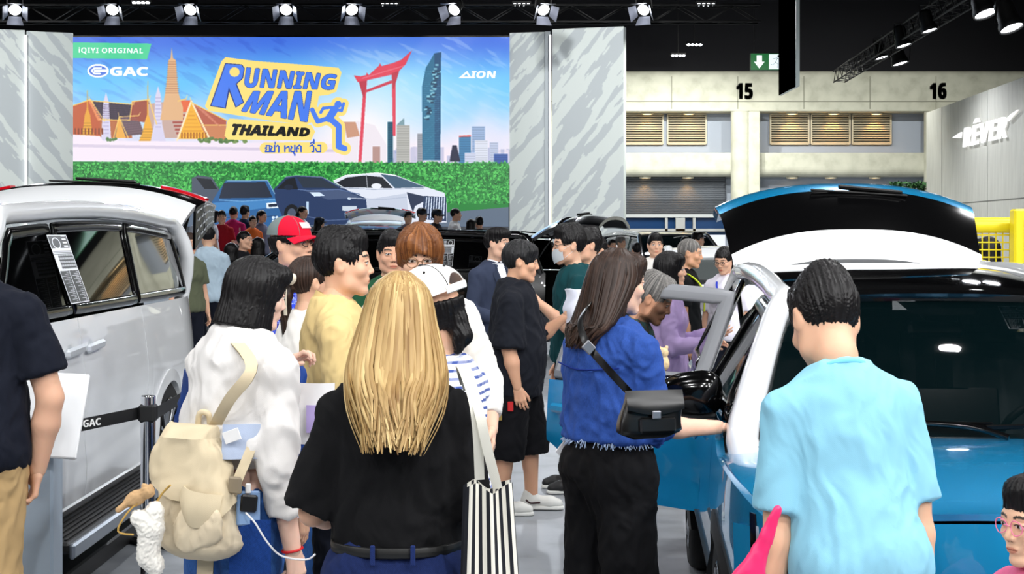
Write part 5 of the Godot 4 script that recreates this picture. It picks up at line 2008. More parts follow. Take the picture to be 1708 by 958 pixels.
	for v in vents:
		var c := Vector3(xv.call(v[0]), yv.call(213), -d - 0.86)
		var t := thing("vent_panel", "pale slatted vent panel, %s" % v[1], "vent", c)
		var fw := 65.0 * k
		var fh := 50.0 * k
		var fr := Soup.new()
		for s: float in [-1.0, 1.0]:
			fr.box(Vector3(0.06, fh, 0.14), at(Vector3(s * fw / 2, 0, 0)), 0.008)
			fr.box(Vector3(fw, 0.06, 0.14), at(Vector3(0, s * fh / 2, 0)), 0.008)
		put("frame", fr.mesh(), slatm, t)
		put("backing", boxm(Vector3(fw, fh, 0.02)), mat(Color(0.09, 0.08, 0.07), 0.9), t, at(Vector3(0, 0, -0.06)))
		for i in 12:
			put("slat", sl, slatm, t, at(Vector3(0, -fh / 2 + fh * (i + 0.7) / 12.4, 0.01), Vector3(32, 0, 0)))
	var warm := Color(1.0, 0.72, 0.38)
	var upper := [1082.0, 1152.0, 1326.0, 1396.0, 1468.0]
	var lower := [1078.0, 1150.0, 1325.0, 1390.0, 1464.0]
	for row in 2:
		for i in 5:
			var px: float = (upper if row == 0 else lower)[i]
			var p := Vector3(xv.call(px), (yv.call(187) if row == 0 else yv.call(295)) - 0.03, -d - 0.55 + 0.1 * row)
			var t := thing("downlight", "%s warm downlight from the stage in the %s row of the hall wall" % [ORD[i], "upper" if row == 0 else "lower"], "lamp", p)
			var s := Soup.new()
			s.lathe([Vector2(0.2, -0.02), Vector2(0.22, 0.0), Vector2(0.22, 0.06), Vector2(0.16, 0.06), Vector2(0.16, 0.02), Vector2(0.2, -0.02)], Transform3D(), 20)
			put("ring", s.mesh(), mat(Color(0.8, 0.78, 0.7), 0.5), t)
			var b := Soup.new()
			b.lathe([Vector2(0.0, -0.01), Vector2(0.15, -0.01), Vector2(0.15, 0.04)], Transform3D(), 20)
			put("bulb", b.mesh(), emis(Color(1, 0.85, 0.6), 5.0), t)
			spot(Vector3(0, -0.04, 0), Vector3(0, -1, -0.22), 2.2 if row == 0 else 1.3, 46.0, 0.08, warm, t)
	# ground floor of the facade: roller shutter, glazed doors
	var sh := struct("door_1", boxm(Vector3(178 * k, (358 - 291) * k, 0.06)), mat(Color(0.24, 0.26, 0.29), 0.6), at(Vector3(xv.call(1126), yv.call(324.5), -d - 0.8)))
	for i in 20:
		put("shutter_slat", boxm(Vector3(178 * k, 0.055, 0.05), 0.012), mat(Color(0.27, 0.29, 0.32), 0.55), sh, at(Vector3(0, 33 * k - (i + 0.5) * 67 * k / 20, 0.04)))
	struct("door_2", boxm(Vector3(178 * k, 0.12, 0.2)), mat(Color(0.6, 0.62, 0.63), 0.5), at(Vector3(xv.call(1126), yv.call(360), -d - 0.7)))
	var gl := mat(Color(0.1, 0.2, 0.34), 0.08, 0.0, "door_glass")
	for q in [[1037, 1113, 363, 382], [1116, 1130, 361, 394], [1146, 1160, 361, 394], [1163, 1215, 361, 392]]:
		struct("window_1", boxm(Vector3((q[1] - q[0]) * k, (q[3] - q[2]) * k, 0.05)), gl, at(Vector3(xv.call((q[0] + q[1]) * 0.5), yv.call((q[2] + q[3]) * 0.5), -d - 0.8)))
	for q in [[1114.5, 360, 440], [1138, 360, 440], [1161.5, 360, 440], [1034, 360, 440]]:
		struct("trim_5", boxm(Vector3((0.35 if q[0] == 1138 else 0.1), (q[2] - q[1]) * k, 0.16)), mat(Color(0.55, 0.56, 0.56), 0.5), at(Vector3(xv.call(q[0]), yv.call((q[1] + q[2]) * 0.5), -d - 0.7)))
	struct("trim_6", boxm(Vector3(178 * k, 0.1, 0.16)), mat(Color(0.55, 0.56, 0.56), 0.5), at(Vector3(xv.call(1126), yv.call(384), -d - 0.7)))
	# the bright foyer behind the doors
	struct("window_2", boxm(Vector3(178 * k, 1.6, 0.04)), emis(Color(0.95, 0.97, 1.0), 0.9), at(Vector3(xv.call(1126), 1.1, -d - 0.82)))
	# potted hedge on the ledge
	var hd := thing("hedge", "dark green clipped hedge on the ledge beside the pale booth wall", "hedge", P(1524, 322, 47))
	var hs := Soup.new()
	var rng := RandomNumberGenerator.new()
	rng.seed = 2
	for i in 700:
		var p := Vector3(rng.randf_range(-0.75, 0.75), rng.randf_range(0, 0.34), rng.randf_range(-0.25, 0.25))
		var b := Basis.from_euler(Vector3(rng.randf() * 6, rng.randf() * 6, rng.randf() * 6))
		var n := b * Vector3(0.07, 0, 0)
		var m := b * Vector3(0, 0.035, 0)
		hs.quad(p - n, p + m, p + n, p - m)
	var lf := put("foliage", hs.mesh(), mat(Color(0.12, 0.3, 0.12), 0.7), hd)
	lf.set_meta("kind", "stuff")
	put("planter", boxm(Vector3(1.6, 0.25, 0.55), 0.02), mat(Color(0.2, 0.2, 0.2), 0.7), hd, at(Vector3(0, -0.12, 0)))
	struct("trim_7", boxm(Vector3(2.4, 0.2, 0.9)), grey, at(P(1524, 322, 47) + Vector3(0.2, -0.35, 0)))
	struct("trim_8", boxm(Vector3(0.4, 2.6, 0.9)), grey, at(P(1524, 322, 47) + Vector3(0.6, -1.75, 0)))
	hall_lamps()

func hall_lamps():
	# high strip lamps, four lenses each
	var list := [[236, 5, 40.0], [650, 8, 40.0], [870, 8, 40.0], [1177, 8, 38.0], [1158, 75, 46.0], [1131, 93, 50.0], [1400, -20, 45.0], [1610, -20, 45.0]]
	for i in list.size():
		var q = list[i]
		var p := P(q[0], q[1], q[2])
		var t := thing("strip_lamp", "small four-lens strip lamp in the black roof, %s from the stage" % ORD[i], "lamp", p)
		put("lamp_housing", boxm(Vector3(0.52, 0.08, 0.2), 0.01), mat(Color(0.05, 0.05, 0.05), 0.6), t, at(Vector3(0, 0.05, 0)))
		put("hanger", tubem([Vector3(0, 0.08, 0), Vector3(0, 13.5 - p.y, 0)], 0.012, 6), mat(Color(0.04, 0.04, 0.04), 0.6), t)
		for e in 4:
			var s := Soup.new()
			s.ball(Vector3.ZERO, Vector3(0.055, 0.04, 0.055), 8)
			put("lamp_lens", s.mesh(), emis(Color(0.95, 0.97, 1), 7.0), t, at(Vector3(-0.18 + 0.12 * e, 0.0, 0.06)))
		spot(Vector3(0, -0.08, 0.06), Vector3(0, -1, -0.45 if i > 3 else 0.0), 56.0 if i > 2 else 14.0, 72.0, 0.1, Color(1, 1, 0.97), t)
	# lamps on the slanting truss over the pale booth
	truss("dark lattice truss slanting away over the pale booth wall", P(1640, -25, 26), P(1400, 128, 48), 0.35)
	var ll := [[1645, 24, 24.0, 0.13], [1688, 48, 22.5, 0.12], [1551, 52, 30.0, 0.11], [1508, 77, 34.0, 0.12], [1471, 97, 39.0, 0.12], [1502, 107, 38.0, 0.14]]
	var nm := ["the highest, towards the corner", "the round one below the highest", "the upper one on the slanting truss", "the middle one on the slanting truss", "the far end one on the slanting truss", "hung alone under the truss end"]
	for i in ll.size():
		var q = ll[i]
		lamp_can("white spotlight over the pale booth wall, %s" % nm[i], P(q[0], q[1], q[2]), P(q[0], q[1], q[2]) + Vector3(0.25, -1, 0.35 if i < 2 else 0.15), 8.0, 70.0, 9.0, q[3] * 1.4, Color(0.97, 0.98, 1), "", 0.6)
	# exit sign on rods
	var ep := P(1279.5, 103.5, 40)
	var ex := thing("exit_sign", "green and white illuminated exit sign with an arrow and a running figure", "sign", ep)
	var w := 57 * 40 / F
	var h := 29 * 40 / F
	put("sign_box", boxm(Vector3(w, h, 0.12), 0.01), mat(Color(0.1, 0.12, 0.1), 0.5), ex)
	put("sign_face", boxm(Vector3(w * 0.97, h * 0.94, 0.01)), emis(Color(0.06, 0.42, 0.2), 0.8), ex, at(Vector3(0, 0, 0.062)))
	put("white_field", boxm(Vector3(w * 0.42, h * 0.86, 0.006)), emis(Color(0.9, 0.97, 1), 1.0), ex, at(Vector3(w * 0.25, 0, 0.068)))
	var ar := Soup.new()
	ar.prism(PackedVector2Array([Vector2(-0.07, 0.17), Vector2(0.07, 0.17), Vector2(0.07, 0.0), Vector2(0.14, 0.0), Vector2(0, -0.18), Vector2(-0.14, 0.0), Vector2(-0.07, 0.0)]), at(Vector3(-w * 0.24, 0, 0.067)), 0.006)
	put("arrow", ar.mesh(), emis(Color(0.95, 1, 1), 1.2), ex)
	var rn := Soup.new()
	for b in [[0.03, 0.1, -0.02, -0.02, 0.07], [0.03, 0.1, 0.1, 0.04, 0.03], [0.02, 0.1, -0.09, 0.08, 0.03], [-0.02, -0.02, 0.05, -0.06, 0.045], [0.05, -0.06, 0.03, -0.16, 0.04], [-0.02, -0.02, -0.09, -0.09, 0.045], [-0.09, -0.09, -0.14, -0.07, 0.035]]:
		rn.bar(Vector3(b[0], b[1], 0), Vector3(b[2], b[3], 0), 0.006, b[4], 0.0, Vector3(0, 0, 1))
	rn.ball(Vector3(0.06, 0.15, 0), Vector3(0.028, 0.028, 0.004), 8)
	put("running_figure", rn.mesh(), mat(Color(0.02, 0.2, 0.1), 0.6), ex, at(Vector3(w * 0.25, 0, 0.075)))
	for s: float in [-0.35, 0.35]:
		put("rod", tubem([Vector3(s, h / 2, 0), Vector3(s, 13.5 - ep.y, 0)], 0.012, 6), mat(Color(0.05, 0.05, 0.05), 0.6), ex)
	var l := AreaLight3D.new()
	l.name = "sign_light"
	l.area_size = Vector2(w, h)
	l.light_energy = 0.05
	l.light_color = Color(0.5, 1.0, 0.7)
	l.shadow_enabled = true
	ex.add_child(l)
	l.position = Vector3(0, 0, 0.09)
	l.rotation_degrees = Vector3(0, 180, 0)
	# dark glass banner that hangs edge-on
	var bn := thing("hanging_banner", "dark green hanging banner seen nearly edge-on in front of the exit sign", "banner", Vector3(3.79, 3.72, -20.65))
	var bs := Soup.new()
	bs.prism(PackedVector2Array([Vector2(-0.65, 0), Vector2(0.65, 0), Vector2(0.65, 3.2), Vector2(-0.65, 3.2)]), Transform3D(Basis(Vector3(0, 0, 1), Vector3.UP, Vector3(1, 0, 0)), Vector3.ZERO), 0.04)
	put("panel", bs.mesh(), mat(Color(0.14, 0.34, 0.27), 0.2), bn)
	put("edge_strip", boxm(Vector3(0.05, 3.2, 0.02)), mat(Color(0.5, 0.55, 0.55), 0.4), bn, at(Vector3(0.02, 1.6, 0.66)))
	put("rod", tubem([Vector3(0.02, 3.2, -0.5), Vector3(0.02, 9.8, -0.5)], 0.012, 6), mat(Color(0.05, 0.05, 0.05), 0.6), bn)
	put("rod", tubem([Vector3(0.02, 3.2, 0.5), Vector3(0.02, 9.8, 0.5)], 0.012, 6), mat(Color(0.05, 0.05, 0.05), 0.6), bn)

# ---------- the stage ----------
func brush_tex(seed_: int, dir: float) -> ImageTexture:
	var z := FastNoiseLite.new()
	z.seed = seed_
	z.frequency = 0.01
	z.fractal_octaves = 3
	return paint_tex(512, 512, func(x, y):
		var a: float = (x + dir * y * 0.8) * 0.7
		var b: float = (y - dir * x * 0.8) * 0.7
		var q: float = z.get_noise_2d(a * 4.0, b * 0.5) + 0.35 * z.get_noise_2d(a * 9.0, b * 2.4)
		return Color(0.7, 0.73, 0.745).lerp(Color(0.8, 0.835, 0.82), smoothstep(-0.06, -0.02, q)))

func stage():
	var dark := mat(Color(0.1, 0.11, 0.12), 0.6)
	struct("trim_9", boxm(Vector3(18.5, 0.5, 13.5), 0.03), mat(Color(0.45, 0.47, 0.5), 0.5), at(Vector3(-6.0, 0.25, -33.0)))
	# lamps that light the wing walls, hung just above the frame
	for q in [[-14.5, -13.5, "temple"], [-12.0, -11.6, "ribbon"], [0.4, 0.5, "tower"], [2.2, 2.2, "hall"]]:
		lamp_can("spotlight high before the stage, aimed at the wing wall on the %s side" % q[2], Vector3(q[0], 6.9, -27.2), Vector3(q[1], 3.2, -37.5), 50.0, 34.0, 10.0, 0.12)
	# LED screen
	var d := 38.0
	var tl := P(122, 62, d)
	var br := P(850, 378, d)
	var c := (tl + br) * 0.5
	var w := br.x - tl.x
	var h := tl.y - br.y
	var sm := StandardMaterial3D.new()
	sm.albedo_color = Color(0.01, 0.01, 0.01)
	sm.roughness = 0.6
	sm.emission_enabled = true
	sm.emission = Color.BLACK
	sm.emission_texture = screen_picture()
	sm.emission_energy_multiplier = 0.92
	var t := thing("led_screen", "huge stage LED screen with a show logo, temples, a tower and three cars", "screen", Vector3(c.x, 0.5, -d))
	var q := QuadMesh.new()
	q.size = Vector2(w, h)
	put("screen_picture", q, sm, t, at(Vector3(0, c.y - 0.5, 0.01)))
	put("cabinet", boxm(Vector3(w + 0.02, tl.y + 0.04 - 0.5, 0.4)), mat(Color(0.03, 0.03, 0.035), 0.6), t, at(Vector3(0, (tl.y + 0.04 - 0.5) / 2, -0.2)))
	put("foot", boxm(Vector3(w, br.y - 0.5, 0.06)), mat(Color(0.2, 0.23, 0.27), 0.5), t, at(Vector3(0, (br.y - 0.5) / 2, 0.03)))
	var l := AreaLight3D.new()
	l.name = "screen_light"
	l.area_size = Vector2(w, h)
	l.light_energy = 8.0
	l.light_color = Color(0.75, 0.87, 1.0)
	l.shadow_enabled = true
	t.add_child(l)
	l.position = Vector3(0, c.y - 0.5, 0.06)
	l.rotation_degrees = Vector3(0, 180, 0)
	# wing walls with printed brush strokes
	var mk := func(called: String, a: Vector3, b: Vector3, hh: float, sd: int, dir: float):
		var m := StandardMaterial3D.new()
		m.albedo_texture = brush_tex(sd, dir)
		m.roughness = 0.7
		m.uv1_scale = Vector3(a.distance_to(b) / hh, 1, 1)
		var s := Soup.new()
		var up := Vector3(0, hh - 0.0, 0)
		var n := (b - a).cross(Vector3.UP).normalized() * -0.3
		s.quad(a, a + up, b + up, b)
		s.quad(b, b + up, b + up - n * -1.0, b - n * -1.0)
		s.quad(a + n, a + up + n, a + up, a)
		s.quad(a + up, a + up + n, b + up + n, b + up)
		s.quad(b + n, b + up + n, a + up + n, a + n)
		return struct(called, s.mesh(), m)
	var g := func(px: float, dd: float) -> Vector3: return Vector3((px - 854.0) * dd / F, 0.0, -dd)
	mk.call("wall_stage_west", g.call(44.5, 37.6), g.call(122, 38.0), 6.86, 3, -1.0)
	mk.call("wall_stage_west_end", g.call(-130, 36.9), g.call(41.5, 37.58), 6.88, 4, -1.0)
	mk.call("wall_stage_east", g.call(850, 38.0), g.call(912, 37.75), 6.86, 5, 1.0)
	mk.call("wall_stage_east_end", g.call(921, 37.4), g.call(1040, 36.9), 6.88, 6, 1.0)
	var pale := mat(Color(0.6, 0.63, 0.65), 0.6)
	struct("trim_10", boxm(Vector3(0.14, 6.86, 0.3)), pale, at((g.call(916, 37.72) as Vector3) + Vector3(-0.04, 3.43, -0.12)))
	for q2 in [[917.5, 37.5, "between the wall panels beside the screen's tower picture"], [43, 37.52, "in the wall at the temple end of the screen"]]:
		var lp: Vector3 = g.call(q2[0], q2[1])
		var ls := thing("led_strip", "thin white vertical light strip %s" % q2[2], "lamp", lp)
		put("diffuser", boxm(Vector3(0.05, 6.3, 0.03)), emis(Color(1, 1, 1), 1.5), ls, at(Vector3(0, 3.6, 0)))
		var al := AreaLight3D.new()
		al.name = "strip_light"
		al.area_size = Vector2(0.05, 6.3)
		al.light_energy = 0.6
		al.shadow_enabled = true
		ls.add_child(al)
		al.position = Vector3(0, 3.6, 0.03)
		al.rotation_degrees = Vector3(0, 180, 0)
	# the truss over the stage and its barn-door spotlights
	truss("long black lattice truss over the stage, carrying the barn-door spotlights", Vector3(-17, 7.3, -33.0), Vector3(5, 7.3, -33.0), 0.4)
	truss("black lattice truss behind the spotlights, just above the LED screen", Vector3(-17, 7.1, -36.4), Vector3(6, 7.1, -36.4), 0.4)
	var xs := [25, 187, 317, 477, 587, 757, 907, 1073]
	var lean := [0.35, 0.0, -0.1, 0.0, 0.3, -0.5, 0.35, -0.5]
	for i in xs.size():
		var p := P(xs[i], 17, 33)
		var lt := lamp_can("bright white barn-door spotlight above the stage, %s from the temple end" % ORD[i], p, p + Vector3(lean[i], -0.75, 1.0), 10.0, 50.0, 11.0, 0.13, Color(0.95, 0.97, 1), "", 0.35)
		var dd := Vector3(lean[i], -0.75, 1.0).normalized()
		var x := Vector3.UP.cross(dd).normalized()
		var y := dd.cross(x)
		for e in 4:
			var s := Soup.new()
			var side: Vector3 = [x, -x, y, -y][e]
			var acr: Vector3 = [y, y, x, x][e]
			var a := side * 0.15 + dd * 0.01
			var b := side * 0.26 + dd * 0.2
			s.quad(a - acr * 0.13, b - acr * 0.18, b + acr * 0.18, a + acr * 0.13)
			s.quad(a + acr * 0.13 + side * 0.006, b + acr * 0.18 + side * 0.006, b - acr * 0.18 + side * 0.006, a - acr * 0.13 + side * 0.006)
			put("barn_door", s.mesh(), mat(Color(0.35, 0.36, 0.4), 0.4, 0.3), lt)

# ---------- the neighbouring booths ----------
func booths():
	var pm := StandardMaterial3D.new()
	pm.albedo_color = Color(0.74, 0.74, 0.71)
	pm.albedo_texture = noise_tex(0.02, 256, [PackedFloat32Array([0.0, 1.0]), PackedColorArray([Color(0.92, 0.92, 0.92), Color(1, 1, 1)])], 3, 8)
	pm.uv1_triplanar = true
	pm.uv1_scale = Vector3(0.8, 0.15, 0.8)
	pm.roughness = 0.55
	var a := Vector3(12.44, 0, -45)
	var b := Vector3(11.0, 0, -19)
	var z := (b - a).normalized()
	var xf := Transform3D(Basis(Vector3.UP.cross(z), Vector3.UP, z), (a + b) * 0.5)
	var wl := struct("wall_booth", boxm(Vector3(0.5, 5.41, 26.0)), pm, xf.translated_local(Vector3(0.25, 2.7, 0)))
	put("panel_joint", boxm(Vector3(0.02, 0.02, 26.0)), mat(Color(0.4, 0.4, 0.38), 0.9), wl, at(Vector3(-0.25, -0.1, 0)))
	for i in 5:
		put("panel_joint", boxm(Vector3(0.015, 5.4, 0.015)), mat(Color(0.5, 0.5, 0.48), 0.9), wl, at(Vector3(-0.25, 0, -11 + 5.0 * i)))
	# lettering: slanted bright letters between two swept wings
	var lg := thing("booth_sign", "glowing white slanted brand lettering with swept wings on the pale booth wall", "sign", Transform3D(xf.basis, a) * Vector3(-0.06, 4.34, 6.9))
	lg.basis = xf.basis * Basis(Vector3.UP, -PI / 2)
	var tm := TextMesh.new()
	tm.text = "RÊVER"
	tm.font = font("Droid Sans Bold")
	tm.font_size = 72
	tm.pixel_size = 0.008
	tm.depth = 0.06
	var wm := emis(Color(1, 1, 1), 1.0)
	put("lettering", tm, wm, lg, Transform3D(Basis(Vector3(2.5, 0, 0), Vector3(0.4, 1.25, 0), Vector3(0, 0, 1)), Vector3(0, 0, 0)))
	for s: float in [-1.0, 1.0]:
		var ws := Soup.new()
		ws.prism(PackedVector2Array([Vector2(2.3 * s, 0.06 + 0.05 * s), Vector2(3.2 * s, 0.2 + 0.12 * s), Vector2(2.6 * s, 0.2 + 0.06 * s), Vector2(2.2 * s, 0.17)]), Transform3D(), 0.05)
		put("wing", ws.mesh(), wm, lg)
	var sl := AreaLight3D.new()
	sl.name = "sign_light"
	sl.area_size = Vector2(3.6, 0.5)
	sl.light_energy = 0.3
	sl.shadow_enabled = true
	lg.add_child(sl)
	sl.position = Vector3(0, 0, 0.12)
	sl.rotation_degrees = Vector3(0, 180, 0)
	# yellow frame with wire grid and a poster post
	var yel := mat(Color(0.93, 0.85, 0.1), 0.4, 0.0, "yellow_paint")
	var d := 11.5
	var yf := thing("wire_fence", "yellow tube frame with a square wire grid behind the blue car", "fence", Vector3(X(1640, d), 0, -d))
	var x0 := X(1540, d) - X(1640, d)
	var x1 := X(1690, d) - X(1640, d)
	var top := P(0, 376, d).y
	put("top_rail", tubem([Vector3(x0, top, 0), Vector3(x1, top, 0)], 0.06, 14), yel, yf)
	put("bottom_rail", tubem([Vector3(x0, 0.2, 0), Vector3(x1, 0.2, 0)], 0.03, 10), yel, yf)
	put("post", tubem([Vector3(x0, 0, 0), Vector3(x0, top, 0)], 0.04, 12), yel, yf)
	for i in 13:
		put("wire", tubem([Vector3(lerpf(x0, x1, (i + 0.5) / 13.0), 0.2, 0), Vector3(lerpf(x0, x1, (i + 0.5) / 13.0), top, 0)], 0.0055, 6), yel, yf)
	for i in 28:
		put("wire", tubem([Vector3(x0, 0.2 + 0.057 * i, 0.008), Vector3(x1, 0.2 + 0.057 * i, 0.008)], 0.0055, 6), yel, yf)
	var ps := thing("poster_stand", "yellow poster stand with a blue picture at the end of the wire fence", "stand", Vector3(X(1712, 11.3), 0, -11.3))
	put("frame", boxm(Vector3(0.22, P(0, 349, 11.3).y, 0.12), 0.015), yel, ps, at(Vector3(0, P(0, 349, 11.3).y / 2, 0)))
	put("poster", boxm(Vector3(0.15, 0.95, 0.01)), mat(Color(0.12, 0.4, 0.62), 0.3), ps, at(Vector3(0.04, P(0, 349, 11.3).y - 0.55, 0.065)))
	put("poster_print", boxm(Vector3(0.15, 0.4, 0.006)), mat(Color(0.55, 0.75, 0.8), 0.3), ps, at(Vector3(0.04, P(0, 349, 11.3).y - 0.75, 0.072)))

func cars():
	var white := paint(Color(0.9, 0.91, 0.92), 0.3)
	var blue := paint(Color(0.05, 0.54, 0.75), 0.25, 0.4)
	var blackp := paint(Color(0.012, 0.012, 0.015), 0.2)
	car(suv({"label": "blue car with white roof, open rear door and raised tailgate", "at": Vector3(1.754, 0, -6.47), "yaw": -4.6, "paint": blue, "roof_paint": white, "roof_top": mat(Color(0.02, 0.02, 0.022), 0.04, 0.0, "roof_glass"), "open_door": -1.0, "open_angle": 50.0, "gate": 77.0, "gate_w": 0.74, "gate_lamps": false, "lining": mat(Color(0.05, 0.05, 0.05), 0.7), "dash_mat": mat(Color(0.2, 0.26, 0.26), 0.6), "closed_glass": glass(Color(0.02, 0.03, 0.035), 0.6), "seat_mat": mat(Color(0.14, 0.18, 0.19), 0.6), "frame": mat(Color(0.5, 0.51, 0.53), 0.4)}))
	struct("trim_11", boxm(Vector3(2.3, 0.1, 5.9), 0.01), mat(Color(0.06, 0.06, 0.065), 0.5), at(Vector3(-3.3, 0.05, -7.95)))
	var mp := car(mpv({"label": "white people carrier with dark privacy windows and raised tailgate beside the belt barrier", "at": Vector3(-3.12, 0.1, -7.95), "paint": white, "gate": 84.0, "dashes": true}))
	car(mpv({"label": "black people carrier with its tailgate raised, in the middle of the hall", "at": Vector3(-1.75, 0, -22.0), "yaw": -108.0, "paint": blackp, "gate": 84.0, "gate_lamps": false}))
	car(suv({"label": "white car on the stage with its tailgate raised, in front of the LED screen", "at": Vector3(X(628, 34), 0.5, -34), "yaw": 3.0, "paint": white, "gate": 66.0}))
	car(suv({"label": "white car seen from behind, beyond the blue car's open door", "at": Vector3(X(1195, 20), 0, -20.5), "yaw": 176.0, "paint": white, "rear_glass": mat(Color(0.3, 0.32, 0.32), 0.1)}))
	car(mpv({"label": "black car parked near the glass doors of the hall", "at": Vector3(X(1104, 33), 0, -33), "yaw": 8.0, "paint": blackp, "full": false}))
	return mp

# ---------- what people wear ----------
func spectacles(J: Dictionary, m: Material, r := 0.021, wide := 1.0):
	var s := Soup.new()
	for e: float in [-1.0, 1.0]:
		var ring := []
		for i in 18:
			ring.append(Vector3(e * 0.031 + cos(TAU * i / 18) * r * wide, 0.004 + sin(TAU * i / 18) * r * 0.9, 0.107 - 0.008 * absf(cos(TAU * i / 18))))
		s.tube(ring, 0.0017, 6, true)
		s.tube([Vector3(e * (0.031 + r * wide), 0.008, 0.1), Vector3(e * 0.078, 0.012, 0.07), Vector3(e * 0.083, 0.012, -0.01), Vector3(e * 0.081, -0.008, -0.03)], 0.0018, 6)
	s.tube([Vector3(-0.012, 0.008, 0.107), Vector3(0, 0.011, 0.11), Vector3(0.012, 0.008, 0.107)], 0.0017, 6)
	put("glasses", s.mesh(), m, J.root, J.H)

func collar(J: Dictionary, m: Material, r := 0.066, tube := 0.008, y := 1.425, z := -0.012):
	var k: float = J.k
	var ring := []
	for i in 24:
		var a := TAU * i / 24
		var q := sin(a) * r * 0.86
		ring.append(J.T * (Vector3(cos(a) * r, 1.432 - 0.4 * (q - 0.004), -0.018 + q) * k))
	put("collar", tubem(ring, tube, 8, true), m, J.root)

func polo_collar(J: Dictionary, m: Material, y := 1.43):
	var k: float = J.k
	put("collar", patch(func(u, v):
		var a: float = PI / 2 + 0.22 + (TAU - 0.44) * u
		var r: float = 0.064 + 0.022 * v
		return J.T * (Vector3(cos(a) * r, y + 0.025 - 0.03 * sin(a) - 0.036 * v + 0.012 * (1.0 - v), -0.014 + sin(a) * r * 0.95 + (0.012 * v if sin(a) > 0 else 0.0)) * k), 30, 5, 0.004, Vector3.UP), m, J.root)

func face_mask(J: Dictionary, m: Material):
	var s := Soup.new()
	var pts := []
	for i in 9:
		for j in 13:
			var a := lerpf(-1.15, 1.15, j / 12.0)
			var y := lerpf(-0.108, -0.012, i / 8.0)
			var b := 0.012 * cos(a) * (1.0 - pow((i - 4.5) / 4.5, 2))
			pts.append(Vector3(sin(a) * 0.072, y * (1.0 - 0.25 * absf(a) / 1.15) - 0.004, 0.022 + cos(a) * 0.082 + b))
	s.grid(pts, 9, 13)
	s.grid(pts, 9, 13, true)
	for e: float in [-1.0, 1.0]:
		s.tube([Vector3(e * 0.066, -0.02, 0.058), Vector3(e * 0.08, 0.012, -0.005), Vector3(e * 0.083, -0.02, -0.025), Vector3(e * 0.066, -0.075, 0.05)], 0.0012, 5)
	put("face_mask", s.mesh(), m, J.root, J.H)

func cap_on(J: Dictionary, crown: Material, front: Material, brim: Material, opening: bool, tilt := 0.0, big := 1.0):
	var xf: Transform3D = (J.H as Transform3D) * at(Vector3(0, 0.004, 0), Vector3(tilt, 0, 0), Vector3.ONE * big)
	var pt := func(a: float, t: float) -> Vector3:   # a round the head, 0 at the front; t 0 rim .. 1 top
		var y := 0.045 + 0.092 * sin(t * PI / 2)
		var r := cos(t * PI / 2)
		return Vector3(sin(a) * 0.092 * r, y - 0.01 * cos(a) * (1.0 - t), -0.012 + cos(a) * 0.11 * r)
	for g in 6:
		var a0 := TAU * (g - 0.5) / 6.0
		var isback: bool = g == 3
		put("cap_panel", patch(func(u, v):
			var a: float = a0 + TAU / 6.0 * u
			var lo := 0.0
			if isback and opening:
				lo = 0.34 * sqrt(maxf(0.0, 1.0 - pow((u - 0.5) / 0.48, 2)))
			return pt.call(a, lerpf(lo, 0.985, v)), 16, 12, 0.003, Vector3.UP), front if g in [0, 1, 5] else crown, J.root, xf)
	for g in 6:
		var a := TAU * (g + 0.5) / 6.0
		var ln := []
		for i in 10:
			ln.append((pt.call(a, i / 9.2) as Vector3) * 1.004)
		put("cap_seam", tubem(ln, 0.0012, 5), mat(Color(0.12, 0.12, 0.13), 0.8) if g in [2, 3] and opening else crown, J.root, xf)
		if opening:
			var e := Soup.new()
			e.ball((pt.call(TAU * g / 6.0, 0.55) as Vector3) * 1.008, Vector3(0.004, 0.004, 0.004), 6)
			put("cap_eyelet", e.mesh(), mat(Color(0.1, 0.1, 0.11), 0.7), J.root, xf)
	var bt := Soup.new()
	bt.ball(pt.call(0.0, 1.0), Vector3(0.009, 0.006, 0.009), 8)
	put("cap_button", bt.mesh(), mat(Color(0.15, 0.15, 0.16), 0.7) if opening else crown, J.root, xf)
	put("cap_brim", patch(func(u, v):
		var a := lerpf(-1.15, 1.15, u)
		var o: float = 0.072 * v * pow(cos(a * 0.9), 0.6)
		return Vector3(sin(a) * (0.09 + o * 0.25), 0.038 - 0.012 * v - 0.022 * pow(absf(a), 2.0) * (0.4 + 0.6 * v), -0.012 + cos(a) * 0.11 + o), 20, 7, 0.005, Vector3.UP), brim, J.root, xf)
	if opening:
		var st := []
		for i in 12:
			var a := PI + lerpf(-0.62, 0.62, i / 11.0)
			st.append((pt.call(a, 0.02) as Vector3) * 1.004)
		put("cap_strap", tubem(st, 0.011, 8, false, 0.25, Vector3(0, 0, 1)), crown, J.root, xf)

func ribbon(path: Array, w: float, t: float, side: Vector3) -> ArrayMesh:   # a strap along a path, its width along side
	var s := Soup.new()
	var a := []
	for i in path.size():
		var tg: Vector3 = ((path[mini(i + 1, path.size() - 1)] as Vector3) - path[maxi(i - 1, 0)]).normalized()
		var sd := (side - tg * side.dot(tg)).normalized()
		var n := tg.cross(sd) * t * 0.5
		var e := sd * w * 0.5
		for p in [-e - n, e - n, e + n, -e + n, -e - n]:
			a.append((path[i] as Vector3) + p)
	s.grid(a, path.size(), 5)
	s.fan([a[0], a[1], a[2], a[3]])
	var l := a.size() - 5
	s.fan([a[l], a[l + 1], a[l + 2], a[l + 3]], true)
	return s.mesh()

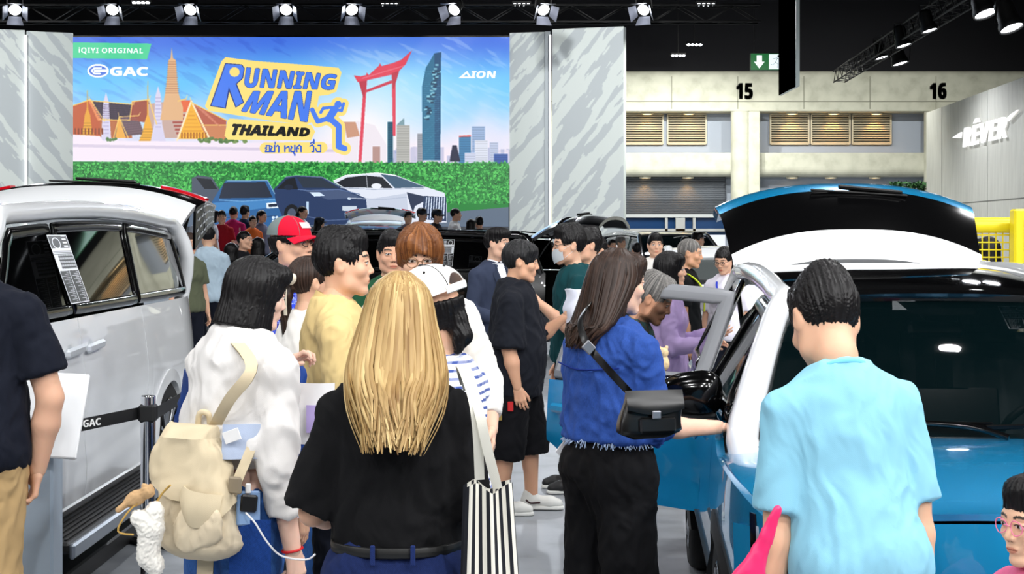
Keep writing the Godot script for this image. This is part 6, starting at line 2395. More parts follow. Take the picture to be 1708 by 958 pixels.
func strands(J: Dictionary, n: int, sd: int, m: Material, len0: float, len1: float, back: float, spread := 0.11, thick := 0.006):
	var rng := RandomNumberGenerator.new()
	rng.seed = sd
	var s := Soup.new()
	for i in n:
		var a := PI + lerpf(-2.1, 2.1, rng.randf())   # round the back of the head
		var l := lerpf(len0, len1, rng.randf())
		var x0 := sin(a) * 0.07
		var z0 := -0.012 + cos(a) * 0.08
		var top := Vector3(sin(a) * 0.03, 0.13 + 0.004 * rng.randf(), -0.01 + cos(a) * 0.03)
		var sx := sin(a) * (spread + 0.012 * rng.randf())
		var j := Vector3(rng.randf_range(-0.012, 0.012), 0, rng.randf_range(-0.008, 0.006))
		var wv := Vector3(0.012 * sin(a * 9.0), 0, 0.004 * cos(a * 13.0))
		var p := [top, Vector3(x0 * 1.15, 0.085, z0 * 1.15), Vector3(x0 * 1.33, 0.0, z0 * 1.27 - 0.008) + j, Vector3(sx, -0.15, -0.075 + cos(a) * 0.055 - back * 0.35) + j, Vector3(sx * 0.82, -0.15 - (l - 0.15) * 0.5, -0.085 + cos(a) * 0.045 - back * 0.75) + j * 1.2 + wv, Vector3(sx * 0.55, -l, -0.09 + cos(a) * 0.035 - back) + j * 1.5 - wv * 0.6]
		var cp := curve(p, 15)
		var rr := []
		for q in cp.size():
			rr.append(thick * (1.0 - 0.85 * pow(float(q) / (cp.size() - 1), 2.0)))
		var u0 := s.uv.size()
		s.tube(cp, rr, 6, false, 2.6, Vector3(cos(a), 0, -sin(a)))
		var tone := rng.randf()
		for q in range(u0, s.uv.size()):
			s.uv[q] = Vector2(tone, s.uv[q].x)
	var o := put("hair_strands", s.mesh(), m, J.root, J.H)
	o.set_meta("kind", "stuff")

# ---------- the visitors ----------
func crowd():
	var jeans := cloth(Color(0.24, 0.42, 0.7), "denim")
	var darkjeans := cloth(Color(0.11, 0.17, 0.36), "denim")
	var black := cloth(Color(0.035, 0.035, 0.045))
	var navy := cloth(Color(0.08, 0.095, 0.14))
	var whitec := cloth(Color(0.93, 0.92, 0.9))
	var wshoe := mat(Color(0.88, 0.88, 0.86), 0.6)
	var dshoe := mat(Color(0.06, 0.06, 0.07), 0.5)
	var bh: Material = mats.black_hair
	var J: Dictionary

	# man cut by the frame beside the white car
	J = person({"label": "tall man in navy T-shirt and khaki trousers beside the white car, cut by the frame", "x": X(-62, 5.25), "d": 5.25, "yaw": 184, "h": 1.86, "fat": 1.12, "cell": 0.009, "top": {"mat": navy, "sleeve": 0.72, "loose": 0.02, "hem": 0.86, "cuff": 0.078}, "bottom": {"mat": cloth(Color(0.74, 0.62, 0.44)), "loose": 0.02}, "shoe": dshoe, "hair": "short", "hairmat": bh,
		"armR": [Vector3(-0.3, -1, 0.0), Vector3(0.2, -1, 0.15), Vector3(0.4, 0, 1)], "handR": "hold"})
	# woman with the bob, white jacket and jeans
	J = person({"label": "woman with black bob, white jacket and blue jeans, hand raised to her mouth", "x": X(390, 4.55), "d": 4.55, "yaw": 138, "h": 1.68, "headscale": 0.89, "fem": true, "cell": 0.008, "head": [-22, 8, 0], "lean": 4.0, "skin": Color(0.9, 0.74, 0.66),
		"top": {"name": "jacket", "mat": cloth(Color(0.86, 0.85, 0.84)), "sleeve": 1.55, "loose": 0.05, "hem": 1.1, "cuff": 0.085, "fold": 0.013, "freq": Vector3(5, 3.2, 5), "flare": 0.12, "bust": false}, "bottom": {"mat": jeans, "waist": 0.985, "fold": 0.006}, "shoe": wshoe, "hair": "bob", "hairmat": bh,
		"armL": [Vector3(0.3, -0.75, 0.6), Vector3(-0.6, 1.0, 0.5), Vector3(-0.3, 0, -1)], "handL": "hold", "armR": [Vector3(-0.22, -1, -0.02), Vector3(-0.08, -1, 0.22)], "handR": "grip"})
	bob_extras(J)
	# fair-haired woman, back to us
	J = person({"label": "woman with long fair hair in a loose black T-shirt and dark jeans, back turned", "x": X(662, 3.85), "d": 3.85, "yaw": 180, "h": 1.625, "fem": true, "fat": 1.04, "shoulder": 0.96, "cell": 0.008, "head": [6, 12, 3],
		"top": {"mat": cloth(Color(0.06, 0.06, 0.068)), "sleeve": 0.95, "loose": 0.02, "hem": 0.985, "cuff": 0.082, "fold": 0.008, "bust": false}, "bottom": {"mat": darkjeans, "waist": 1.0, "fold": 0.006}, "shoe": wshoe, "hair": "long", "hairmat": mats.blond_hair,
		"armL": [Vector3(0.3, -1, 0.1), Vector3(-0.3, -0.25, 1)], "handL": "hold", "armR": [Vector3(-0.12, -1, 0.1), Vector3(0.2, -0.5, 1)], "handR": "hold"})
	collar(J, cloth(Color(0.06, 0.06, 0.068)), 0.078, 0.008, 1.415)
	strands(J, 620, 11, mats.blond_hair, 0.29, 0.385, 0.085, 0.116, 0.0042)
	var belt := []
	for i in 28:
		belt.append(Vector3(cos(TAU * i / 28) * 0.166, 0.948, sin(TAU * i / 28) * 0.128 - 0.004))
	put("belt", tubem(belt, 0.014, 8, true, 0.3, Vector3(1, 0, 0)), mat(Color(0.03, 0.03, 0.03), 0.5), J.root)
	for e: float in [-1.0, 1.0]:   # stitched hip pockets
		put("hip_pocket", patch(func(u, v): return Vector3(e * lerpf(0.03, 0.125, u), lerpf(0.9, 0.76, v), -0.128 + 0.03 * pow(u, 2.0) - 0.012 * sin(PI * v) + 0.004), 8, 8, 0.006, Vector3(0, 0, -1)), cloth(Color(0.13, 0.2, 0.42), "denim"), J.root)
		put("belt_loop", boxm(Vector3(0.012, 0.05, 0.008), 0.002), cloth(Color(0.13, 0.2, 0.42), "denim"), J.root, at(Vector3(e * 0.05, 0.945, -0.138)))
	tote_bag()
	# woman in the white cap
	J = person({"label": "woman in a white baseball cap and striped sleeveless top, back turned", "x": X(742, 4.7), "d": 4.7, "yaw": 236, "h": 1.585, "headscale": 1.1, "fem": true, "cell": 0.01, "head": [6, 10, -8],
		"top": {"mat": stripes(), "sleeve": 0.12, "loose": 0.012, "hem": 0.9, "bust": false}, "bottom": {"mat": darkjeans}, "shoe": wshoe, "hair": "undertail", "hairmat": bh, "armR": [Vector3(-0.2, -1, 0.05), Vector3(0.1, -0.5, 1)]})
	var capw := cloth(Color(0.95, 0.94, 0.92))
	cap_on(J, capw, capw, capw, true, 4.0, 1.14)
	# person with the brown mop
	J = person({"label": "person with auburn fringe, round glasses and white long-sleeved top, looking down", "x": X(700, 6.4), "d": 6.4, "yaw": 4, "h": 1.77, "cell": 0.01, "head": [0, 16, 0], "skin": Color(0.93, 0.76, 0.66),
		"top": {"mat": whitec, "sleeve": 1.7, "loose": 0.025, "hem": 0.9, "cuff": 0.06}, "bottom": {"mat": black}, "shoe": wshoe, "hair": "mop", "hairmat": mats.auburn_hair, "armL": [Vector3(0.42, -1, 0.1), Vector3(0.0, -0.7, 0.6)], "armR": [Vector3(-0.2, -1, 0.2), Vector3(0.3, -0.5, 0.9)]})
	spectacles(J, mat(Color(0.5, 0.4, 0.3), 0.3, 0.8), 0.023)
	# man in the polo shirt
	J = person({"label": "man in a pale yellow polo shirt, seen in profile", "x": X(560, 5.8), "d": 5.8, "yaw": 98, "h": 1.735, "fat": 1.15, "cell": 0.009, "head": [-4, 0, 0], "skin": Color(0.9, 0.7, 0.58),
		"top": {"mat": cloth(Color(0.86, 0.76, 0.53)), "sleeve": 0.8, "loose": 0.02, "hem": 0.9, "cuff": 0.075}, "bottom": {"mat": navy}, "shoe": dshoe, "hair": "short", "hairmat": bh, "armR": [Vector3(-0.1, -1, 0.12), Vector3(0.25, -0.28, 1)], "handR": "flat", "armL": [Vector3(0.1, -1, 0.3), Vector3(-0.1, 0.1, 1)], "handL": "hold"})
	polo_collar(J, cloth(Color(0.84, 0.73, 0.5)))
	# woman with the bow
	J = person({"label": "woman with long dark hair tied with a cream bow, behind the polo man", "x": X(508, 6.7), "d": 6.7, "yaw": 125, "h": 1.63, "fem": true, "cell": 0.012, "top": {"mat": whitec, "sleeve": 0.6, "bust": false}, "bottom": {"mat": jeans}, "shoe": wshoe, "hair": "tail", "hairmat": mats.brown_hair})
	var bow := Soup.new()
	for e: float in [-1.0, 1.0]:
		bow.ball(Vector3(e * 0.05, 0.02, -0.125), Vector3(0.045, 0.026, 0.016), 8, Basis(Vector3(0, 0, 1), 0.35 * e))
		bow.add(ribbon(curve([Vector3(0, 0.01, -0.13), Vector3(e * 0.03, -0.06, -0.15), Vector3(e * 0.035, -0.15, -0.15)], 8), 0.035, 0.003, Vector3(1, 0, 0)), Transform3D())
	bow.ball(Vector3(0, 0.015, -0.13), Vector3(0.016, 0.016, 0.014), 8)
	put("bow", bow.mesh(), cloth(Color(0.9, 0.86, 0.78)), J.root, J.H)
	# red cap
	J = person({"label": "man with glasses in a red and grey cap and blue patterned shirt", "x": X(480, 7.5), "d": 7.5, "yaw": 62, "h": 1.8, "cell": 0.011, "head": [0, -4, 0], "top": {"mat": pattern(), "sleeve": 0.8}, "bottom": {"mat": navy}, "shoe": dshoe, "hair": "under", "hairmat": bh})
	cap_on(J, cloth(Color(0.45, 0.5, 0.5)), cloth(Color(0.82, 0.08, 0.2)), cloth(Color(0.82, 0.08, 0.2)), false)
	put("cap_patch", patch(func(u, v): return Vector3(lerpf(-0.035, 0.035, u), lerpf(0.075, 0.103, v), 0.094 - 0.016 * v - pow(lerpf(-0.035, 0.035, u), 2.0) * 5.0 + 0.004), 8, 4, 0.003, Vector3(0, 0, 1)), cloth(Color(0.92, 0.8, 0.8)), J.root, J.H)
	spectacles(J, mat(Color(0.04, 0.04, 0.04), 0.3), 0.02, 1.15)
	# man between the heads
	J = person({"label": "man with short dark hair glancing out between the polo man and the auburn fringe", "x": X(652, 9.0), "d": 9.0, "yaw": 8, "h": 1.735, "cell": 0.013, "head": [4, 4, 0], "skin": Color(0.84, 0.64, 0.53), "top": {"mat": cloth(Color(0.12, 0.3, 0.2)), "sleeve": 0.7}, "bottom": {"mat": navy}, "shoe": dshoe, "hair": "short", "hairmat": bh})
	# blue jacket behind the bob
	J = person({"label": "person in a blue windbreaker half hidden behind the woman with the bob", "x": X(402, 5.4), "d": 5.4, "yaw": 165, "h": 1.56, "cell": 0.012, "lean": 6.0, "top": {"name": "windbreaker", "mat": cloth(Color(0.1, 0.23, 0.5), "nylon", 0.6), "sleeve": 1.85, "loose": 0.045, "hem": 0.85, "fold": 0.013, "cuff": 0.08}, "bottom": {"mat": navy}, "shoe": dshoe, "hair": "short", "hairmat": bh, "armL": [Vector3(0.42, -1, 0.3), Vector3(-0.1, -0.6, 1)]})
	# suit
	J = person({"label": "young man in a grey suit with an open white shirt and red lanyard", "x": X(824, 12.5), "d": 12.5, "yaw": 38, "h": 1.775, "cell": 0.011, "head": [30, 0, 0], "skin": Color(0.88, 0.7, 0.6), "top": {"name": "suit_jacket", "mat": cloth(Color(0.2, 0.23, 0.31), "wool"), "sleeve": 1.85, "loose": 0.022, "hem": 0.78, "fold": 0.004, "cuff": 0.07}, "bottom": {"mat": cloth(Color(0.18, 0.2, 0.27), "wool")}, "shoe": dshoe, "hair": "fringe", "hairmat": bh, "armR": [Vector3(-0.2, -1, 0.05), Vector3(0.3, -0.2, 1)], "handR": "hold", "armL": [Vector3(0.2, -1, 0.05), Vector3(-0.3, -0.2, 1)], "handL": "hold"})
	suit_extras(J)
	# T-shirt man walking
	J = person({"label": "heavy man in black T-shirt, long shorts and white trainers, walking past the open door", "x": X(858, 9.4), "d": 9.4, "yaw": 84, "h": 1.675, "fat": 1.28, "cell": 0.01, "head": [6, 6, 0], "headscale": 1.06, "skin": Color(0.86, 0.66, 0.54), "top": {"mat": cloth(Color(0.09, 0.1, 0.13)), "sleeve": 0.98, "loose": 0.04, "hem": 0.76, "fold": 0.009, "cuff": 0.1}, "bottom": {"name": "shorts", "mat": cloth(Color(0.07, 0.07, 0.085)), "len": 1.3, "hem": 0.125, "loose": 0.03}, "shoe": wshoe, "hair": "bowl", "hairmat": hairm(Color(0.05, 0.05, 0.055), Color(0.2, 0.2, 0.21), "greying_hair"),
		"armR": [Vector3(-0.1, -1, -0.03), Vector3(0.02, -1, 0.22)], "armL": [Vector3(0.15, -0.9, 0.45), Vector3(-0.25, 0.6, 0.75)], "handL": "grip", "legL": [Vector3(0.02, -1, 0.22), Vector3(0, -1, 0.02)], "legR": [Vector3(-0.02, -1, -0.08), Vector3(0, -1, -0.1)]})
	collar(J, cloth(Color(0.03, 0.035, 0.05)), 0.078, 0.009, 1.42)
	tman_extras(J)
	# green T-shirt, mask
	J = person({"label": "man in a dark green T-shirt with glasses and a white face mask", "x": X(958, 10.2), "d": 10.2, "yaw": -82, "h": 1.78, "fat": 1.08, "cell": 0.01, "head": [4, 4, 0], "top": {"mat": cloth(Color(0.05, 0.24, 0.26)), "sleeve": 0.9, "loose": 0.03, "hem": 0.85, "cuff": 0.085}, "bottom": {"mat": navy, "len": 1.1, "hem": 0.11}, "shoe": dshoe, "hair": "short", "hairmat": bh, "armL": [Vector3(0.2, -0.9, 0.3), Vector3(-0.2, 0.7, 0.8)], "handL": "hold"})
	collar(J, cloth(Color(0.05, 0.22, 0.24)), 0.072, 0.008)
	spectacles(J, mat(Color(0.03, 0.03, 0.03), 0.3), 0.02, 1.15)
	face_mask(J, cloth(Color(0.9, 0.93, 0.95)))
	person({"label": "man with dark hair and dark teal shirt close behind the masked man", "x": X(985, 11.3), "d": 11.3, "yaw": -70, "h": 1.77, "cell": 0.014, "top": {"mat": cloth(Color(0.09, 0.2, 0.22)), "sleeve": 0.7}, "bottom": {"mat": navy}, "shoe": dshoe, "hair": "short", "hairmat": bh})
	person({"label": "dark-haired visitor with bowed head between the masked man and the denim woman", "x": X(1006, 13.0), "d": 13.0, "yaw": -60, "h": 1.72, "cell": 0.016, "head": [0, 28, 0], "top": {"mat": navy, "sleeve": 0.7}, "bottom": {"mat": navy}, "shoe": dshoe, "hair": "short", "hairmat": bh})
	# denim shirt
	J = person({"label": "woman with long straight brown hair, frayed denim shirt and wide black trousers", "x": X(1018, 5.5), "d": 5.5, "yaw": 128, "h": 1.67, "fem": true, "fat": 1.1, "cell": 0.008, "head": [-14, 4, 0], "skin": Color(0.9, 0.72, 0.62), "top": {"mat": cloth(Color(0.2, 0.34, 0.66), "denim"), "sleeve": 1.03, "loose": 0.034, "hem": 1.01, "flare": 0.06, "fold": 0.011, "cuff": 0.115, "bust": false}, "bottom": {"mat": cloth(Color(0.06, 0.06, 0.07)), "hem": 0.118, "loose": 0.014, "len": 2.0}, "shoe": dshoe, "hair": "mid", "hairmat": mats.brown_hair,
		"armR": [Vector3(-0.08, -1, 0.22), Vector3(-0.42, -0.02, 1)], "handR": "flat", "armL": [Vector3(0.2, -1, 0.1), Vector3(0, -1, 0.2)], "handL": "grip"})
	strands(J, 620, 23, mats.brown_hair, 0.18, 0.26, 0.06, 0.118, 0.0042)
	denim_extras(J)
	# behind the door glass
	J = person({"label": "old man with grey hair bending to look into the blue car behind its open door", "x": X(1024, 7.3), "d": 7.3, "yaw": 76, "h": 1.56, "face": "o", "cell": 0.01, "lean": 14.0, "head": [0, 12, 0], "skin": Color(0.72, 0.53, 0.42), "top": {"mat": camo(), "sleeve": 0.8, "hem": 0.85}, "bottom": {"mat": navy}, "shoe": mat(Color(0.12, 0.2, 0.35), 0.6), "hair": "grey", "hairmat": mats.grey_hair})
	person({"label": "woman with a black bob in a lavender jacket seen through the door window", "x": X(1112, 9.9), "d": 9.9, "yaw": 80, "h": 1.61, "fem": true, "cell": 0.012, "top": {"mat": cloth(Color(0.78, 0.68, 0.88)), "sleeve": 1.85, "loose": 0.03, "hem": 0.82}, "bottom": {"mat": black}, "shoe": wshoe, "hair": "bob", "hairmat": bh, "armR": [Vector3(-0.2, -1, 0.2), Vector3(-0.1, 0.15, 1)], "armL": [Vector3(0.2, -1, 0.3), Vector3(-0.1, 0.3, 1)]})
	J = person({"label": "man with cropped grey hair in black with a yellow reflective strap", "x": X(1143, 12.8), "d": 12.8, "yaw": 78, "h": 1.69, "face": "o", "cell": 0.012, "skin": Color(0.8, 0.6, 0.48), "top": {"mat": black, "sleeve": 0.7, "loose": 0.022}, "bottom": {"mat": black}, "shoe": dshoe, "hair": "crop", "hairmat": mats.grey_hair, "head": [0, 8, 0]})
	var kk: float = J.k
	put("reflective_strap", ribbon(curve([Vector3(-0.09, 1.1, 0.17) * kk, Vector3(-0.11, 1.3, 0.155) * kk, Vector3(-0.115, 1.425, 0.0) * kk, Vector3(-0.11, 1.32, -0.15) * kk, Vector3(-0.1, 1.05, -0.16) * kk], 18), 0.05, 0.012, Vector3(1, 0, 0)), mat(Color(0.85, 0.92, 0.2), 0.5), J.root)
	J = person({"label": "man in a white shirt facing us with his hand on his chin", "x": X(1092, 16.7), "d": 16.7, "yaw": 4, "h": 1.73, "cell": 0.016, "top": {"mat": whitec, "sleeve": 1.7}, "bottom": {"mat": navy}, "shoe": dshoe, "hair": "short", "hairmat": bh, "armL": [Vector3(0.3, -0.8, 0.4), Vector3(-0.55, 1, 0.2)], "handL": "hold"})
	J = person({"label": "woman with glasses, dark hair and a blue lanyard beside the raised tailgate", "x": X(1212, 13.2), "d": 13.2, "yaw": -25, "h": 1.63, "fem": true, "cell": 0.014, "head": [-10, 18, 0], "top": {"mat": cloth(Color(0.88, 0.87, 0.92)), "sleeve": 0.8}, "bottom": {"mat": navy}, "shoe": dshoe, "hair": "tail", "hairmat": bh})
	polo_collar(J, cloth(Color(0.8, 0.79, 0.86)))
	spectacles(J, mat(Color(0.1, 0.1, 0.1), 0.3))
	lanyard(J, mat(Color(0.1, 0.2, 0.75), 0.6))
	person({"label": "man in a bright blue shirt walking by the glass doors", "x": X(1187, 24), "d": 26, "yaw": 65, "h": 1.75, "cell": 0.02, "top": {"mat": cloth(Color(0.12, 0.25, 0.75)), "sleeve": 0.7}, "bottom": {"mat": navy}, "shoe": dshoe, "hair": "short", "hairmat": bh})
	# light blue T-shirt by the bonnet
	J = person({"label": "man in a light blue T-shirt bending over the bonnet of the blue car, back turned", "x": X(1432, 3.98), "d": 3.98, "yaw": 187, "h": 1.63, "headscale": 1.14, "shoulder": 0.95, "cell": 0.008, "lean": 10.0, "side": -3.0, "head": [8, 24, 6], "skin": Color(0.88, 0.69, 0.57), "top": {"mat": cloth(Color(0.54, 0.77, 0.86)), "sleeve": 0.98, "loose": 0.018, "hem": 0.8, "fold": 0.006, "freq": Vector3(7, 2.2, 7), "cuff": 0.072, "hips": 0.97}, "bottom": {"mat": navy}, "shoe": dshoe, "hair": "short", "hairmat": bh,
		"armL": [Vector3(0.14, -1, 0.1), Vector3(0.16, -1, 0.05)], "armR": [Vector3(-0.08, -1, 0.05), Vector3(-0.03, -1, 0.1)]})
	collar(J, cloth(Color(0.46, 0.78, 0.9)), 0.074, 0.008, 1.42)
	# child with pink glasses
	J = person({"label": "child with short black hair and pink glasses reaching towards the bonnet", "x": X(1742, 3.5), "d": 3.5, "yaw": -66, "h": 1.13, "cell": 0.008, "headscale": 1.2, "head": [0, 4, 0], "skin": Color(0.9, 0.72, 0.6), "top": {"mat": cloth(Color(0.85, 0.4, 0.55)), "sleeve": 0.6}, "bottom": {"mat": jeans}, "shoe": wshoe, "hair": "short", "hairmat": bh, "armR": [Vector3(-0.2, -0.7, 0.6), Vector3(0.1, 0.25, 1), Vector3(0, 1, 0)], "handR": "flat"})
	spectacles(J, mat(Color(0.95, 0.5, 0.65), 0.4), 0.024)
	# beyond the wire fence
	person({"label": "woman with long dark hair and white cardigan behind the yellow wire fence", "x": X(1650, 13.0), "d": 13.0, "yaw": 190, "h": 1.7, "fem": true, "cell": 0.014, "top": {"mat": whitec, "sleeve": 1.85, "loose": 0.04}, "bottom": {"mat": cloth(Color(0.6, 0.45, 0.25))}, "shoe": wshoe, "hair": "bob", "hairmat": bh})
	person({"label": "man in a pale grey polo shirt with dark hair, back turned, behind the white car", "x": X(347, 18.5), "d": 18.5, "yaw": 184, "h": 1.84, "cell": 0.016, "top": {"mat": cloth(Color(0.68, 0.76, 0.82)), "sleeve": 0.85, "loose": 0.03}, "bottom": {"mat": navy}, "shoe": dshoe, "hair": "crop", "hairmat": bh})
	person({"label": "smiling woman with brown hair in olive close behind the white car", "x": X(314, 17.0), "d": 17.0, "yaw": 40, "h": 1.75, "fem": true, "cell": 0.016, "top": {"mat": cloth(Color(0.36, 0.38, 0.3)), "sleeve": 0.7}, "bottom": {"mat": navy}, "shoe": dshoe, "hair": "tail", "hairmat": mats.brown_hair})
	far_people()

func far_people():
	var dsh := mat(Color(0.06, 0.06, 0.07), 0.5)
	# px, head-top py, depth, floor, yaw, woman, shirt, hair, label
	var rows := [
		[389, 346, 30.0, 0.5, 176, false, Color(0.75, 0.16, 0.42), "crop", "man in a magenta shirt with a white shoulder bag, back turned, on the stage edge"],
		[407, 341, 31.5, 0.5, 150, false, Color(0.15, 0.2, 0.3), "short", "dark-haired man in navy beyond the magenta shirt, on the stage"],
		[370, 354, 29.5, 0.5, 10, false, Color(0.6, 0.1, 0.15), "short", "man in a dark red shirt facing us on the stage edge"],
		[335, 350, 28.5, 0.5, 200, true, Color(0.88, 0.9, 0.94), "long", "woman with long brown hair in white on the stage edge, behind the raised tailgate"],
		[353, 352, 29.0, 0.5, 120, true, Color(0.85, 0.86, 0.9), "bob", "woman with dark bob and pale top among the stage group"],
		[421, 361, 29.0, 0.5, 30, true, Color(0.93, 0.45, 0.2), "tail", "woman in an orange top facing us on the stage edge"],
		[435, 352, 29.5, 0.5, 60, true, Color(0.45, 0.46, 0.55), "tail", "woman with light brown hair in grey, last of the stage group"],
		[405, 388, 20.5, 0.0, 70, false, Color(0.1, 0.1, 0.12), "crop", "man in black with cropped hair below the magenta shirt"],
		[385, 408, 20.0, 0.0, 170, true, Color(0.12, 0.12, 0.14), "bob", "dark bobbed head just above the woman with the bob"],
		[430, 399, 21.0, 0.0, 185, true, Color(0.2, 0.2, 0.22), "bob", "dark-haired woman in grey beside the red cap, back turned"],
		[503, 344, 31.0, 0.5, 60, true, Color(0.85, 0.88, 0.88), "tail", "woman in white on the stage in front of the navy car picture"],
		[531, 364, 29.5, 0.5, 120, true, Color(0.8, 0.78, 0.76), "long", "long-haired woman on the stage between the red cap and the polo man"],
		[702, 350, 30.0, 0.5, 50, false, Color(0.82, 0.85, 0.88), "short", "man in a dark cap and pale shirt on the stage by the grille picture"],
		[727, 352, 29.5, 0.5, 70, false, Color(0.12, 0.13, 0.17), "short", "man in a black cap and dark shirt on the stage by the grille picture"],
		[758, 349, 30.0, 0.5, 100, false, Color(0.92, 0.93, 0.94), "crop", "man in a white shirt in profile on the stage below the hedge picture"],
		[785, 367, 29.0, 0.5, 150, true, Color(0.2, 0.2, 0.24), "bob", "dark head at the stage edge beside the white shirt"],
		[800, 364, 29.5, 0.5, 200, false, Color(0.25, 0.25, 0.3), "short", "dark-haired man at the stage edge, nearest to the wing wall"],
		[680, 355, 31.0, 0.5, 20, false, Color(0.3, 0.3, 0.35), "short", "man half hidden by the white car's tailgate on the stage"],
		[1020, 400, 27.0, 0.0, 20, true, Color(0.8, 0.7, 0.7), "tail", "woman facing us beyond the denim woman's hair, by the stage wall end"],
		[1033, 397, 30.0, 0.0, 60, false, Color(0.75, 0.78, 0.8), "grey", "grey-haired man by the end of the stage wall"],
		[1049, 403, 37.5, 0.0, 30, false, Color(0.25, 0.22, 0.2), "short", "man in brown near the first glass door"],
		[1062, 408, 26.0, 0.0, 200, false, Color(0.12, 0.12, 0.15), "short", "dark-haired man in black beside the man with hand on chin"],
		[1073, 398, 38.0, 0.0, 160, false, Color(0.3, 0.32, 0.4), "short", "distant man in slate blue by the black car"],
		[1142, 398, 28.0, 0.0, 140, false, Color(0.2, 0.2, 0.25), "short", "distant dark-haired man by the door pillar"],
		[1042, 396, 42.0, 0.0, 180, true, Color(0.5, 0.5, 0.5), "bob", "distant woman in mid grey at the glass doors"],
	]
	for q in rows:
		var h: float = EYE - (q[1] - 392.0) * q[2] / F - q[3]
		var J := person({"label": q[8], "x": X(q[0], q[2]), "d": q[2], "y": q[3], "yaw": q[4], "h": clampf(h, 1.45, 1.82), "fem": q[5], "cell": 0.021, "top": {"mat": cloth(q[6]), "sleeve": 0.7, "bust": false}, "bottom": {"mat": cloth(Color(0.1, 0.12, 0.18))}, "shoe": dsh, "hair": q[7], "hairmat": mats.black_hair if q[7] != "grey" else mats.grey_hair})
		if (q[8] as String).contains("cap and"):
			var c := cloth(Color(0.16, 0.19, 0.24))
			cap_on(J, c, c, c, false)
		if (q[8] as String).contains("shoulder bag"):
			put("shoulder_bag", boxm(Vector3(0.3, 0.36, 0.08), 0.03), cloth(Color(0.93, 0.92, 0.9)), J.root, at(Vector3(-0.22, 0.95, -0.2)))
			put("bag_strap", ribbon(curve([Vector3(-0.2, 1.1, -0.2), Vector3(-0.14, 1.45, -0.02), Vector3(-0.18, 1.2, 0.18)], 10), 0.03, 0.006, Vector3(1, 0, 0)), cloth(Color(0.93, 0.92, 0.9)), J.root)

# cloth with a printed pattern
func stripes() -> StandardMaterial3D:
	var m: StandardMaterial3D = cloth(Color(0.98, 0.98, 0.99), "striped").duplicate()
	m.albedo_texture = paint_tex(8, 64, func(x, y): return Color(0.28, 0.36, 0.62) if y % 32 < 11 else Color(0.95, 0.96, 0.97))
	m.uv1_scale = Vector3.ONE * 20.0
	m.heightmap_enabled = false
	return m

func pattern() -> StandardMaterial3D:
	var m: StandardMaterial3D = cloth(Color.WHITE, "printed").duplicate()
	m.albedo_texture = noise_tex(0.03, 256, [PackedFloat32Array([0.0, 0.42, 0.45, 0.58, 0.6, 1.0]), PackedColorArray([Color(0.1, 0.15, 0.6), Color(0.12, 0.2, 0.7), Color(0.75, 0.8, 0.95), Color(0.75, 0.8, 0.95), Color(0.2, 0.3, 0.85), Color(0.2, 0.3, 0.85)])], 2, 5)
	m.uv1_scale = Vector3.ONE * 4.0
	return m

func camo() -> StandardMaterial3D:
	var m: StandardMaterial3D = cloth(Color.WHITE, "camo").duplicate()
	m.albedo_texture = noise_tex(0.02, 256, [PackedFloat32Array([0.0, 0.4, 0.42, 0.55, 0.57, 1.0]), PackedColorArray([Color(0.1, 0.1, 0.1), Color(0.14, 0.13, 0.12), Color(0.38, 0.3, 0.24), Color(0.38, 0.32, 0.26), Color(0.2, 0.36, 0.36), Color(0.24, 0.42, 0.42)])], 3, 6)
	m.uv1_scale = Vector3.ONE * 3.0
	return m

func lanyard(J: Dictionary, m: Material):
	var k: float = J.k
	for e: float in [-1.0, 1.0]:
		put("lanyard", ribbon(curve([Vector3(e * 0.07, 1.43, -0.02) * k, Vector3(e * 0.062, 1.36, 0.11) * k, Vector3(0.005 * e, 1.1, 0.17) * k], 10), 0.018, 0.002, Vector3(1, 0, 0)), m, J.root)
	put("badge", boxm(Vector3(0.08, 0.11, 0.004), 0.002), mat(Color(0.9, 0.9, 0.92), 0.3), J.root, at(Vector3(0, 1.03, 0.18) * k))

func suit_extras(J: Dictionary):
	var k: float = J.k
	var wc := cloth(Color(0.93, 0.93, 0.95))
	# shirt front in the opening, lapels over it
	put("shirt", patch(func(u, v): return Vector3(lerpf(-1.0, 1.0, u) * lerpf(0.004, 0.062, v), lerpf(1.12, 1.44, v), 0.172 - 0.1 * pow(v, 2.0) - 0.02 * pow(absf(u - 0.5) * 2.0, 2.0) + 0.008) * k, 8, 12, 0.01, Vector3(0, 0, 1)), wc, J.root)
	var lm := cloth(Color(0.17, 0.2, 0.27), "wool")
	for e: float in [-1.0, 1.0]:
		put("lapel", patch(func(u, v): return Vector3(e * lerpf(lerpf(0.006, 0.05, v), lerpf(0.02, 0.115 - 0.05 * maxf(0.0, v - 0.7) / 0.3, v), u), lerpf(1.1, 1.43, v), 0.184 - 0.108 * pow(v, 2.0) - 0.02 * u + 0.006) * k, 5, 12, 0.006, Vector3(0, 0, 1)), lm, J.root)
		put("shirt_collar", patch(func(u, v): return Vector3(e * lerpf(0.012, 0.066, u), lerpf(1.385, 1.455, v) + 0.02 * u, 0.085 - 0.06 * u * u - 0.018 * v) * k, 5, 5, 0.004, Vector3(0, 0, 1)), wc, J.root)
	put("lanyard", ribbon(curve([Vector3(0.05, 1.43, 0.06) * k, Vector3(0.03, 1.32, 0.125) * k, Vector3(0.01, 1.16, 0.16) * k], 8), 0.02, 0.003, Vector3(1, 0, 0)), mat(Color(0.85, 0.2, 0.12), 0.6), J.root)

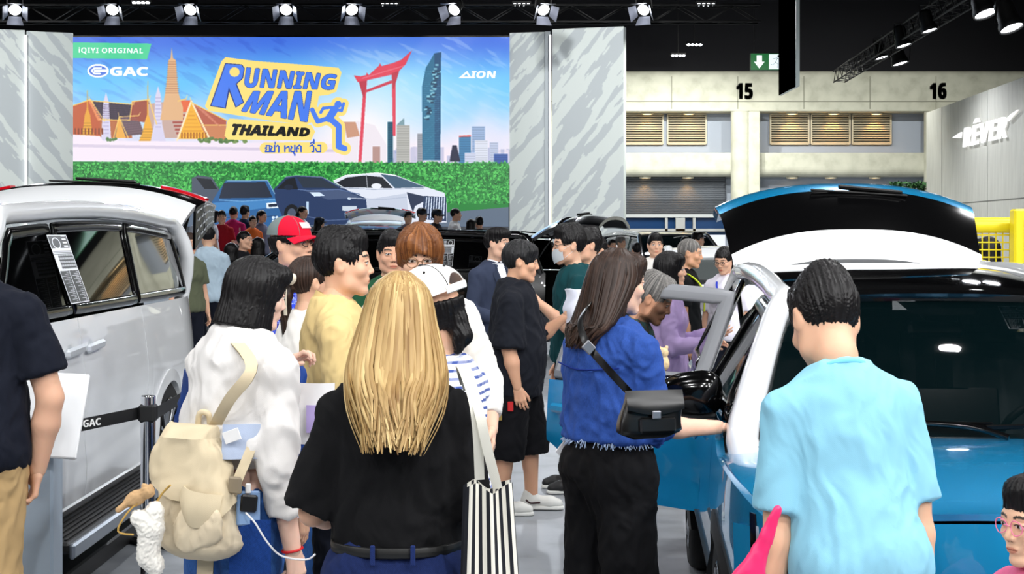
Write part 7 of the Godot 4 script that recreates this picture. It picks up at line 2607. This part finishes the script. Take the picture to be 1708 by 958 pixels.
func tman_extras(J: Dictionary):
	# embroidered badges on the shorts
	put("embroidered_motif", boxm(Vector3(0.012, 0.06, 0.035), 0.004), mat(Color(0.75, 0.1, 0.12), 0.7), J.root, at(Vector3(-0.235, 0.69, 0.0)))
	put("embroidered_patch", boxm(Vector3(0.012, 0.035, 0.035), 0.004), mat(Color(0.6, 0.5, 0.25), 0.7), J.root, at(Vector3(-0.232, 0.62, -0.07)))
	for s: String in ["L", "R"]:   # dark flashes on the trainers
		var an: Vector3 = J["an" + s]
		for e: float in [-1.0, 1.0]:
			put("shoe_stripe", tubem(curve([an + Vector3(e * 0.045, -0.035, 0.06), an + Vector3(e * 0.047, -0.04, 0.0), an + Vector3(e * 0.046, -0.02, -0.03)], 8), 0.006, 6), mat(Color(0.2, 0.05, 0.08), 0.6), J.root)
	# white cloth bag in the raised hand
	var hp: Vector3 = (J.root as Node3D).transform * ((J.handL as Transform3D).origin + (J.fdL as Vector3) * 0.06)
	var b := thing("cloth_bag", "folded white cloth bag held up by the man in the black T-shirt", "bag", hp)
	put("cloth", patch(func(u, v): return Vector3(lerpf(-0.05, 0.07, v) + 0.012 * sin(u * 9.0), lerpf(0.14, -0.1, u), 0.03 * sin(PI * v) + 0.014 * sin(u * 7.0 + v * 6.0)), 16, 10, 0.02, Vector3(0, 0, 1)), cloth(Color(0.86, 0.87, 0.92)), b)
	put("strap", tubem(curve([Vector3(-0.03, -0.08, 0.02), Vector3(0.0, -0.17, 0.03), Vector3(0.05, -0.15, 0.02), Vector3(0.04, -0.08, 0.02)], 12), 0.006, 6), cloth(Color(0.86, 0.87, 0.92)), b)

func bob_extras(J: Dictionary):
	var R: Transform3D = (J.root as Node3D).transform
	var k: float = J.k
	var jk := cloth(Color(0.86, 0.85, 0.84))
	# turned-up collar and the grey-blue lining that hangs open
	polo_collar(J, jk, 1.42)
	var lining := cloth(Color(0.66, 0.71, 0.8), "nylon", 0.7)
	put("jacket_lining", patch(func(u, v):
		var a := lerpf(-1.0, 1.0, u)
		var r: float = 0.2 + 0.03 * v + 0.012 * sin(u * 14.0)
		return Vector3(-cos(a) * r, lerpf(1.2, lerpf(1.1, 0.9, smoothstep(0.0, 1.0, 1.0 - absf(u - 0.22) * 2.4)), v), -sin(a) * r * 0.72) * k, 26, 10, 0.008, Vector3(-1, 0, -0.5)), lining, J.root)
	put("zip_pull", tubem([Vector3(-0.2, 0.86, -0.03) * k, Vector3(-0.2, 0.8, -0.03) * k], 0.006, 6), mat(Color(0.9, 0.9, 0.9), 0.4), J.root)
	put("crop_top", patch(func(u, v):
		var a: float = TAU * u
		return Vector3(cos(a) * 0.142, lerpf(1.06, 1.16, v), sin(a) * 0.102) * k, 30, 4, 0.006, Vector3.ZERO), cloth(Color(0.9, 0.89, 0.88)), J.root)
	put("care_label", boxm(Vector3(0.05, 0.035, 0.004), 0.001), mat(Color(0.93, 0.93, 0.93), 0.6), J.root, at(Vector3(-0.16, 1.17, -0.13) * k, Vector3(0, 35, -20)))
	put("bracelet", tubem(ring_at(J.wrR, J.fdR, 0.03, 0.02), 0.004, 6, true), mat(Color(0.8, 0.08, 0.1), 0.5), J.root)
	# backpack hung low behind her
	var bp := thing("backpack", "beige canvas backpack with flap and outer pocket on the woman with the bob", "bag", P(330, 815, 4.42), 152.0)
	var cv := cloth(Color(0.86, 0.8, 0.69), "canvas")
	var cv2 := cloth(Color(0.83, 0.77, 0.65), "canvas")
	var z := FastNoiseLite.new()
	z.seed = 12
	z.frequency = 7.0
	var ring := func(y: float, a: float, grow: float) -> Vector3:   # boxy section of the sack
		var t := clampf((y + 0.19) / 0.33, 0.0, 1.0)
		var w := lerpf(0.142, 0.1, t) * pow(clampf((y + 0.205) / 0.05, 0.05, 1.0), 0.35) * (1.0 - 0.25 * smoothstep(0.85, 1.0, t)) + grow
		var dp := lerpf(0.088, 0.058, t) * pow(clampf((y + 0.205) / 0.05, 0.05, 1.0), 0.35) + grow
		var c := Vector3(signf(cos(a)) * pow(absf(cos(a)), 0.6) * w, y, signf(sin(a)) * pow(absf(sin(a)), 0.6) * dp)
		var q := z.get_noise_3dv(c * 1.2) * 0.016 + (0.5 - absf(z.get_noise_3d(c.x * 2.2, c.y * 0.8 + c.x, c.z * 2.2))) * 0.012
		return c + Vector3(cos(a), 0, sin(a)) * q + Vector3(0.12 * y, 0, 0)
	put("bag_body", patch(func(u, v): return ring.call(lerpf(-0.2, 0.14, v), TAU * u, 0.0), 64, 36, 0.0, Vector3.ZERO), cv, bp)
	var lid := Soup.new()
	var rim := []
	for i in 32:
		rim.append(ring.call(0.14, TAU * i / 32.0, 0.0))
	lid.fan(rim, true)
	put("bag_top", lid.mesh(), cv2, bp)
	put("flap", patch(func(u, v):
		var p: Vector3 = ring.call(lerpf(0.135, lerpf(-0.08, 0.06, pow(absf(u - 0.25) / 0.75, 0.8)), v), lerpf(-PI * 1.02, 0.02, u) , 0.012 + 0.006 * v)
		return p + Vector3(0, 0.02 * (1.0 - v), 0), 30, 16, 0.005, Vector3(0, 0, -1)), cv2, bp)
	put("flap_crown", patch(func(u, v):
		var p: Vector3 = ring.call(0.135, lerpf(-PI * 1.02, 0.02, u), 0.012)
		var q: Vector3 = ring.call(0.135, lerpf(PI * 1.02, -0.02, u), 0.004)
		return p.lerp(q, v) + Vector3(0, 0.02 + 0.035 * sin(PI * v), 0), 24, 12, 0.005, Vector3.UP), cv2, bp)
	job(bp, "outer_pocket", [cap(Vector3(-0.035, -0.12, -0.088), Vector3(-0.105, -0.1, -0.075), 0.05, 0.046, 0.02, Vector3(0, 0, 1), 0.45), cap(Vector3(-0.045, -0.075, -0.085), Vector3(-0.1, -0.06, -0.075), 0.042, 0.038, 0.02, Vector3(0, 0, 1), 0.45)], 0.006, cv, 0.005, Vector3(14, 9, 14))
	put("pocket_flap", patch(func(u, v): return Vector3(lerpf(-0.005, -0.14, u), lerpf(0.0, -0.075 - 0.03 * sin(PI * u), v) - 0.03 * u + 0.03, -0.112 - 0.012 * sin(PI * v) + 0.045 * pow(absf(u - 0.45) * 2.0, 2.0)), 14, 10, 0.005, Vector3(0, 0, -1)), cv2, bp)
	var inv: Transform3D = bp.transform.affine_inverse()
	var sh: Vector3 = R * (J.shR as Vector3)
	var sl2: Vector3 = R * (J.T * (Vector3(0.06, 1.44, -0.06) * k))
	var side := (bp.basis.inverse() * Vector3(1, 0, 0.2)).normalized()
	put("shoulder_strap", ribbon(curve([inv * P(352, 722, 4.44), inv * P(382, 668, 4.34), inv * P(420, 610, 4.33), inv * (sl2 + Vector3(0.03, 0.02, 0.0))], 18), 0.035, 0.007, side), cv2, bp)
	put("side_strap", ribbon(curve([inv * P(372, 858, 4.36), inv * P(392, 812, 4.34), inv * P(410, 770, 4.36), inv * P(425, 735, 4.38)], 14), 0.03, 0.006, side), cv2, bp)
	put("hanging_strap", ribbon(curve([inv * P(345, 885, 4.42), inv * P(343, 930, 4.42), inv * P(340, 1000, 4.43)], 10), 0.05, 0.006, side), cv2, bp)
	put("buckle", boxm(Vector3(0.045, 0.05, 0.014), 0.005), mat(Color(0.55, 0.5, 0.42), 0.4), bp, Transform3D(Basis(), inv * P(392, 810, 4.32)))
	put("grab_loop", tubem(curve([inv * P(330, 716, 4.44), inv * P(333, 690, 4.42), inv * P(348, 692, 4.42), inv * P(350, 718, 4.44)], 14), 0.009, 8), cv2, bp)
	# plush charms
	var ch := thing("plush_charm", "fluffy white plush charm hanging from the beige backpack", "charm", P(252, 895, 4.3))
	job(ch, "fur", [cap(Vector3(-0.01, -0.06, 0), Vector3(0.0, 0.02, 0), 0.03, 0.034, 0.02), cap(Vector3(0, 0.03, 0), Vector3(-0.035, 0.055, 0.01), 0.03, 0.022, 0.02), ell(Vector3(0.01, 0.07, 0), Vector3(0.025, 0.03, 0.025), 0.02), ell(Vector3(0.012, -0.085, 0), Vector3(0.024, 0.03, 0.024), 0.02)], 0.004, mat(Color(0.92, 0.91, 0.88), 0.95), 0.004, Vector3(60, 60, 60))
	put("cord", tubem(curve([Vector3(0.0, 0.07, 0.0), Vector3(0.03, 0.12, 0.0), Vector3(0.06, 0.15, 0.02)], 10), 0.003, 6), mat(Color(0.75, 0.6, 0.3), 0.7), ch)
	var c2 := thing("teddy_charm", "tan plush teddy charm with a yellow cord on the beige backpack", "charm", P(226, 832, 4.3))
	job(c2, "fur", [ell(Vector3(0, 0, 0), Vector3(0.034, 0.022, 0.022), 0.01, Basis(Vector3(0, 0, 1), 0.5)), ell(Vector3(0.036, 0.02, 0.004), Vector3(0.02, 0.019, 0.019), 0.01), ell(Vector3(0.044, 0.036, 0.008), Vector3(0.008, 0.008, 0.006), 0.004), ell(Vector3(0.026, 0.038, 0.008), Vector3(0.008, 0.008, 0.006), 0.004), cap(Vector3(-0.02, -0.01, 0.01), Vector3(-0.045, -0.03, 0.014), 0.01, 0.009, 0.006)], 0.004, mat(Color(0.76, 0.62, 0.45), 0.95), 0.002, Vector3(60, 60, 60))
	put("cord", tubem(curve([Vector3(0.02, 0.0, 0.01), Vector3(-0.02, -0.04, 0.02), Vector3(-0.045, -0.09, 0.02), Vector3(0.0, -0.1, 0.02)], 14), 0.0028, 6), mat(Color(0.75, 0.6, 0.3), 0.7), c2)
	# phone with a battery pack in the hip pocket
	var pocket: Vector3 = P(414, 848, 4.355)
	var ph := thing("phone", "pale blue phone with black battery pack sticking out of the jeans pocket", "phone", pocket, 8.0)
	put("phone_body", boxm(Vector3(0.068, 0.1, 0.011), 0.004), mat(Color(0.55, 0.68, 0.85), 0.3), ph)
	put("battery_pack", boxm(Vector3(0.048, 0.05, 0.016), 0.005), mat(Color(0.03, 0.03, 0.035), 0.4), ph, at(Vector3(0.002, 0.016, 0.012), Vector3(0, 0, -6)))
	put("plug", boxm(Vector3(0.016, 0.03, 0.01), 0.003), mat(Color(0.95, 0.95, 0.95), 0.4), ph, at(Vector3(0, 0.058, 0.006)))
	var pi := ph.transform.affine_inverse()
	put("cable", tubem(curve([pi * P(410, 856, 4.33), pi * P(425, 872, 4.31), pi * P(446, 905, 4.31), pi * P(470, 928, 4.32), pi * P(510, 934, 4.3), pi * P(526, 925, 4.3)], 30), 0.0028, 7), mat(Color(0.95, 0.95, 0.96), 0.4), ph)
	put("hip_pocket", patch(func(u, v): return (J.root as Node3D).transform.affine_inverse() * (P(lerpf(382, 452, u), lerpf(868, 975, v), 4.362 - 0.012 * sin(PI * u))), 8, 8, 0.006, Vector3(0, 0, -1)), cloth(Color(0.13, 0.29, 0.6), "denim"), J.root)
	# plastic bag in her hand
	var pb := thing("plastic_bag", "crumpled white plastic bag hanging from the hand with the red bracelet", "bag", R * ((J.wrR as Vector3) + (J.fdR as Vector3) * 0.1))
	job(pb, "film", [cap(Vector3(0, -0.02, 0), Vector3(0, -0.12, 0), 0.016, 0.06, 0.03), cap(Vector3(0, -0.12, 0), Vector3(0.0, -0.26, 0), 0.062, 0.08, 0.04, Vector3(0, 0, 1), 0.8)], 0.007, mat(Color(0.9, 0.92, 0.94), 0.35), 0.009, Vector3(14, 8, 14))
	# sheet of paper between her and the fair-haired woman
	var sheet := thing("paper_sheet", "white paper sheet held between the jacket and the fair-haired woman", "paper", P(528, 690, 4.9))
	put("sheet", patch(func(u, v): return Vector3(lerpf(-0.06, 0.06, u), lerpf(-0.1, 0.1, v), 0.02 * sin(u * 3.0)), 6, 4, 0.002, Vector3(0, 0, 1)), mat(Color(0.95, 0.95, 0.95), 0.7), sheet)
	put("print", patch(func(u, v): return Vector3(lerpf(-0.03, 0.02, u), lerpf(-0.06, 0.03, v), 0.012 + 0.02 * sin((0.25 + u * 0.42) * 3.0)), 6, 4, 0.002, Vector3(0, 0, 1)), mat(Color(0.75, 0.68, 0.9), 0.7), sheet)

func ring_at(c: Vector3, ax: Vector3, r1: float, r2: float) -> Array:
	var x := ax.cross(Vector3(0.2, 0.1, 1)).normalized()
	var y := ax.cross(x)
	var o := []
	for i in 16:
		o.append(c + x * cos(TAU * i / 16) * r1 + y * sin(TAU * i / 16) * r1)
	return o

func tote_bag():
	var t := thing("tote_bag", "black and white striped tote bag on the shoulder of the fair-haired woman", "bag", P(812, 905, 3.72), 8.0)
	var m := StandardMaterial3D.new()
	m.albedo_texture = paint_tex(256, 8, func(x, y): return Color(0.07, 0.08, 0.12) if x % 36 < 17 else Color(0.9, 0.89, 0.84))
	m.roughness = 0.9
	var white := cloth(Color(0.9, 0.89, 0.84), "canvas")
	for s: float in [-1.0, 1.0]:
		put("bag_side", patch(func(u, v):
			var fold: float = 0.012 * sin(u * 15.0) * (1.0 - v * 0.5)
			return Vector3(lerpf(-0.055 - 0.025 * v, 0.06 + 0.02 * v, u) + 0.01 * v, lerpf(0.14, -0.26, v) + 0.012 * sin(u * 8.0) * (1.0 - v), s * (0.02 + 0.035 * sin(PI * u) * (0.5 + 0.5 * v)) + fold), 24, 12, 0.003, Vector3(0, 0, s)), m, t)
	var inv := t.transform.affine_inverse()
	for q in [[[800, 800, 3.69], [797, 730, 3.64], [790, 670, 3.63], [775, 622, 3.7], [768, 612, 3.8], [775, 640, 3.95]], [[830, 815, 3.7], [812, 745, 3.64], [800, 690, 3.62], [782, 628, 3.68], [772, 612, 3.8], [780, 650, 3.97]]]:
		var pts := []
		for p in q:
			pts.append(inv * P(p[0], p[1], p[2]))
		put("strap", ribbon(curve(pts, 30), 0.024, 0.004, inv.basis * Vector3(1, 0.2, 0)), white, t)

func denim_extras(J: Dictionary):
	var R: Transform3D = (J.root as Node3D).transform
	var k: float = J.k
	# frayed hem
	var rng := RandomNumberGenerator.new()
	rng.seed = 8
	var s := Soup.new()
	for i in 260:
		var a := rng.randf() * TAU
		var p := Vector3(cos(a) * 0.19, 1.02, sin(a) * 0.142) * k
		var o := Vector3(cos(a) * 0.012 + rng.randf_range(-0.012, 0.012), -rng.randf_range(0.012, 0.03), sin(a) * 0.012 + rng.randf_range(-0.01, 0.01))
		s.tube([p, p + o * 0.5, p + o], 0.0016, 4)
	var fr := put("frayed_hem", s.mesh(), cloth(Color(0.72, 0.8, 0.92)), J.root)
	fr.set_meta("kind", "stuff")
	put("back_yoke_seam", tubem(curve([Vector3(-0.17, 1.29, -0.11) * k, Vector3(0, 1.275, -0.148) * k, Vector3(0.17, 1.29, -0.11) * k], 14), 0.003, 6), cloth(Color(0.1, 0.2, 0.55), "denim"), J.root)
	# black shoulder bag
	var b := thing("shoulder_bag", "black leather shoulder bag at the hip of the woman in the denim shirt", "bag", P(1086, 685, 5.1), 14.0)
	b.scale = Vector3(0.86, 0.9, 0.86)
	var lt := mat(Color(0.02, 0.02, 0.022), 0.28)
	var sack := func(y: float, a: float, w: float, dp: float) -> Vector3:
		return Vector3(signf(cos(a)) * pow(absf(cos(a)), 0.45) * w + 0.01 * sin(y * 30.0), y, signf(sin(a)) * pow(absf(sin(a)), 0.45) * dp)
	put("bag_body", patch(func(u, v): return sack.call(lerpf(-0.095, 0.075, v) - 0.012 * sin(TAU * u * 0.5), TAU * u, lerpf(0.135, 0.115, v) * pow(clampf(v * 7.0, 0.15, 1.0), 0.3), lerpf(0.05, 0.028, v) * pow(clampf(v * 7.0, 0.1, 1.0), 0.4)), 48, 20, 0.0, Vector3.ZERO), lt, b)
	put("flap", patch(func(u, v): return Vector3(lerpf(-0.118, 0.118, u), lerpf(0.08, 0.01 - 0.02 * sin(PI * u), v), 0.03 + 0.026 * sin(v * 1.6) + 0.004), 16, 8, 0.006, Vector3(0, 0, 1)), lt, b)
	put("buckle", boxm(Vector3(0.035, 0.03, 0.01), 0.003), mat(Color(0.6, 0.6, 0.62), 0.3, 0.8), b, at(Vector3(0, -0.01, 0.065)))
	put("outer_pocket", boxm(Vector3(0.15, 0.06, 0.02), 0.008), lt, b, at(Vector3(0.01, -0.05, 0.05), Vector3(-6, 0, 0)))
	put("zip", ribbon(curve([Vector3(-0.09, 0.045, 0.033), Vector3(0.0, 0.05, 0.037), Vector3(0.09, 0.035, 0.033)], 8), 0.008, 0.003, Vector3.UP), mat(Color(0.6, 0.6, 0.62), 0.3, 0.8), b)
	var inv := b.transform.affine_inverse()
	put("strap", ribbon(curve([inv * P(1050, 655, 5.14), inv * P(1010, 612, 5.14), inv * P(978, 572, 5.2), inv * P(968, 535, 5.32), inv * P(985, 505, 5.42)], 20), 0.03, 0.005, inv.basis * Vector3(0.6, 0.6, 0.3)), lt, b)
	put("strap_buckle", boxm(Vector3(0.04, 0.045, 0.012), 0.003), mat(Color(0.6, 0.6, 0.62), 0.3, 0.8), b, Transform3D(Basis(Vector3(0, 0, 1), 0.8), inv * P(982, 580, 5.16)))
	# price brochure in the other hand
	var br := thing("brochure", "white brochure with a dark price table behind the woman in the denim shirt", "brochure", P(962, 762, 5.6), 20.0)
	var bb := Basis(Vector3(0, 0, 1), -0.72)
	put("sheet", boxm(Vector3(0.16, 0.08, 0.004), 0.001), mat(Color(0.93, 0.94, 0.95), 0.5), br, Transform3D(bb, Vector3.ZERO))
	for i in 4:
		for j in 2:
			put("table_cell", boxm(Vector3(0.028, 0.026, 0.003)), mat(Color(0.16, 0.2, 0.28), 0.6), br, Transform3D(bb, bb * Vector3(-0.045 + 0.036 * i, -0.017 + 0.033 * j, 0.003)))
	# small plush on her bag
	var pl := thing("plush_bear", "tiny cream plush bear clipped at the denim woman's bag strap", "charm", P(1106, 598, 5.8))
	job(pl, "fur", [ell(Vector3(0, -0.02, 0), Vector3(0.024, 0.03, 0.022), 0.01), ell(Vector3(0, 0.022, 0), Vector3(0.021, 0.019, 0.019), 0.008), ell(Vector3(0.014, 0.042, 0), Vector3(0.008, 0.008, 0.006), 0.004), ell(Vector3(-0.014, 0.042, 0), Vector3(0.008, 0.008, 0.006), 0.004)], 0.004, mat(Color(0.85, 0.75, 0.58), 0.95), 0.002, Vector3(60, 60, 60))

func floor_things():
	# belt barrier
	var d := 6.9
	var p := Vector3(X(247, d), 0, -d)
	var chrome: Material = mats.chrome
	var bk := mat(Color(0.03, 0.035, 0.045), 0.6)
	var bp := thing("barrier_post", "polished chrome belt barrier post in front of the white car", "barrier", p)
	var s := Soup.new()
	s.lathe([Vector2(0.0, 0.0), Vector2(0.17, 0.0), Vector2(0.175, 0.015), Vector2(0.15, 0.03), Vector2(0.04, 0.045), Vector2(0.034, 0.06)], Transform3D(), 32)
	put("base", s.mesh(), chrome, bp)
	var top := P(0, 662, d).y
	var s2 := Soup.new()
	s2.lathe([Vector2(0.034, 0.05), Vector2(0.034, top), Vector2(0.03, top + 0.006), Vector2(0.0, top + 0.008)], Transform3D(), 28)
	put("pole", s2.mesh(), chrome, bp)
	put("belt_cassette", boxm(Vector3(0.078, 0.085, 0.078), 0.012), bk, bp, at(Vector3(0, top - 0.075, 0)))
	var mk := func(called: String, label: String, a: Vector3, b: Vector3, tx: float, sz: float):
		var m := thing(called, label, "belt", (a + b) * 0.5)
		var dir := (b - a).normalized()
		put("webbing", ribbon([a - m.position, Vector3(0, -0.012, 0), b - m.position], 0.055, 0.003, Vector3.UP), bk, m)
		var n := dir.cross(Vector3.UP).normalized()
		if n.z < 0:
			n = -n
		var bx := Vector3.UP.cross(n).normalized()
		var tm := TextMesh.new()
		tm.text = "GAC"
		tm.font = font("Droid Sans Bold")
		tm.font_size = 48
		tm.pixel_size = sz / 40.0
		tm.depth = 0.002
		var c: Vector3 = a.lerp(b, tx) - m.position + Vector3(0, -0.006, 0) + n * 0.003
		put("lettering", tm, mat(Color(0.95, 0.95, 0.95), 0.5), m, Transform3D(Basis(bx * 1.3, Vector3.UP, n), c))
		var em := Soup.new()
		var ring := []
		for i in 16:
			ring.append(Vector3(cos(TAU * i / 16) * sz * 0.72, sin(TAU * i / 16) * sz * 0.5, 0))
		em.tube(ring, sz * 0.12, 6, true)
		em.box(Vector3(sz * 0.8, sz * 0.16, sz * 0.12), at(Vector3(sz * 0.2, 0, 0)))
		put("emblem", em.mesh(), mat(Color(0.95, 0.95, 0.95), 0.5), m, Transform3D(Basis(bx, Vector3.UP, n), c - bx * sz * 2.45))
	var y := top - 0.075
	mk.call("barrier_belt", "black barrier belt with white lettering running towards the man in khaki trousers", Vector3(X(-60, 6.0), P(0, 740, 6.0).y, -6.0), p + Vector3(-0.04, y, 0.01), 0.7, 0.036)
	mk.call("barrier_belt", "black barrier belt running away from the post towards the rear wheel", p + Vector3(0.04, y, -0.01), Vector3(X(330, 8.6), P(0, 640, 8.6).y, -8.6), 0.13, 0.034)
	# slanted information stand
	var st := thing("information_stand", "white slanted information stand behind the man in khaki trousers", "stand", Vector3(X(70, 5.75), 0, -5.75), 6.0)
	put("column", boxm(Vector3(0.24, 1.0, 0.2), 0.01), mat(Color(0.62, 0.68, 0.74), 0.35), st, at(Vector3(-0.06, 0.5, 0)))
	put("top_panel", boxm(Vector3(0.3, 0.34, 0.02), 0.004), mat(Color(0.93, 0.94, 0.95), 0.4), st, at(Vector3(0.02, 1.06, 0.08), Vector3(-28, 0, -4)))
	# extending step of the white car, loose cables beneath
	var step := thing("side_step", "dark extended side step with a bright edge under the white car door", "step", Vector3(-2.13, 0, -7.75))
	put("tread", boxm(Vector3(0.3, 0.05, 2.1), 0.012), mat(Color(0.05, 0.05, 0.055), 0.5), step, at(Vector3(0, 0.335, 0)))
	put("edge_rail", boxm(Vector3(0.03, 0.07, 2.1), 0.01), mat(Color(0.55, 0.58, 0.62), 0.3, 0.7), step, at(Vector3(0.16, 0.32, 0)))
	for z: float in [-0.7, 0.0, 0.7]:
		put("bracket", boxm(Vector3(0.26, 0.03, 0.06), 0.006), mat(Color(0.04, 0.04, 0.04), 0.5), step, at(Vector3(-0.05, 0.29, z)))
	for i in 8:
		put("tread_rib", boxm(Vector3(0.012, 0.008, 2.0)), mat(Color(0.09, 0.09, 0.1), 0.5), step, at(Vector3(-0.12 + 0.034 * i, 0.363, 0)))
	var cb := thing("cable", "loose black cables lying on the floor by the barrier post", "cable", Vector3(X(190, 8.4), 0.0, -8.4))
	var rng := RandomNumberGenerator.new()
	rng.seed = 4
	for i in 3:
		var pts := []
		for q in 7:
			pts.append(Vector3(-0.3 + q * 0.11 + rng.randf() * 0.04, 0.012, 0.12 * sin(q * 1.3 + i) + rng.randf() * 0.05 - 0.05 * i))
		put("loop", tubem(curve(pts, 40), 0.011, 8), mat(Color(0.03, 0.03, 0.03), 0.5), cb)
	# pink bag by the bonnet
	var pk := thing("pink_bag", "bright pink shopping bag beside the man in the light blue T-shirt", "bag", P(1268, 915, 3.8))
	job(pk, "bag_body", [cap(Vector3(0.045, 0.1, 0), Vector3(-0.03, -0.08, 0.0), 0.012, 0.03, 0.03, Vector3(0, 0, 1), 0.5), cap(Vector3(-0.03, -0.08, 0), Vector3(-0.06, -0.25, 0), 0.03, 0.045, 0.04, Vector3(0, 0, 1), 0.5)], 0.007, mat(Color(0.92, 0.16, 0.42), 0.4), 0.004, Vector3(9, 5, 9))
	# price sheet on the white car's window
	sticker("white printed price sheet on the sliding door window of the white car", Vector3(-3.12, 0.1, -7.95), 0.0)

func sticker(label: String, _at: Vector3, _yaw: float):
	var tx := paint_tex(96, 232, func(x, y):
		var b := Color(0.05, 0.05, 0.06)
		var w := Color(0.92, 0.93, 0.95)
		if x < 3 or x > 92 or y < 3 or y > 228: return w
		if y < 52:
			return w if (Vector2(x - 62, y - 28).length() < 20 and Vector2(x - 62, y - 28).length() > 16) or (x < 30 and (y / 6) % 2 == 0 and x > 8) or (y > 44) else b
		if y < 66: return b if (y % 5 < 2) else w
		if y < 116: return w if (x > 76 or (y % 12 > 4 and (x * 7 + y / 12 * 31) % 23 > 8)) else b
		if y < 122: return w
		if x > 46 and x < 50: return w
		return w if (y % 6 < 3 and (x % 48) > 6 and ((x * 5 + (y / 6) * 17) % 29) > 9 and (x % 48) < 14 + ((y / 6) * 13) % 30) else b)
	var m := StandardMaterial3D.new()
	m.albedo_texture = tx
	m.roughness = 0.4
	var st := thing("price_sheet", label, "sign", P(124, 447, 7.5))
	var q := Soup.new()
	# lies against the tumblehome of the glass
	var xg := func(y: float) -> float: return -2.165 - (y - 1.32) * 0.36
	var pts := []
	for i in 2:
		for j in 2:
			var z: float = [-7.68, -7.36][j]
			var y: float = [1.74, 1.4][i]
			pts.append(Vector3((xg.call(y) as float) + 0.03, y, z) - st.position)
	q.quad(pts[2], pts[0], pts[1], pts[3])
	put("print", q.mesh(), m, st)
	var s2 := thing("price_sheet", "white printed price sheet on the black people carrier behind the auburn fringe", "sign", P(745, 422, 20.2), -28.0)
	var q2 := Soup.new()
	q2.quad(Vector3(-0.09, -0.18, 0), Vector3(-0.09, 0.18, -0.06), Vector3(0.09, 0.18, -0.06), Vector3(0.09, -0.18, 0))
	put("print", q2.mesh(), m, s2)
	var s3 := thing("price_sheet", "white printed sheet behind the windscreen corner of the blue car", "sign", P(1694, 528, 6.2), 4.0)
	var q3 := Soup.new()
	q3.quad(Vector3(-0.04, -0.05, 0.03), Vector3(-0.06, 0.04, -0.04), Vector3(0.1, 0.04, -0.04), Vector3(0.1, -0.05, 0.03))
	put("print", q3.mesh(), m, s3)
